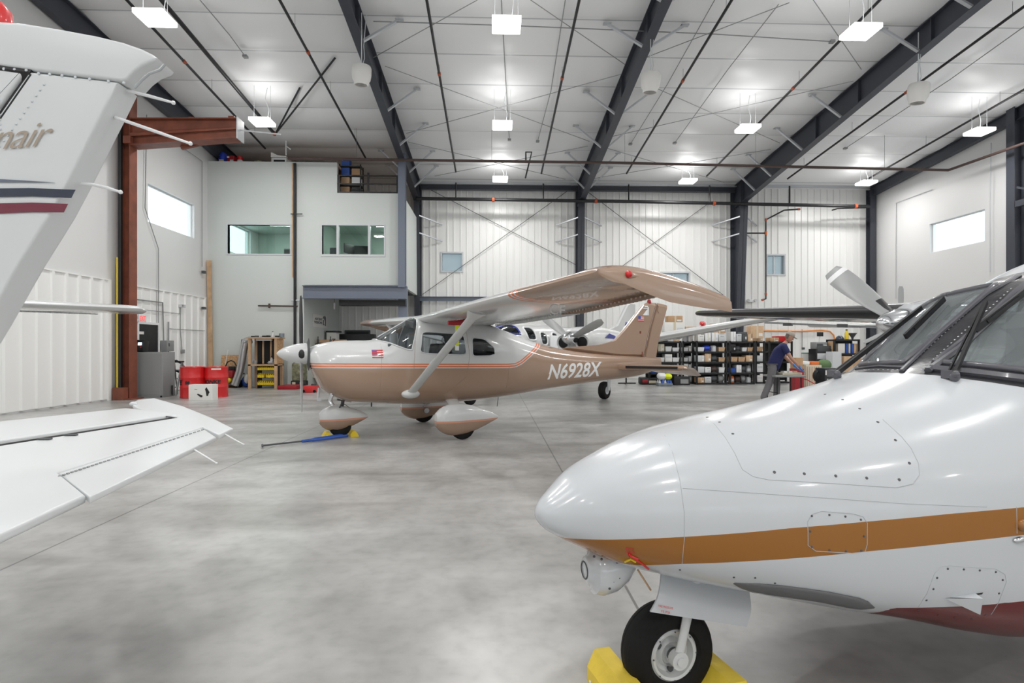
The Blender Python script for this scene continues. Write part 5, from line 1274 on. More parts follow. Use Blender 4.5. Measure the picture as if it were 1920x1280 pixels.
for sg in (-1, 1): MB().prism([(5.62,sg*.068,2.2),(5.92,sg*.066,2.2),(6.40,sg*.05,3.1),(6.12,sg*.05,3.1)], (0,sg*.006,0)).build('blue_stripe', 'twin_blue', fin3, sharp=0)
for sg in (-1, 1):
    slab(MB(), [(5.6,sg*.1,1.75),(6.0,sg*2.,1.78),(6.5,sg*2.,1.78),(6.6,sg*.1,1.75)], .1, (0,0,1)).build('stabilizer', 'ac_white', BT, sharp=30)
    R = []
    for y, x0, c, z in ((.4,-.9,2.1,1.22),(2.0,-.8,1.9,1.40),(4.3,-.55,1.5,1.78),(5.7,-.35,1.2,2.02),(7.0,-.2,1.0,2.22),(7.2,-.05,.7,2.25)): R.append([V((x0+px, sg*y, z+pz)) for px, pz in airfoil(c, .13, 14)])
    w3 = MB().rings(R).build('wing', 'ac_white', BT, sharp=45)
    MB().lathe([(.01,-.08),(.05,-.04),(.06,.02),(.05,.16),(.01,.22)], (-.25,sg*4.75,2.02), (1,0,0), 12).build('navigation_light', 'red' if sg < 0 else 'lime', w3)
    # cowling with two round inlets beside the spinner
    sn = np.linspace(0, 3.2, 24); kk = [0,.1,.3,.8,1.6,2.6,3.2]
    b = loft_bm(sn, hermite(sn, kk, [.36,.43,.47,.48,.46,.34,.12]), hermite(sn, kk, [1.86,1.92,1.96,1.99,1.96,1.86,1.70]), hermite(sn, kk, [1.42,1.34,1.27,1.22,1.24,1.42,1.6]), np.full(24, 2.5), 36, .48)
    bmesh.ops.translate(b, verts=b.verts, vec=(-1.75, sg*2.0, 0)); nc = from_bm(b, 'nacelle', 'ac_white', BT)
    for q in (-1, 1):
        MB().lathe([(.115,-.02),(.15,0),(.165,-.025),(.19,.03)], (-1.76, sg*2.0+q*.27, 1.56), (-1,0,0), 20, caps=False).build('inlet_rim', 'white', nc); MB().lathe([(.001,0),(.14,0)], (-1.785, sg*2.0+q*.27, 1.56), (-1,0,0), 20).build('air_inlet', 'black', nc)
    MB().prism([(-.95,sg*2.0-.486,1.68),(-.30,sg*2.0-.47,1.66),(-.30,sg*2.0-.47,1.74),(-.7,sg*2.0-.484,1.80)], (0,-.004,0)).build('blue_stripe', 'twin_blue', nc, sharp=0)
    hub = V((-1.9, sg*2.0, 1.66)); sp = MB().lathe([(.004,-.36),(.06,-.32),(.12,-.2),(.16,-.05),(.165,.12)], hub, (1,0,0), 24).build('spinner', 'chrome', BT)
    for k in range(3): mb = MB(); blade(mb, hub, math.radians(35)+k*2*PI/3+PI*0, .98, .21, twist=(55,25)); mb.build('propeller_blade', 'blade_grey', sp)
    mb = MB(); wheel(mb, (0, sg*2.0, .245), .245, .20); wt = mb.build('main_wheel', 'rubber', BT); MB().lathe([(.11,-.09),(.11,.09)], (0,sg*2.0,.245), (0,1,0), 20).lathe([(.05,-.11),(.05,.11)], (0,sg*2.0,.245), (0,1,0), 12).build('wheel_hub', 'lightgrey', wt)
    MB().tube([(0,sg*2.13,.245),(.02,sg*2.13,.6),(.05,sg*2.05,1.3)], .045, 10).build('gear_leg', 'lightgrey', BT)
MB().tube([(-3.3,0,.9),(-3.4,0,.22)], .04, 8).build('nose_leg', 'lightgrey', BT); mb = MB(); wheel(mb, (-3.4,0,.2), .2, .15); mb.build('nose_wheel', 'rubber', BT)
# open emergency panel with window beside the nacelle
MB().box((-.55,-.70,1.52), (.42,.05,.5), bev=.04).build('cabin_door', 'white', BT)

# ================= another propeller airplane, hidden beyond the windshield =================
hp = at_D(1690, 607, 14.5)
FP = thing('light_airplane', 'small airplane mostly hidden behind the white nose windshield, two grey propeller blades showing', 'airplane', (hp.x, hp.y, 0), math.radians(42))
mb = MB().lathe([(.1,.02),(.28,.05),(.40,.3),(.46,1.),(.5,2.),(.42,3.4),(.2,5.4),(.04,6.2)], (0,0,hp.z), (1,0,-.02), 28); mb.build('fuselage', 'ac_white', FP)
sp = MB().lathe([(.003,-.3),(.06,-.25),(.12,-.1),(.14,.04)], (0,0,hp.z), (1,0,0), 20).build('spinner', 'chrome', FP)
for k in range(3): mb = MB(); blade(mb, (-.05,0,hp.z), PI/2+k*2*PI/3, .98, .16, twist=(60,40)); mb.build('propeller_blade', 'blade_grey', sp)
for sg in (-1, 1):
    R = [[V((1.0+px, sg*y, hp.z-.02+.03*y+pz)) for px, pz in airfoil(c, .13, 12)] for y, c in ((.3,1.5),(2.6,1.1))]; MB().rings(R).build('wing', 'ac_white', FP, sharp=45)
    mb = MB(); wheel(mb, (1.6, sg*1.2, .22), .22, .16); mb.build('main_wheel', 'rubber', FP); MB().tube([(1.6,sg*1.1,.22),(1.6,sg*.9,hp.z-.4)], .04, 8).build('gear_leg', 'lightgrey', FP)
mb = MB(); wheel(mb, (.3, 0, .2), .2, .14); mb.build('nose_wheel', 'rubber', FP); MB().tube([(.3,.06,.2),(.3,0,hp.z-.3)], .04, 8).build('nose_leg', 'lightgrey', FP)
# ================= helpers for things measured against the floor =================
def spot(px0, px1, pyb):           # left and right foot points and the middle, on the floor
    a, b = ground(px0, pyb), ground(px1, pyb); return a, b, (a+b)/2
def zof(py, P): d = (P-EYE).dot(V((ST, CT, 0))); return H+(HY-py)/F*d      # height of pixel row py at point P
def xof(px, Y): return at_Y(px, 650, Y).x
def boxed(name, label, cat, px0, px1, py0, pyb, dep, m, bev=.01, group=None, z0=None, Y=None, part='body'):
    """a boxy thing whose front face spans the given photo pixels; stands on the floor, or at Y with its foot at z0"""
    if Y is None: a, b, c = spot(px0, px1, pyb); z = 0
    else: a, b = at_Y(px0, pyb, Y), at_Y(px1, pyb, Y); c = (a+b)/2; z = a.z if z0 is None else z0
    w = b.x-a.x; h = zof(py0, c)-z
    t = thing(name, label, cat, (c.x, c.y+dep/2, z), 0, group); t['w'], t['h'] = w, h
    if part: MB().box2((-w/2,-dep/2,0), (w/2,dep/2,h), bev=bev).build(part, m, t, sharp=30)
    return t, w, h
# ---------- by the exit door ----------
t, w, h = boxed('equipment_cabinet', 'tall grey metal cabinet in front of the exit door', 'cabinet', 243, 305, 660, 745, .6, 'midgrey', .012)
MB().box2((-w/2+.04,-.306,.08), (w/2-.04,-.30,h-.06)).build('back_panel', 'midgrey', t, sharp=0)
for x in (-w/2+.05, w/2-.05): MB().box2((x-.03,-.3,-.0), (x+.03,.3,.05)).build('foot', 'darkgrey', t)
MB().lathe([(.01,0),(.02,.05),(.02,.3)], (w/2+.03,.1,.02), (0,0,1), 10).build('side_rod', 'black', t)
ct = V(t.location)
q = thing('control_box', 'black control box with a lit screen on top of the grey cabinet', 'controller', (ct.x-w*.32, ct.y-.05, h))
MB().box((0,0,.17), (.30,.25,.34), M.Rotation(-.2,3,'X'), bev=.02).build('casing', 'black', q); MB().box((.06,-.145,.24), (.10,.01,.08), M.Rotation(-.2,3,'X')).build('screen', 'led', q)
for k, m in enumerate(('orange', 'red')): MB().lathe([(.02,0),(.02,.02)], (.08+.0*k,-.125,.08+.06*k), (0,-1,.2), 10).build('button', m, q)
# folding step ladder
a = ground(318, 742); L = thing('step_ladder', 'aluminium step ladder leaning beside the grey cabinet', 'ladder', (a.x, a.y+.35, 0))
for x in (-.17, .17): MB().bar((x,-.33,.0), (x*.7,.08,1.0), .03, .06).build('rail', 'alu', L); MB().bar((x,.36,.0), (x*.7,.1,1.0), .03, .03).build('rear_leg', 'alu', L)
for k in range(3): z = .25+.25*k; MB().box((0,-.33+.41*z,z), (.30,.12,.03)).build('step', 'alu', L)
MB().box((0,.08,1.0), (.28,.2,.05), bev=.01).build('top_cap', 'black', L)
# red drums
def drum(label, px0, px1, py0, pyb):
    a, b, c = spot(px0, px1, pyb); r = (b.x-a.x)/2; h = zof(py0, c); t = thing('oil_drum', label, 'drum', (c.x, c.y+r, 0), 0, 'red steel drums')
    P = [(.001,.02),(r-.02,.02),(r-.012,0),(r,.01),(r-.006,.03)]
    for z in (h*.345, h*.655): P += [(r-.008,z-.03),(r,z-.012),(r,z+.012),(r-.008,z+.03)]
    P += [(r-.006,h-.03),(r,h-.01),(r-.012,h),(r-.025,h-.02),(.001,h-.02)]
    MB().lathe(P, (0,0,0), (0,0,1), 40, caps=False).build('shell', 'red', t, sharp=40)
    MB().lathe([(.03,h-.02),(.03,h+.005),(.001,h+.005)], (.1,-.12,0), (0,0,1), 12).build('bung', 'lightgrey', t); return t, r, h
d1, r1, h1 = drum('red steel drum nearer the grey cabinet, behind the white carton', 328, 371, 688, 747)
d2, r2, h2 = drum('red steel drum with a white sticker, nearer the pressure washer', 374, 416, 688, 745.5)
def curved_text(body, name, m, parent, r, z, hgt, a0, a1):
    me = text_mesh(body, 1., .18, .05, 1); co = [v.co for v in me.vertices]; x0 = min(c.x for c in co); x1 = max(c.x for c in co); y0 = min(c.y for c in co); y1 = max(c.y for c in co)
    for v in me.vertices:
        q = a0+(a1-a0)*(v.co.x-x0)/(x1-x0); v.co = V((math.sin(q)*(r-.004), -math.cos(q)*(r-.004), z+hgt*(v.co.y-y0)/(y1-y0)))
    me.materials.clear(); me.materials.append(MT[m]); o = bpy.data.objects.new(name, me); C.objects.link(o); o.parent = parent
curved_text('KE', 'drum_lettering', 'black', d1, r1, h1*.42, .14, -1.45, -.42); curved_text('ne', 'drum_lettering', 'black', d1, r1, h1*.44, .10, -.15, .25)
curved_text('JONKE', 'drum_lettering', 'black', d2, r2, h2*.42, .14, -.75, .85)
def curved_patch(name, m, parent, r, z0, z1, a0, a1):
    vs = []; fs = []; n = 8
    for i in range(n+1): q = a0+(a1-a0)*i/n; vs += [(math.sin(q)*(r-.003), -math.cos(q)*(r-.003), z0), (math.sin(q)*(r-.003), -math.cos(q)*(r-.003), z1)]
    for i in range(n): fs.append((2*i,2*i+2,2*i+3,2*i+1))
    MB().add(vs, fs).build(name, m, parent)
curved_patch('sticker', 'paper', d2, r2, h2*.91, h2*.96, .05, .85)
t, w, h = boxed('carton', 'white carton printed with black devices, in front of the two red drums', 'box', 354, 398, 721, 750.5, .30, 'paper', .004)
mb = MB().prism([(-.15*w,-.153,.38*h),(-.11*w,-.153,.43*h),(.09*w,-.153,.31*h),(.07*w,-.153,.2*h),(0,-.153,.2*h)], (0,.002,0)).build('print', 'black', t, sharp=0)
MB().prism([(.19*w,-.153,.72*h),(.25*w,-.153,.84*h),(.30*w,-.153,.72*h),(.38*w,-.153,.52*h),(.34*w,-.153,.42*h),(.31*w,-.153,.28*h),(.25*w,-.153,.28*h),(.23*w,-.153,.5*h)], (0,.002,0)).build('print', 'black', t, sharp=0)
MB().prism([(-.26*w,-.153,.70*h),(-.24*w,-.153,.74*h),(-.12*w,-.153,.70*h),(-.16*w,-.153,.67*h)], (0,.002,0)).build('print', 'midgrey', t, sharp=0)
# hose handle machine behind the drums
a = ground(345, 741); t = thing('power_trowel', 'small machine with a curved black handle behind the red drums', 'machine', (a.x, a.y+.6, 0)); Y = a.y+.6
f = lambda px, py: at_Y(px, py, Y)-V(t.location)
MB().tube([f(349,700),f(347,690),f(340,681),f(331,676),f(322,677),f(318,681),f(321,686)], .03, 8).build('handle', 'black', t); MB().ball(f(322,691), .09, 12, sc=(1,.8,1)).build('motor', 'red_dark', t)
MB().box2((-.25,-.2,.12), (.25,.2,.55), bev=.04).build('engine', 'darkgrey', t); MB().tube([f(322,691),(-.1,0,.5)], .03, 8).build('hose', 'black', t)
for x in (-.2, .2): MB().lathe([(.12,-.03),(.12,.03)], (x,0,.12), (1,0,0), 16).build('wheel', 'rubber', t)
# pressure washer
a, b, c = spot(414, 437, 727); t = thing('pressure_washer', 'black framed pressure washer with a yellow pump beside the red drums', 'pressure washer', (c.x, c.y+.25, 0)); w = b.x-a.x; zt = zof(676, c)
MB().tube([(-w/2,0,.1),(-w/2,.05,zt-.25),(-w/2+.1,.05,zt-.05),(0,.05,zt),(w/2-.1,.05,zt-.05),(w/2,.05,zt-.25),(w/2,0,.1)], .022, 8).tube([(-w/2,.03,zt*.62),(w/2,.03,zt*.62)], .018, 8).build('frame', 'black', t)
MB().box((0,.02,zt*.70), (w*.75,.14,.16), bev=.03).build('panel', 'black', t); MB().box((0,-.05,.48), (.34,.3,.26), bev=.05).build('engine', 'red_dark', t); MB().ball((0,-.18,.26), .11, 14, sc=(1.2,.8,.9)).build('pump', 'yellow', t); MB().lathe([(.05,0),(.05,.06)], (0,-.26,.26), (0,-1,0), 12).build('pump_cap', 'orange', t)
MB().box((0,-.02,.12), (.5,.4,.08), bev=.02).build('base_plate', 'darkgrey', t); MB().tube([(.3,-.1,.45),(.55,-.12,.5)], .02, 8).build('spray_gun', 'black', t)
for x in (-.3, .3): MB().lathe([(.06,-.04),(.13,-.045),(.14,0),(.13,.045),(.06,.04)], (x,.12,.14), (1,0,0), 20).build('wheel', 'rubber', t)
# boards, plank, duct
a, b = at_Y(412, 665, YO-.25), at_Y(447, 725, YO-.25)
t = thing('chipboard_sheet', 'reddish chipboard sheet leaning on the office wall', 'board', ((a.x+b.x)/2, YO-.28, 0)); MB().box((0,.1,a.z/2), (b.x-a.x,.02,a.z), M.Rotation(-.12,3,'X')).build('board', 'osb', t)
p0, p1 = at_Y(391, 488, YO-.15), at_Y(397, 724, YO-.15)
t = thing('timber_plank', 'tall timber plank standing in the corner by the office wall', 'plank', (p0.x+.02, YO-.12, 0)); MB().bar((-.02,.0,p0.z), (.07,-.02,0), .15, .05).build('plank', 'wood', t)
t = thing('metal_rod', 'thin pale rod leaning on the chipboard sheet', 'rod', (at_Y(418,700,YO-.3).x, YO-.42, 0)); MB().tube([(0,0,0),(.12,.25,1.35)], .012, 6).build('rod', 'white', t)
t = thing('metal_rod', 'dark rod leaning on the office wall beside the silver duct', 'rod', (at_Y(446,700,YO-.3).x, YO-.42, 0)); MB().tube([(0,0,0),(.09,.25,1.72)], .02, 6).build('rod', 'black', t)
t = thing('flexible_duct', 'silver flexible duct standing against the timber workbench', 'duct', (at_Y(440,724,19.9).x, 19.9, 0)); f = lambda px, py: at_Y(px, py, 19.9)-V(t.location)
ctl = [f(440,722),f(444,712),f(450,695),f(454,675),f(457,655),f(461,640),f(470,637)]; pts = []
for i in range(60):
    u = i/59*(len(ctl)-1); k = min(int(u), len(ctl)-2); pts.append(ctl[k].lerp(ctl[k+1], u-k))
MB().tube(pts, [.125+(.012 if i % 2 else 0) for i in range(60)], 16).build('duct', 'alu', t, sharp=80)
t, w, h = boxed('rubbish_bag', 'purple and white plastic bag at the foot of the silver duct', 'bag', 451, 465, 700, 726, .3, 'blue', 0, part=None)
MB().ball((0,0,h*.42), 1, 14, sc=(w*.55,.2,h*.42)).build('bag', 'blue', t); MB().ball((.06,-.08,h*.6), 1, 12, sc=(w*.36,.16,h*.36)).build('contents', 'white', t)
# timber workbench with yellow bins
BY = 19.55; xa, xb = xof(465, BY), xof(519, BY); zt, zs = zof(632, V((xa,BY,0))), zof(683, V((xa,BY,0))); W, Dp = xb-xa, .62
t = thing('workbench', 'open timber workbench with a dark back and yellow bins below', 'workbench', (xa, BY, 0))
for x in (.045, W-.045):
    for y in (.045, Dp-.045): MB().box2((x-.045,y-.045,0), (x+.045,y+.045,zt-.05)).build('leg', 'wood', t, sharp=0)
MB().box2((-.05,-.03,zt-.05), (W+.05,Dp+.02,zt)).build('top', 'wood', t, sharp=0); MB().box2((0,0,zs-.05), (W,Dp,zs)).build('shelf', 'wood', t, sharp=0)
MB().box2((.02,Dp-.03,zs), (W-.02,Dp,zt-.05)).build('back_panel', 'black', t, sharp=0); MB().box2((W-.02,.09,zs+.02), (W+.0,Dp-.09,zt-.05)).build('side_panel', 'osb', t, sharp=0)
MB().box2((.25,.05,zt-.12), (W-.2,.15,zt-.06)).build('light_bar', 'lightgrey', t, sharp=0)
for px in (485, 500): x = xof(px, BY)-xa; MB().box2((x,.3,zs+.02), (x+.05,.34,zt-.1)).build('upright', 'wood', t, sharp=0)
t2 = thing('bin_rack', 'black rack holding rows of small yellow bins under the workbench', 'rack', (xa+.28, BY+.1, 0)); bw = W-.36
for k in range(3): MB().box2((0,0,.10+.26*k), (bw,.35,.12+.26*k)).build('shelf', 'black', t2, sharp=0)
for x in (0, bw): MB().box2((x-.01,0,0), (x+.01,.36,.9)).build('side', 'black', t2, sharp=0)
proto = None; names = ['lowest', 'middle', 'top']
ordn = ['first','second','third','fourth','fifth','sixth','seventh','eighth','ninth','tenth','eleventh','twelfth']
for k in range(3):
    for i in range(8):
        if k == 1 and i == 3: continue
        loc = (xa+.28+.02+(bw-.04)*(i+.5)/8, BY+.2, .12+.26*k); lab = 'small yellow bin, %s from the silver duct end, %s row under the workbench' % (ordn[i], names[k])
        if proto is None:
            proto = thing('storage_bin', lab, 'bin', loc, 0, 'yellow bins under the workbench'); b = (bw-.08)/16
            mb = MB(); mb.prism([(-b,-.15,0),(-b,.12,0),(-b,.14,.15),(-b,-.06,.15),(-b,-.16,.07)], (.01,0,0)).prism([(b,-.15,0),(b,.12,0),(b,.14,.15),(b,-.06,.15),(b,-.16,.07)], (-.01,0,0)); mb.box2((-b,-.15,0),(b,.12,.01)).box2((-b,.11,0),(b,.13,.15)); mb.prism([(-b,-.15,0),(b,-.15,0),(b,-.16,.08),(-b,-.16,.08)], (0,.01,0)); mb.build('bin', 'yellow', proto, sharp=0)
            MB().box((0,.0,.05), (b*1.5,.2,.08)).build('contents', 'darkgrey', proto)
        else: dup(proto, loc, None, lab)
def bottle(label, loc, r, h, m, cat='bottle', name='bottle', cap='black', group=None):
    t = thing(name, label, cat, loc, 0, group); MB().lathe([(.001,0),(r,0),(r,h*.65),(r*.45,h*.85),(r*.4,h),(.001,h)], (0,0,0), (0,0,1), 14).build('body', m, t); MB().lathe([(r*.5,h*.93),(r*.5,h*1.05),(.001,h*1.05)], (0,0,0), (0,0,1), 12).build('cap', cap, t); return t
P0 = lambda px, z, dy=.25: (xof(px, BY), BY+dy, z)
bottle('clear bottle on the workbench shelf nearer the silver duct', P0(504, zs), .05, .26, 'lightgrey'); bottle('white bottle on the workbench shelf near the propeller spinner', P0(511, zs), .05, .26, 'white', cap='white')
for k, (px, w, h, m, l) in enumerate(((470,.14,.05,'black','flat black case'), (476,.1,.06,'darkgrey','small dark block'), (483,.05,.04,'lightgrey','tiny pale part'), (491,.14,.06,'black','black power tool case'), (498,.1,.07,'black','black cube'), (516,.16,.06,'black','long black case'))):
    tag(MB().box((0,0,h/2), (w,.16,h), bev=.012).build('tool_case', m, loc=P0(px, zt)), l+' on top of the timber workbench, %s from the silver duct' % ordn[k], 'case', 'small cases on top of the workbench')
bottle('spray bottle with a black trigger on top of the timber workbench', P0(506, zt), .045, .20, 'lightgrey'); 
t = thing('jar', 'short glass jar at the propeller end of the workbench top', 'jar', P0(523, zt)); MB().lathe([(.001,0),(.09,0),(.09,.14),(.08,.14),(.08,.01),(.001,.01)], (0,0,0), (0,0,1), 16).build('glass', 'pane_back', t)
t = thing('paint_can', 'dark can on the workbench shelf', 'can', P0(473, zs)); MB().lathe([(.001,0),(.08,0),(.08,.12),(.07,.13),(.001,.13)], (0,0,0), (0,0,1), 16).build('can', 'midgrey', t)
t = thing('hand_tool', 'grey bench vice on the front of the workbench shelf', 'vice', P0(507, zs, .08)); MB().box((0,0,.04), (.2,.1,.08), bev=.01).build('base', 'midgrey', t); MB().box((0,-.06,.09), (.14,.03,.06)).build('jaw', 'alu', t); MB().tube([(-.1,-.1,.06),(.1,-.1,.06)], .008, 6).build('handle', 'chrome', t)
# red items on the floor and a camouflage bag under the spinner
t, w, h = boxed('creeper', 'flat red mechanic creeper on the floor behind the propeller', 'creeper', 520, 556, 723, 730, .7, 'red_dark', .02)
for x in (-w*.4, w*.4): MB().lathe([(.03,-.015),(.03,.015)], (x,-.3,.03), (1,0,0), 12).build('caster', 'rubber', t)
t, w, h = boxed('floor_jack', 'red floor jack near the tan airplane nose', 'jack', 567, 592, 723, 736, .4, 'red', .03)
MB().tube([(-w*.3,-.1,h*.6),(-w*.55,-.15,.06)], .025, 8).build('lever', 'lightgrey', t); MB().lathe([(.08,h),(.08,h+.05)], (w*.2,0,0), (0,0,1), 14).build('saddle', 'darkgrey', t)
for x in (-w*.4, w*.4): MB().lathe([(.045,-.02),(.045,.02)], (x,-.2,.045), (0,1,0), 12).build('wheel', 'rubber', t)
m = mat('camo', (.2,.21,.13), .8, var=.75, vscale=6)
t, w, h = boxed('duffel_bag', 'camouflage bag leaning on the office wall behind the propeller', 'bag', 546, 572, 680, 726, .3, 'camo', .08, part=None)
MB().box2((-w/2,-.15,.22), (w/2,.15,h), bev=.09).build('bag', 'camo', t); MB().box2((-w/2-.02,-.16,0), (w/2+.02,.15,.24), bev=.04).build('base', 'black', t)
for x in (-.15, .12): MB().box((x,-.165,.14), (.12,.01,.1), bev=.004).build('patch', 'cream', t)
# ---------- open bay under the office ----------
a, b = at_X(587, 588, XI+.02), at_X(613, 618, XI+.02); a2, b2 = at_X(587, 612, XI+.02), at_X(613, 592, XI+.02)
t = thing('banner', 'white company banner with dark blue lettering on the wall of the open bay', 'banner', (XI+.01, a.y, a2.z))
L = b.y-a.y; Hh = a.z-a2.z
MB().box2((0,0,0), (.008,L,Hh)).build('sheet', 'paper', t); 
text_on('ASCENT', 'lettering', 'navy', t, (.010,L*.12,Hh*.55), (0,1,0), (0,0,1), Hh*.20, L*.55, 0, .04); text_on('VISION', 'lettering', 'navy', t, (.010,L*.06,Hh*.28), (0,1,0), (0,0,1), Hh*.20, L*.58, 0, .04)
MB().prism([(.01,L*.68,Hh*.80),(.01,L*.74,Hh*.95),(.01,L*.88,Hh*.98),(.01,L*.93,Hh*.85),(.01,L*.92,Hh*.12),(.01,L*.87,Hh*.2),(.01,L*.86,Hh*.55),(.01,L*.78,Hh*.72)], (.003,0,0)).prism([(.01,L*.70,Hh*.62),(.01,L*.76,Hh*.66),(.01,L*.76,Hh*.3),(.01,L*.86,Hh*.22),(.01,L*.72,Hh*.22)], (.003,0,0)).build('emblem', 'navy', t, sharp=0)
YB = 21.6
x0, x1 = xof(568, YB), xof(640, YB); zt = zof(636, V((x0,YB,0))); t = thing('workbench', 'timber workbench with tools in the open bay under the office', 'workbench', (x0, YB, 0)); W = x1-x0
for x in (.05, W-.05):
    for y in (.05, .75): MB().box2((x-.045,y-.045,0), (x+.045,y+.045,zt-.25)).build('leg', 'wood', t, sharp=0)
MB().box2((0,0,zt-.32), (W,.8,zt-.26)).build('top', 'wood', t, sharp=0); MB().box2((0,.74,zt-.26), (W,.78,zt)).build('back_board', 'card2', t, sharp=0); MB().box2((.03,.03,.25), (W-.03,.75,.29)).build('shelf', 'wood', t, sharp=0)
MB().tube([(.25,.3,zt-.22),(.5,.25,zt-.14),(1.0,.3,zt-.16),(1.1,.35,zt+.0)], .02, 8).build('hose', 'copper', t)
bottle('dark bottle near the banner end of the bay workbench', (x0+.2, YB+.35, zt-.26), .05, .28, 'midgrey'); bottle('second dark bottle along the bay workbench', (x0+.45, YB+.4, zt-.26), .04, .36, 'darkgrey'); bottle('tall dark bottle in the middle of the bay workbench', (x0+.95, YB+.35, zt-.26), .04, .36, 'darkgrey')
t, w, h = boxed('machine', 'black and white printer behind the bay workbench', 'printer', 612, 630, 623, 640, .5, 'paper', .02, z0=.75, Y=23.0); MB().box2((-w/2-.02,-.27,h), (w/2+.1,.25,h+.07), bev=.02).build('lid', 'black', t); MB().box2((w*.1,-.262,.08), (w*.45,-.25,h*.8)).build('front_panel', 'darkgrey', t)
MB().box2((-w/2,-.2,-.75), (w/2,.2,0)).build('stand', 'darkgrey', t)
t, w, h = boxed('tool_chest', 'wide black tool chest across the back of the open bay', 'cabinet', 622, 700, 626, 722, .6, 'black', .02, z0=0, Y=23.9)
for k in range(3): MB().box2((-w/2+.05,-.31,.3+.5*k), (w/2-.05,-.30,.72+.5*k)).build('drawer', 'darkgrey', t, sharp=0)
t = thing('work_lamp', 'small white lamp hanging under the dark ceiling of the open bay', 'lamp', at_Y(627, 574, 22.0)); MB().lathe([(.03,-.12),(.035,.1),(.02,.14)], (0,0,0), (0,0,1), 10).build('lamp_head', 'white', t); MB().tube([(0,0,.12),(0,0,ZB+.05-t.location.z)], .008, 5).build('cord', 'darkgrey', t)
# ---------- inside the office ----------
zf = ZB+.25
for k, (px, lab) in enumerate(((655, 'black monitor seen edge-on behind the three-pane office window'), (676, 'black monitor facing the three-pane office window'))):
    p = at_Y(px, 471, YO+.9+.3*k); t = thing('monitor', lab, 'monitor', (p.x, p.y, OW[1][1].z-.03+.0), (1.15, .15)[k])
    MB().box((0,0,.42), (.62,.04,.36), bev=.012).build('screen', 'black', t); MB().box((0,.03,.2), (.06,.04,.36)).build('stand', 'darkgrey', t); MB().box((0,.02,.01), (.26,.2,.02)).build('base', 'darkgrey', t)
x0, x1 = OW[1][0].x-.2, OW[1][1].x+.2; z = OW[1][1].z-.03
t = thing('desk', 'grey desk behind the three-pane office window', 'desk', (x0, YO+.4, zf)); MB().box2((0,0,z-zf-.04), (x1-x0,1.2,z-zf)).build('top', 'lightgrey', t)
for x in (.1, x1-x0-.1): MB().box2((x-.03,.05,0), (x+.03,1.15,z-zf-.04)).build('leg', 'darkgrey', t)
t, w, h = boxed('office_chair', 'dark office chair back showing in the narrow pane of the office window', 'chair', 618, 633, 464, 475, .12, 'navy', .03, z0=z-.06, Y=YO+2.1, part='backrest'); MB().tube([(0,0,.1),(0,.0,-1.0)], .03, 8).build('post', 'black', t); MB().box((0,-.2,-.35), (.4,.4,.08), bev=.03).build('seat', 'navy', t); MB().lathe([(.22,-1.05),(.22,-1.0)], (0,.0,0), (0,0,1), 16).build('base', 'black', t)
t, w, h = boxed('cabinet', 'small grey cabinet behind the single-pane office window', 'cabinet', 532, 544, 466, 480, .4, 'midgrey', .02, z0=zf, Y=YO+1.6); MB().box2((-w/2+.02,-.205,.05), (w/2-.02,-.2,h-.05)).build('door', 'darkgrey', t)
# ---------- loft over the office ----------
YL = YO+.35
def on_loft(name, label, cat, px0, px1, py0, m, dep=.4, bev=.03, part='body'): return boxed(name, label, cat, px0, px1, py0, 303, dep, m, bev, z0=ZL+.02 if False else ZT-.02, Y=YL, part=part)
MB().box2((X_LEFT, YO+.16, ZT-.10), (xl, YO+1.9, ZT-.02)).build('trim_loft', 'wood', sharp=0); bpy.data.objects['trim_loft'].name = 'trim_90'; struct(bpy.data.objects['trim_90'], 'loft shelf along the top of the office wall', 'loft floor')
t, w, h = on_loft('water_jug', 'round blue jug on the loft above the office wall', 'jug', 405, 422, 282, 'blue_bright', part=None); MB().ball((0,0,h*.52), 1, 16, sc=(w/2,w/2,h*.5)).build('jug', 'blue_bright', t); MB().box((.02,-w/2-.01,h*.25), (w*.5,.03,h*.3)).build('label_patch', 'cream', t)
t, w, h = on_loft('toolbox', 'dark red toolbox on the loft beside the blue jug', 'toolbox', 425, 439, 291, 'red_dark'); MB().box((-w*.3,-.21,h*.8), (.08,.02,.05)).build('latch', 'white', t); MB().box((.05,-.21,h*.4), (.12,.02,.1)).build('sticker', 'lightgrey', t)
t, w, h = on_loft('bucket', 'red bucket with a white band on the loft', 'bucket', 440, 451, 291, 'red', part=None); MB().lathe([(.001,0),(w*.42,0),(w*.5,h),(w*.45,h),(w*.38,.02),(.001,.02)], (0,0,0), (0,0,1), 18).build('pail', 'red', t); MB().lathe([(w*.475,h*.45),(w*.49,h*.65)], (0,0,0), (0,0,1), 18, caps=False).build('band', 'white', t)
t, w, h = on_loft('canvas_bundle', 'olive canvas bundle lying on the loft', 'bundle', 470, 494, 299, 'camo', part=None); MB().ball((0,0,h*.5), 1, 14, sc=(w/2,.25,h*.6)).build('bundle', 'camo', t)
t, w, h = on_loft('cooler', 'white and black cooler on the loft', 'cooler', 509, 538, 287, 'white', part=None); MB().box2((-w/2,-.25,0), (w/2,.25,h*.6), bev=.04).build('tub', 'white', t); MB().prism([(-w/2,-.26,h*.62),(w/2,-.26,h*.62),(w/2,-.26,h*.72),(-w*.1,-.26,h*.8),(-w*.4,-.26,h),(-w/2,-.26,h)], (0,.5,0)).build('lid', 'paper', t, sharp=0); MB().box2((-w*.32,-.258,h*.1), (w*.4,-.25,h*.42)).build('front_recess', 'black', t)
t = thing('sawhorse', 'pale metal stand on top of the white cooler', 'stand', V((t.location.x+.25, YL, t.location.z+h*.82))); MB().tube([(0,0,0),(0,0,.55)], .025, 8).build('post', 'white', t); MB().bar((0,0,.35), (.18,0,.22), .03, .03).build('arm', 'white', t)
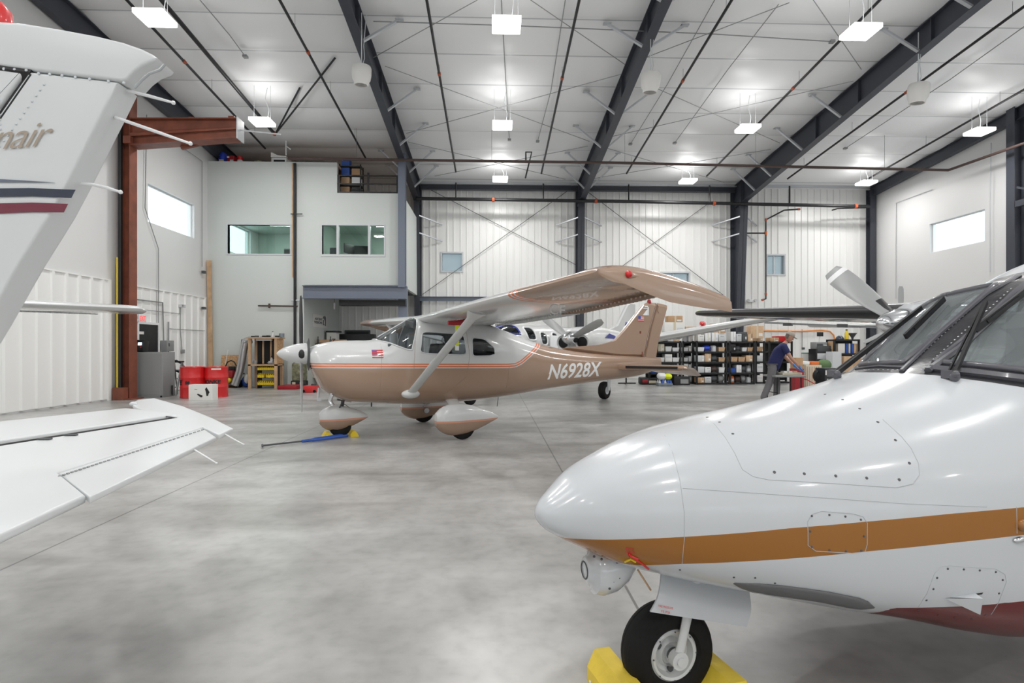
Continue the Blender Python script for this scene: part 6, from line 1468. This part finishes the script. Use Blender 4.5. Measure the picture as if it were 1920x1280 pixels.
# loft opening: railing and a rack with boxes
t = thing('railing', 'black steel railing across the loft opening', 'railing', (xl, YO+.1, ZL)); Lr = XO-.15-xl; hr = ZT-ZL
for u in (.02, .5, .98): MB().box2((Lr*u-.03,-.03,0), (Lr*u+.03,.03,hr*.62 if u != .5 else hr*.7)).build('post', 'black', t, sharp=0)
for k in (.05, .33, .60): MB().box2((0,-.02,hr*k-.02), (Lr,.02,hr*k+.02)).build('rail', 'black', t, sharp=0)
xr0, xr1 = xof(637, YO+.6), xof(678, YO+.6); t = thing('storage_rack', 'dark storage rack in the loft opening', 'rack', (xr0, YO+.5, ZL+.02)); W = xr1-xr0
for k in range(4): MB().box2((0,0,.05+.36*k), (W,.45,.08+.36*k)).build('shelf', 'darkgrey', t, sharp=0)
for x in (.02, W-.02):
    for y in (.02, .43): MB().box2((x-.02,y-.02,0), (x+.02,y+.02,1.2)).build('post', 'black', t, sharp=0)
lb = [(0,0,.30,'card2','brown carton'),(0,1,.30,'card2','brown carton'),(1,1,.34,'white','white parts box'),(0,2,.34,'blue','blue box'),(1,2,.26,'card','tan carton'),(0,3,.5,'blue','blue and white roll'),(1,0,.4,'black','black case')]
for c, lv, hh, m, l in lb:
    z = ZL+.1+.36*lv; hh = min(hh, .29); tag(MB().box((0,0,hh/2), (W*.38,.34,hh), bev=.012).build('storage_box', m, loc=(xr0+W*(.27+.48*c), YO+.72, z)), '%s on the %s shelf of the loft rack, %s' % (l, ('lowest','second','third','top')[lv], ('by the office wall','by the railing middle')[c]), 'box')
# ---------- shelving along the back wall ----------
YR = ground(1340, 721).y+.1
HR = zof(639, V((xof(1340,YR), YR, 0)))
levels = [.06, HR*.27, HR*.52, HR*.76, HR-.02]
racks = [(1217,1277,'first',0.), (1280,1303,'second',.5), (1306,1363,'third',0.), (1368,1415,'fourth',.1), (1417,1434,'fifth',.5)]
def rack(px0, px1, label, Y, lv, m='black', h=None, sh='darkgrey'):
    x0, x1 = xof(px0, Y), xof(px1, Y); W = x1-x0; h = h or HR; t = thing('shelving_unit', label, 'shelf unit', (x0, Y, 0))
    for x in (.02, W-.02):
        for y in (.02, .46): MB().box2((x-.03,y-.03,0), (x+.03,y+.03,h)).build('post', m, t, sharp=0)
    for z in lv: MB().box2((.02,-.01,z-.065), (W-.02,.48,z)).build('shelf', m, t, sharp=0)
    MB().box2((.02,.465,.1), (W-.02,.475,h-.05)).build('back_mesh', m, t, sharp=0)
    return t, x0, W
protos = {}
def shelf_item(kind, col, loc, size, label, cat, group):
    key = (kind, col); w, d, h = size
    if key not in protos:
        nm = {'box':'cardboard_box','bin':'storage_bin','can':'canister','case':'equipment_case','motor':'electric_motor','paper':'paper_stack'}[kind]
        t = thing(nm, label, cat, loc, 0, group)
        if kind == 'box': MB().box((0,0,.5), (1,1,1), bev=.02).build('carton', col, t); MB().box((0,-.502,.5), (.12,.005,.98)).build('tape_strip', 'cream' if col != 'cream' else 'paper', t); MB().box((.26,-.503,.3), (.3,.005,.25)).build('shipping_label', 'paper' if col not in ('paper','white') else 'lightgrey', t)
        elif kind == 'bin':
            mb = MB(); mb.rings([[V((sx*k,sy*k,z)) for sx, sy in ((-.5,-.5),(.5,-.5),(.5,.5),(-.5,.5))] for k, z in ((.86,0),(1.,.95),(1.04,.95),(1.04,1.),(.95,1.),(.83,.06))]); mb.build('tub', col, t, sharp=0); MB().box((0,0,.55), (.8,.8,.5), bev=.08).build('contents', 'midgrey', t)
        elif kind == 'can': MB().lathe([(.001,0),(.5,0),(.5,.82),(.38,.92),(.38,1.),(.001,1.)], (0,0,0), (0,0,1), 18).build('can', col, t); MB().lathe([(.505,.2),(.505,.6)], (0,0,0), (0,0,1), 18, caps=False).build('wrapper', 'lightgrey', t)
        elif kind == 'case': MB().box((0,0,.48), (1,1,.96), bev=.05).build('shell', col, t); MB().tube([(-.2,-.52,.75),(-.2,-.6,.75),(.2,-.6,.75),(.2,-.52,.75)], .03, 6).build('handle', 'darkgrey', t); MB().lathe([(.14,0),(.16,.03),(.10,.04)], (.22,-.5,.35), (0,-1,0), 14).build('dial', 'lightgrey', t)
        elif kind == 'motor': MB().lathe([(.1,-.5),(.42,-.45),(.5,-.3),(.5,.3),(.42,.45),(.12,.5)], (0,0,.5), (1,0,0), 18).build('casing', col, t); MB().box((0,0,.06), (.7,.8,.12)).build('base', 'darkgrey', t); MB().tube([(.3,-.3,.8),(.5,-.5,.5),(.2,-.55,.2)], .05, 6).build('cable', 'black', t)
        else: MB().box((0,0,.5), (1,1,1), bev=.01).build('stack', col, t); MB().box((0,-.502,.62), (.8,.004,.3)).build('label_patch', 'lightgrey', t)
        protos[key] = t
    else: t = dup(protos[key], loc, None, label, group)
    t.scale = (w, d, h); return t
CN = {'card':'brown','card2':'tan','white':'white','paper':'off-white','lightgrey':'light grey','midgrey':'grey','darkgrey':'dark grey','black':'black','blue':'blue','blue_bright':'bright blue','copper':'copper brown','cream':'cream','orange':'orange','wood':'wood-coloured','red':'red'}
KN = {'box':('carton','box'),'bin':('open plastic bin','bin'),'can':('canister','can'),'case':('equipment case','case'),'motor':('electric motor','motor'),'paper':('stack of paper','paper')}
plan = {
 0: [[('bin','lightgrey'),('case','black'),('bin','blue'),('case','darkgrey'),('can','midgrey')], [('bin','blue'),('case','lightgrey'),('bin','black'),('can','white')], [('bin','white'),('bin','white'),('paper','paper'),('bin','white')], [('bin','white'),('box','cream'),('bin','white'),('bin','white')], [('motor','lightgrey'),('case','white'),('motor','darkgrey'),('box','lightgrey'),('box','card2')]],
 1: [[('paper','white'),('can','midgrey')], [('paper','white'),('box','lightgrey')], [('bin','white'),('bin','white')], [('bin','white'),('paper','paper')], [('can','lightgrey'),('box','white')]],
 2: [[('box','card'),('case','lightgrey'),('motor','darkgrey'),('motor','midgrey')], [('paper','lightgrey'),('case','white'),('motor','copper'),('bin','white')], [('box','lightgrey'),('box','card2'),('motor','darkgrey'),('bin','wood')], [('bin','white'),('motor','blue_bright'),('can','lightgrey'),('bin','card2')], [('case','paper'),('box','white'),('box','white'),('case','lightgrey')]],
 3: [[('can','orange'),('motor','copper'),('motor','midgrey'),('can','lightgrey')], [('bin','blue'),('box','white'),('motor','darkgrey'),('can','midgrey')], [('bin','wood'),('bin','wood'),('box','card2')], [('case','black'),('motor','darkgrey'),('bin','white'),('bin','wood')], [('box','white'),('case','lightgrey'),('case','darkgrey'),('box','card2')]],
 4: [[('paper','paper')], [('paper','white')], [('paper','lightgrey')], [('bin','wood')], [('box','card2')]]}
LV = ['lowest', 'second', 'third', 'fourth', 'top']
rng = random.Random(3)
for r, (p0, p1, o_, dy) in enumerate(racks):
    t, x0, W = rack(p0, p1, 'black shelving unit by the back wall, %s one counted from the tan tail fin' % o_, YR+dy, levels)
    for l, row in enumerate(plan[r]):
        n = len(row); gap = (levels[l+1]-levels[l]-.06) if l < 4 else .42; cw = (W-.1)/n
        for i, (k, m) in enumerate(row):
            h = gap*rng.uniform(.62, .95); w = cw*rng.uniform(.82, .95)
            if k == 'can': w = min(w, .26)
            if k == 'bin': h = gap*rng.uniform(.4, .6)
            lab = '%s %s, %s along the %s shelf of the %s black shelving unit' % (CN[m], KN[k][0], ordn[i], LV[l], o_)
            shelf_item(k, m, (x0+.05+cw*(i+.5), YR+dy+.23, levels[l]+.001), (w, min(.42, w*1.4) if k in ('can','motor') else .42, h), lab, KN[k][1], 'goods on the black shelving units')
# second layer on top of the shelving units
for px0, px1, py0, pyb, m, k, l in ((1253,1280,592,604,'card','box','brown carton at the very top of the stack behind the white wing tip'), (1246,1284,604,622,'paper','box','off-white carton stacked over the first shelving unit'), (1286,1316,612,623,'card2','box','flat tan carton stacked over the second shelving unit'), (1318,1344,612,624,'darkgrey','case','dark case stacked over the third shelving unit'), (1338,1361,606,624,'card','box','tall brown carton stacked over the third shelving unit'), (1408,1432,611,634,'card2','box','large tan carton standing high over the fourth shelving unit')):
    Y = YR+.12; a, b = at_Y(px0, pyb, Y), at_Y(px1, py0, Y); z0 = levels[4]+.40 if pyb < 620 and pyb > 604 else a.z
    shelf_item(k, m, ((a.x+b.x)/2, Y+.2, a.z), (b.x-a.x, .4, b.z-a.z), l, 'box', 'goods on the black shelving units')
# unit behind the person and unit by the orange hose
t, x0, W = rack(1442, 1486, 'black shelving unit behind the person in the navy shirt', YR+.6, levels[:1]+levels[2:])
shelf_item('bin', 'red', (x0+W*.55, YR+.83, HR-.02), (.4,.4,.22), 'red open bin on top of the shelving unit behind the person', 'bin', None); shelf_item('box', 'card', (x0+W*.25, YR+.83, HR-.02), (.35,.4,.16), 'brown carton on top of the shelving unit behind the person', 'box', None)
YH = 20.2; hz_ = zof(636, V((xof(1590,YH),YH,0)))
t, x0, W = rack(1564, 1612, 'black shelving unit with books beside the orange hose', YH, [.06, .5, 1.05, zof(662, V((xof(1590,YH),YH,0))), hz_], h=hz_)
z = zof(662, V((x0,YH,0)))
MB().box2((.02,.02,z-.0), (.05,.46,hz_-.05)).build('end_panel', 'wood', t)
for i, (m, w, l) in enumerate((('paper',.26,'off-white'), ('blue',.06,'blue'), ('lightgrey',.06,'grey'), ('blue',.06,'dark blue'), ('card2',.08,'tan'), ('cream',.07,'cream'))):
    xx = x0+.32+i*.105+(.1 if i else 0); tag(MB().box2((-w/2,0,0), (w/2,.3,.36), bev=.006).build('binder', m, loc=(xx, YH+.06, z+.001)), '%s binder on the shelf unit beside the orange hose, %s from the hose' % (l, ordn[i]), 'binder', 'binders beside the orange hose')
bottle('yellow bottle on the shelf unit beside the orange hose', (x0+W*.62, YH+.2, hz_), .07, .36, 'yellow'); 
t = thing('helmet', 'dark blue cap-shaped helmet on the shelf unit beside the orange hose', 'helmet', (x0+W*.35, YH+.2, hz_)); MB().lathe([(.15,0),(.15,.03),(.11,.1),(.05,.14),(.001,.15)], (0,0,0), (0,0,1), 16).build('shell', 'navy', t)
t = thing('speaker_horn', 'dark funnel on the end of the shelf unit beside the orange hose', 'funnel', (x0+W*.85, YH+.2, hz_)); MB().lathe([(.03,0),(.05,.08),(.16,.24),(.15,.24),(.04,.08)], (0,0,0), (0,0,1), 16, caps=False).build('cone', 'darkgrey', t)
for i, (px0, px1, py0, pyb, m, l, k) in enumerate(((1561,1578,659,690,'lightgrey','clear drawer tower under the shelf with binders','bin'), (1583,1600,668,690,'card2','pinkish carton beside the clear drawer tower','box'), (1600,1616,672,700,'card','brown carton behind the wiper arm','box'))):
    boxed('drawer_tower' if k == 'bin' else 'cardboard_box', l, 'box', px0, px1, py0, 722, .4, m, .01, z0=0, Y=YH-.5, part='body')
# tall black equipment rack with instruments on top
YK = 20.4
t, w, h = boxed('instrument_rack', 'tall black equipment rack against the back wall near the orange hose', 'rack', 1530, 1560, 654, 722, .5, 'black', .01, z0=0, Y=YK)
for k in range(5): MB().box2((-w*.42,-.26,.15+.28*k), (w*.42,-.25,.37+.28*k), bev=.004).build('equipment_panel', ('darkgrey','midgrey','darkgrey','lightgrey','darkgrey')[k], t)
tx = V(t.location)
q = thing('oscilloscope', 'grey instrument on top of the tall black rack', 'instrument', (tx.x-.05, tx.y, h)); MB().box2((-.22,-.18,0), (.22,.2,.26), bev=.02).build('casing', 'midgrey', q); MB().box2((-.18,-.19,.06), (.04,-.18,.2)).build('screen', 'darkgrey', q)
for k in range(2): MB().lathe([(.025,0),(.025,.03)], (.1+.06*k,-.18,.13), (0,-1,0), 10).build('knob', 'lightgrey', q)
q2 = thing('monitor', 'small black monitor above the grey instrument on the tall rack', 'monitor', (tx.x+.03, tx.y+.05, h+.26)); MB().box((0,0,.30), (.24,.03,.16), bev=.008).build('screen', 'black', q2); MB().tube([(0,.02,.25),(-.02,.03,0)], .015, 6).build('stand', 'lightgrey', q2)
# white board leaning, orange hose on the wall
YW = 21.0; a, b = at_Y(1503, 661, YW), at_Y(1529, 679, YW)
t = thing('whiteboard', 'white board with a green top edge on a stand against the back wall', 'board', ((a.x+b.x)/2, YW, 0)); w = b.x-a.x
MB().box2((-w/2,0,b.z), (w/2,.02,a.z)).build('board', 'paper', t); MB().box2((-w/2,-.01,a.z-.03), (w/2,.03,a.z)).build('top_edge', 'exit_green', t) if 'exit_green' in MT else MB().box2((-w/2,-.01,a.z-.03), (w/2,.03,a.z)).build('top_edge', mat('board_green', (.02,.22,.12), .5), t)
for x in (-w/2+.02, w/2-.02): MB().box2((x-.015,.02,0), (x+.015,.05,a.z)).build('leg', 'midgrey', t)
YY = D_BACK-.1
tag(MB().tube([at_Y(*p, YY) for p in ((1400,622),(1440,620),(1500,621),(1540,619),(1556,621),(1563,628),(1566,640),(1567,662))], .035, 8).build('air_hose', mat('hose_orange', (.75,.30,.08), .5), sharp=60), 'orange hose looped along the ribbed back wall', 'hose')
tag(MB().tube([at_Y(1504,617,YY), at_Y(1504,653,YY)], .012, 6).build('conduit', 'darkgrey', sharp=60), 'thin vertical conduit on the back wall above the white board', 'conduit')
tag(MB().box((0,0,0), (.12,.08,.1), bev=.01).build('wall_socket', 'darkgrey', loc=at_Y(1506,653,YY)), 'small dark socket box above the white board', 'socket')
# floor goods beyond the tan tail
t, w, h = boxed('duffel_bag', 'black bag with a red flap on the floor below the tan tail', 'bag', 1202, 1233, 704, 721, .5, 'black', .05, part=None); MB().box2((-w/2,-.25,0), (w/2,.25,h*.8), bev=.07).build('bag', 'black', t); MB().box((-w*.25,-.24,h*.4), (w*.35,.06,h*.35), bev=.02).build('flap', 'red_dark', t); MB().box((w*.2,-.24,h*.3), (w*.45,.06,h*.3), bev=.02).build('pocket', 'cream', t)
t, w, h = boxed('bottle_pack', 'plastic-wrapped pack of water bottles on the floor below the tan stabilizer', 'bottles', 1235, 1262, 712, 724, .4, 'blue', .02, part=None)
for i in range(5):
    for j in range(2): MB().lathe([(.001,0),(.048,0),(.048,h*.6),(.02,h*.9),(.02,h),(.001,h)], (-w/2+.06+(w-.12)*i/4,-.12+.22*j,0), (0,0,1), 12).build('bottle', ('lightgrey','blue','lightgrey','blue','blue')[i], t)
MB().box2((-w/2,-.2,h*.02), (w/2,.2,h*.5), bev=.02).build('wrap', 'pane_back', t)
bx = V(t.location); q = thing('rag_bundle', 'white and lime plastic bundle on top of the water bottle pack', 'bundle', (bx.x, bx.y, h)); MB().ball((-.1,0,.13), 1, 12, sc=(.18,.2,.15)).build('bundle', 'white', q); MB().ball((.13,-.05,.12), 1, 12, sc=(.15,.16,.12)).build('bundle_fold', 'lime', q)
t, w, h = boxed('parts_crate', 'black crate on the floor beside the water bottles', 'crate', 1264, 1294, 706, 722, .45, 'black', .02); MB().box2((-w*.1,-.23,h*.2), (w*.4,-.225,h*.7)).build('panel', 'midgrey', t)
a = ground(1174, 719); t = thing('tail_stand', 'black tripod stand under the tan airplane tail', 'stand', a); MB().bar((-.32,0,.02), (.38,0,.02), .05, .04).bar((-.1,-.3,.02), (.05,.3,.02), .05, .04).build('base', 'black', t); MB().tube([(0,0,.02),(0,0,.62)], .03, 8).build('post', 'black', t)
# table with boxes, heater, coil and black case by the person
YT = 13.55
x0, x1 = xof(1454, YT), xof(1512, YT); zt = .74
t = thing('folding_table', 'grey folding table in front of the person', 'table', ((x0+x1)/2, YT, 0)); W = x1-x0
MB().box2((-W/2,0,zt-.05), (W/2,.65,zt), bev=.015).build('tabletop', 'midgrey', t)
for x in (-W/2+.08, W/2-.08):
    for y in (.08, .57): MB().tube([(x,y,0),(x*.96,y,zt-.05)], .016, 8).build('leg', 'black', t)
    MB().tube([(x,.08,.3),(x,.57,.3)], .012, 6).build('crossbar', 'black', t)
t = thing('parts_tray', 'cream tray of parts on the grey folding table', 'tray', (x1-.28, YT+.3, zt)); MB().box2((-.25,-.17,0), (.25,.17,.06), bev=.01).build('tray', 'cream', t)
for k in range(3): MB().box((-.14+.13*k,-.02,.075), (.09,.16,.04), bev=.008).build('part_block', ('white','lightgrey','card2')[k], t)
tag(MB().tube([at_Y(1500,708,YT+.25), at_Y(1514,712,YT+.1), at_Y(1530,721,YT-.1), at_Y(1540,726,YT-.15)], .012, 6).build('air_hose', 'red', sharp=60), 'thin red hose drooping from the grey folding table', 'hose')
YZ = 15.2
t, w, h = boxed('heater', 'cream louvred heater cabinet behind the folding table', 'heater', 1511, 1541, 684, 745, .5, 'cream', .02, z0=0, Y=YZ)
for k in range(12): MB().box2((-w*.42+w*.84*k/12,-.262,h*.38), (-w*.42+w*.84*k/12+.016,-.25,h*.95)).build('louvre', ('card2','paper')[k%2], t, sharp=0)
hx = V(t.location)
for (dx_, m, l) in ((.1,'orange','orange cloth on the cream heater'), (-.17,'white','white pack on the cream heater')): tag(MB().box((0,0,.05), (.24,.3,.1), bev=.035).build('cloth_pack', m, loc=(hx.x+dx_, hx.y, h)), l, 'pack')
tag(MB().ball((0,0,.17), 1, 14, sc=(.2,.18,.17)).build('green_bag', mat('leaf_green', (.12,.2,.09), .8), loc=at_D(1545,684,16.0)-V((0,0,.17))), 'green bag above the black case', 'bag')
o = bpy.data.objects['green_bag']; sp_ = thing('side_stand', 'dark pedestal under the green bag', 'stand', (o.location.x, o.location.y, 0)); MB().box2((-.2,-.2,0), (.2,.2,o.location.z)).build('pedestal', 'darkgrey', sp_)
YQ = 13.2
t, w, h = boxed('equipment_case', 'black case with a white paper on its front beside the white nose', 'case', 1546, 1574, 690, 780, .4, 'black', .02, z0=0, Y=YQ); MB().box2((-w*.44,-.205,h-.17), (-w*.1,-.2,h-.05)).build('paper', 'paper', t, sharp=0); MB().box2((-w*.35,-.205,h-.28), (-w*.15,-.2,h-.26)).build('sticker', 'lightgrey', t, sharp=0)
p = at_Y(1538, 704, YQ+.3); t = thing('hose_reel', 'coiled black hose reel beside the black case', 'reel', (p.x, YQ+.3, 0))
mb = MB()
for k in range(3): mb.tube([V((math.cos(q)*(.13+.015*k), .03*k-.03, p.z+math.sin(q)*(.13+.015*k))) for q in np.linspace(0, 2*PI, 25)], .018, 6)
mb.build('coil', 'black', t); MB().box2((-.04,-.03,0), (.04,.06,p.z-.1)).build('stand', 'darkgrey', t); MB().ball((0,-.02,p.z-.02), .05, 10).build('hub', 'blue', t)
t = thing('cardboard_box', 'brown carton on a stool behind the folding table', 'box', (xof(1501, 14.9), 15.1, 0)); MB().box2((-.1,-.15,.85), (.1,.15,1.15), bev=.01).build('carton', 'card', t); MB().box2((-.12,-.15,0), (.12,.15,.85)).build('stool', 'red_dark', t)
# strobe and emergency lights on the back wall
p = at_Y(1408, 564, D_BACK-.1); t = thing('emergency_light', 'twin-headed emergency light on the back wall beside the wide column', 'lamp', p); MB().box((0,0,0), (.3,.1,.12), bev=.02).build('casing', 'white', t)
for x in (-.16, .16): MB().lathe([(.06,0),(.07,.08)], (x,-.03,.02), (x,-1,0), 12).build('lamp_head', 'lightgrey', t)
# beads of writing under the tan wing
def wing_mark(txt, px, py, size):
    q = at_Z(px, py, 1.93); q = MI @ q
    me = text_mesh(txt, 1., 0, .02, 1); co = [v.co for v in me.vertices]; x1 = max(c.x for c in co); y1 = max(c.y for c in co)
    bt = BVHTree.FromPolygons([v.co for v in wn_.data.vertices], [p.vertices[:] for p in wn_.data.polygons])
    for v in me.vertices:
        px_, py_ = px+v.co.x/x1*size, py-v.co.y/y1*size*.62+v.co.x/x1*size*.06
        a = MI @ EYE; d = (MI.to_3x3() @ ray(px_, py_)).normalized(); h = bt.ray_cast(a, d); v.co = (h[0]+h[1]*.003) if h[0] else V((0,0,-99))
    b_ = bmesh.new(); b_.from_mesh(me); bmesh.ops.delete(b_, geom=[v for v in b_.verts if v.co.z < -9], context='VERTS'); b_.to_mesh(me); b_.free()
    me.materials.clear(); me.materials.append(MT['white']); o = bpy.data.objects.new('wing_lettering', me); C.objects.link(o); o.parent = wn_
wing_mark('CE', 1030, 588, 30); wing_mark('W', 1031, 601, 22)
# ================= person at the table =================
mat('skin', (.50,.27,.19), .55); mat('shirt_navy', (.02,.025,.11), .8, bump=.3, bscale=25); mat('trousers_grey', (.17,.165,.175), .85, bump=.25, bscale=20); mat('cap_beige', (.36,.33,.29), .8); mat('glove_blue', (.04,.22,.62), .5); mat('shoe', (.03,.028,.027), .6); mat('hair', (.14,.12,.10), .8)
pp = ground(1450, 755); pp = at_D(1449, 650, 14.15); 
PR = thing('person', 'person in navy shirt, grey trousers and beige cap bending over the folding table', 'person', (pp.x, pp.y, 0), -.30); PR.scale = (1.05,1.05,1.05)
def skin(name, pts, edges, m, parent, sub=2, root=0):
    me = bpy.data.meshes.new(name); me.from_pydata([p[:3] for p in pts], edges, []); o = bpy.data.objects.new(name, me); C.objects.link(o)
    md = o.modifiers.new('skin', 'SKIN'); md.use_smooth_shade = True
    if not me.skin_vertices:
        with bpy.context.temp_override(object=o, active_object=o): bpy.ops.mesh.customdata_skin_add()
    for i, p in enumerate(pts):
        r = p[3]; me.skin_vertices[0].data[i].radius = (r, p[4] if len(p) > 4 else r); me.skin_vertices[0].data[i].use_root = (i == root)
    sb = o.modifiers.new('smooth', 'SUBSURF'); sb.levels = sub; sb.render_levels = sub
    dg = bpy.context.evaluated_depsgraph_get(); dg.update(); m2 = bpy.data.meshes.new_from_object(o.evaluated_get(dg)); bpy.data.objects.remove(o)
    m2.materials.clear(); m2.materials.append(MT[m]); m2.polygons.foreach_set('use_smooth', [True]*len(m2.polygons)); o = bpy.data.objects.new(name, m2); C.objects.link(o); o.parent = parent; return o
# the body: pelvis, spine leaning forward, neck, head, arms reaching to the table, legs
J = [(.02,0,.93,.08), (.07,0,1.08,.08), (.15,0,1.25,.085), (.22,0,1.39,.08), (.28,0,1.47,.052), (.32,0,1.53,.05),
     (.22,.17,1.38,.052), (.32,.25,1.13,.042), (.52,.17,.92,.033), (.22,-.17,1.38,.052), (.35,-.24,1.12,.042), (.56,-.13,.90,.033),
     (.03,.10,.86,.08), (.12,.13,.50,.058), (.10,.14,.10,.042), (-.03,-.10,.86,.08), (-.10,-.13,.49,.058), (-.26,-.14,.10,.042)]
EDG = [(0,1),(1,2),(2,3),(3,4),(4,5),(3,6),(6,7),(7,8),(3,9),(9,10),(10,11),(0,12),(12,13),(13,14),(0,15),(15,16),(16,17)]
body = skin('body', J, EDG, 'skin', PR)
# head with a face
hd = MB(); c = V((.375,0,1.62)); tilt = M.Rotation(.55, 3, 'Y')
R = []
for z, rx, ry, ox in ((-.125,.03,.03,.045),(-.115,.055,.048,.03),(-.08,.075,.062,.015),(-.03,.088,.072,.0),(.02,.095,.076,-.005),(.06,.094,.075,-.01),(.09,.078,.064,-.012),(.108,.05,.042,-.014),(.115,.01,.01,-.014)):
    R.append([c+tilt @ V((ox+rx*math.cos(q)*(1.0), ry*math.sin(q), z)) for q in [2*PI*k/20 for k in range(20)]])
head = hd.rings(R).build('head', 'skin', body, sharp=80)
hl = lambda x, y, z: c+tilt @ V((x, y, z))
MB().rings([[hl(.085+a, b*w, z) for a, b in ((0,-1),(d,0),(0,1),(-.02,0))] for z, w, d in ((.02,.008,.008),(-.01,.012,.022),(-.03,.016,.028),(-.04,.01,.008))]).build('nose', 'skin', head)
for sg in (-1, 1):
    MB().ball(hl(.082, sg*.03, .012), .010, 8).build('eye', 'white', head); MB().ball(hl(.091, sg*.03, .012), .005, 8).build('pupil', 'black', head); MB().ball(hl(-.005, sg*.076, -.01), 1, 8, sc=(.02,.01,.03)).build('ear', 'skin', head)
MB().tube([hl(.078,-.022,-.07), hl(.086,0,-.07), hl(.078,.022,-.07)], .005, 6).build('mouth', 'crimson', head)
MB().rings([[hl(-.02+rx*math.cos(q), ry*math.sin(q), z) for q in np.linspace(PI*.55, PI*1.45, 10)]+[hl(-.02+(rx-.02)*math.cos(q), (ry-.02)*math.sin(q), z) for q in np.linspace(PI*1.45, PI*.55, 10)] for z, rx, ry in ((-.07,.07,.07),(.03,.09,.082))]).build('hair', 'hair', PR)
cp = MB(); R = []
for z, k in ((.035,1.06),(.06,1.06),(.095,.95),(.12,.66),(.13,.1)): R.append([hl(-.008+.095*k*math.cos(q), .08*k*math.sin(q), z) for q in [2*PI*j/20 for j in range(20)]])
cap = cp.rings(R).build('cap', 'cap_beige', PR, sharp=80); MB().rings([[hl(.07+.10*math.cos(q)*k, .075*math.sin(q), .035+z) for q in np.linspace(-PI/2, PI/2, 10)] for z, k in ((0,1.),(.008,1.))], True).build('brim', 'cap_beige', cap)
# clothing over the body
skin('shirt', [(-.02,0,.76,.165), (.05,0,1.04,.16), (.14,0,1.24,.165), (.22,0,1.385,.135), (.265,0,1.455,.065), (.22,.17,1.375,.085), (.285,.225,1.22,.072), (.22,-.17,1.375,.085), (.30,-.22,1.21,.072)], [(0,1),(1,2),(2,3),(3,4),(3,5),(5,6),(3,7),(7,8)], 'shirt_navy', PR)
skin('trousers', [(.01,0,1.04,.13), (.03,.10,.82,.105), (.12,.13,.50,.085), (.10,.14,.09,.075), (-.03,-.10,.82,.105), (-.10,-.13,.49,.085), (-.26,-.14,.09,.075)], [(0,1),(1,2),(2,3),(0,4),(4,5),(5,6)], 'trousers_grey', PR)
for x, y in ((.12,.14), (-.24,-.14)):
    R = [[V((x+ox+rx*math.cos(q), y+ry*math.sin(q), z)) for q in [2*PI*k/16 for k in range(16)]] for z, rx, ry, ox in ((.001,.145,.052,.05),(.03,.15,.055,.05),(.07,.11,.05,.02),(.11,.06,.048,-.03))]; MB().rings(R).build('shoe', 'shoe', PR, sharp=60)
# gloved hands, fingers curled on the table top
for sg, w in ((1, V((.52,.17,.92))), (-1, V((.56,-.13,.90)))):
    d = V((.62,-.25*sg,-.75)).normalized(); side = V((0,1,0)); side = (side-d*side.dot(d)).normalized(); n = d.cross(side)
    R = [[w+d*u+side*(a*k*math.cos(q))+n*(b*k*math.sin(q)) for q in [2*PI*j/12 for j in range(12)]] for u, a, b, k in ((-.05,.036,.032,1),(0,.034,.028,1),(.03,.042,.02,1),(.085,.044,.018,1),(.10,.03,.012,1))]
    hnd = MB().rings(R).build('glove', 'glove_blue', PR, sharp=60)
    for i, (o_, L) in enumerate(((-.033,.062),(-.011,.074),(.011,.07),(.032,.055))):
        b0 = w+d*.09+side*o_; MB().tube([b0, b0+d*L*.5+n*.006*sg, b0+d*L*.8+V((.01,0,-.0)), b0+d*L*.95+V((.022,0,.004))], [.0105,.010,.009,.007], 8).build('finger', 'glove_blue', hnd)
    b0 = w+d*.03-side*.035*sg*-1; MB().tube([b0, b0+d*.03+side*.03*sg, b0+d*.065+side*.035*sg], [.013,.011,.008], 8).build('thumb', 'glove_blue', hnd)
# ================= camera, sky =================
cd = bpy.data.cameras.new('camera'); cam = bpy.data.objects.new('camera', cd); C.objects.link(cam); S.camera = cam
cd.sensor_width = 36; cd.lens = 36*F/1920; cd.shift_y = (HY-640)/1920; cd.clip_start = .05; cd.clip_end = 300
cam.location = EYE; cam.rotation_euler = (PI/2, 0, -TH)
w = bpy.data.worlds.new('sky'); S.world = w; w.use_nodes = True
bg = w.node_tree.nodes['Background']; bg.inputs['Color'].default_value = (.88,.95,1,1); bg.inputs['Strength'].default_value = 2.6
vs = S.view_settings; vs.view_transform = 'Standard'; vs.look = 'None'; vs.exposure = .13; vs.gamma = 1.; vs.use_curve_mapping = False
S.cycles.use_denoising = True; S.cycles.max_bounces = 9; S.cycles.diffuse_bounces = 5; S.cycles.glossy_bounces = 3; S.cycles.adaptive_threshold = .025; S.cycles.transparent_max_bounces = 16
S.cycles.sample_clamp_indirect = 6; S.cycles.caustics_reflective = False; S.cycles.caustics_refractive = False
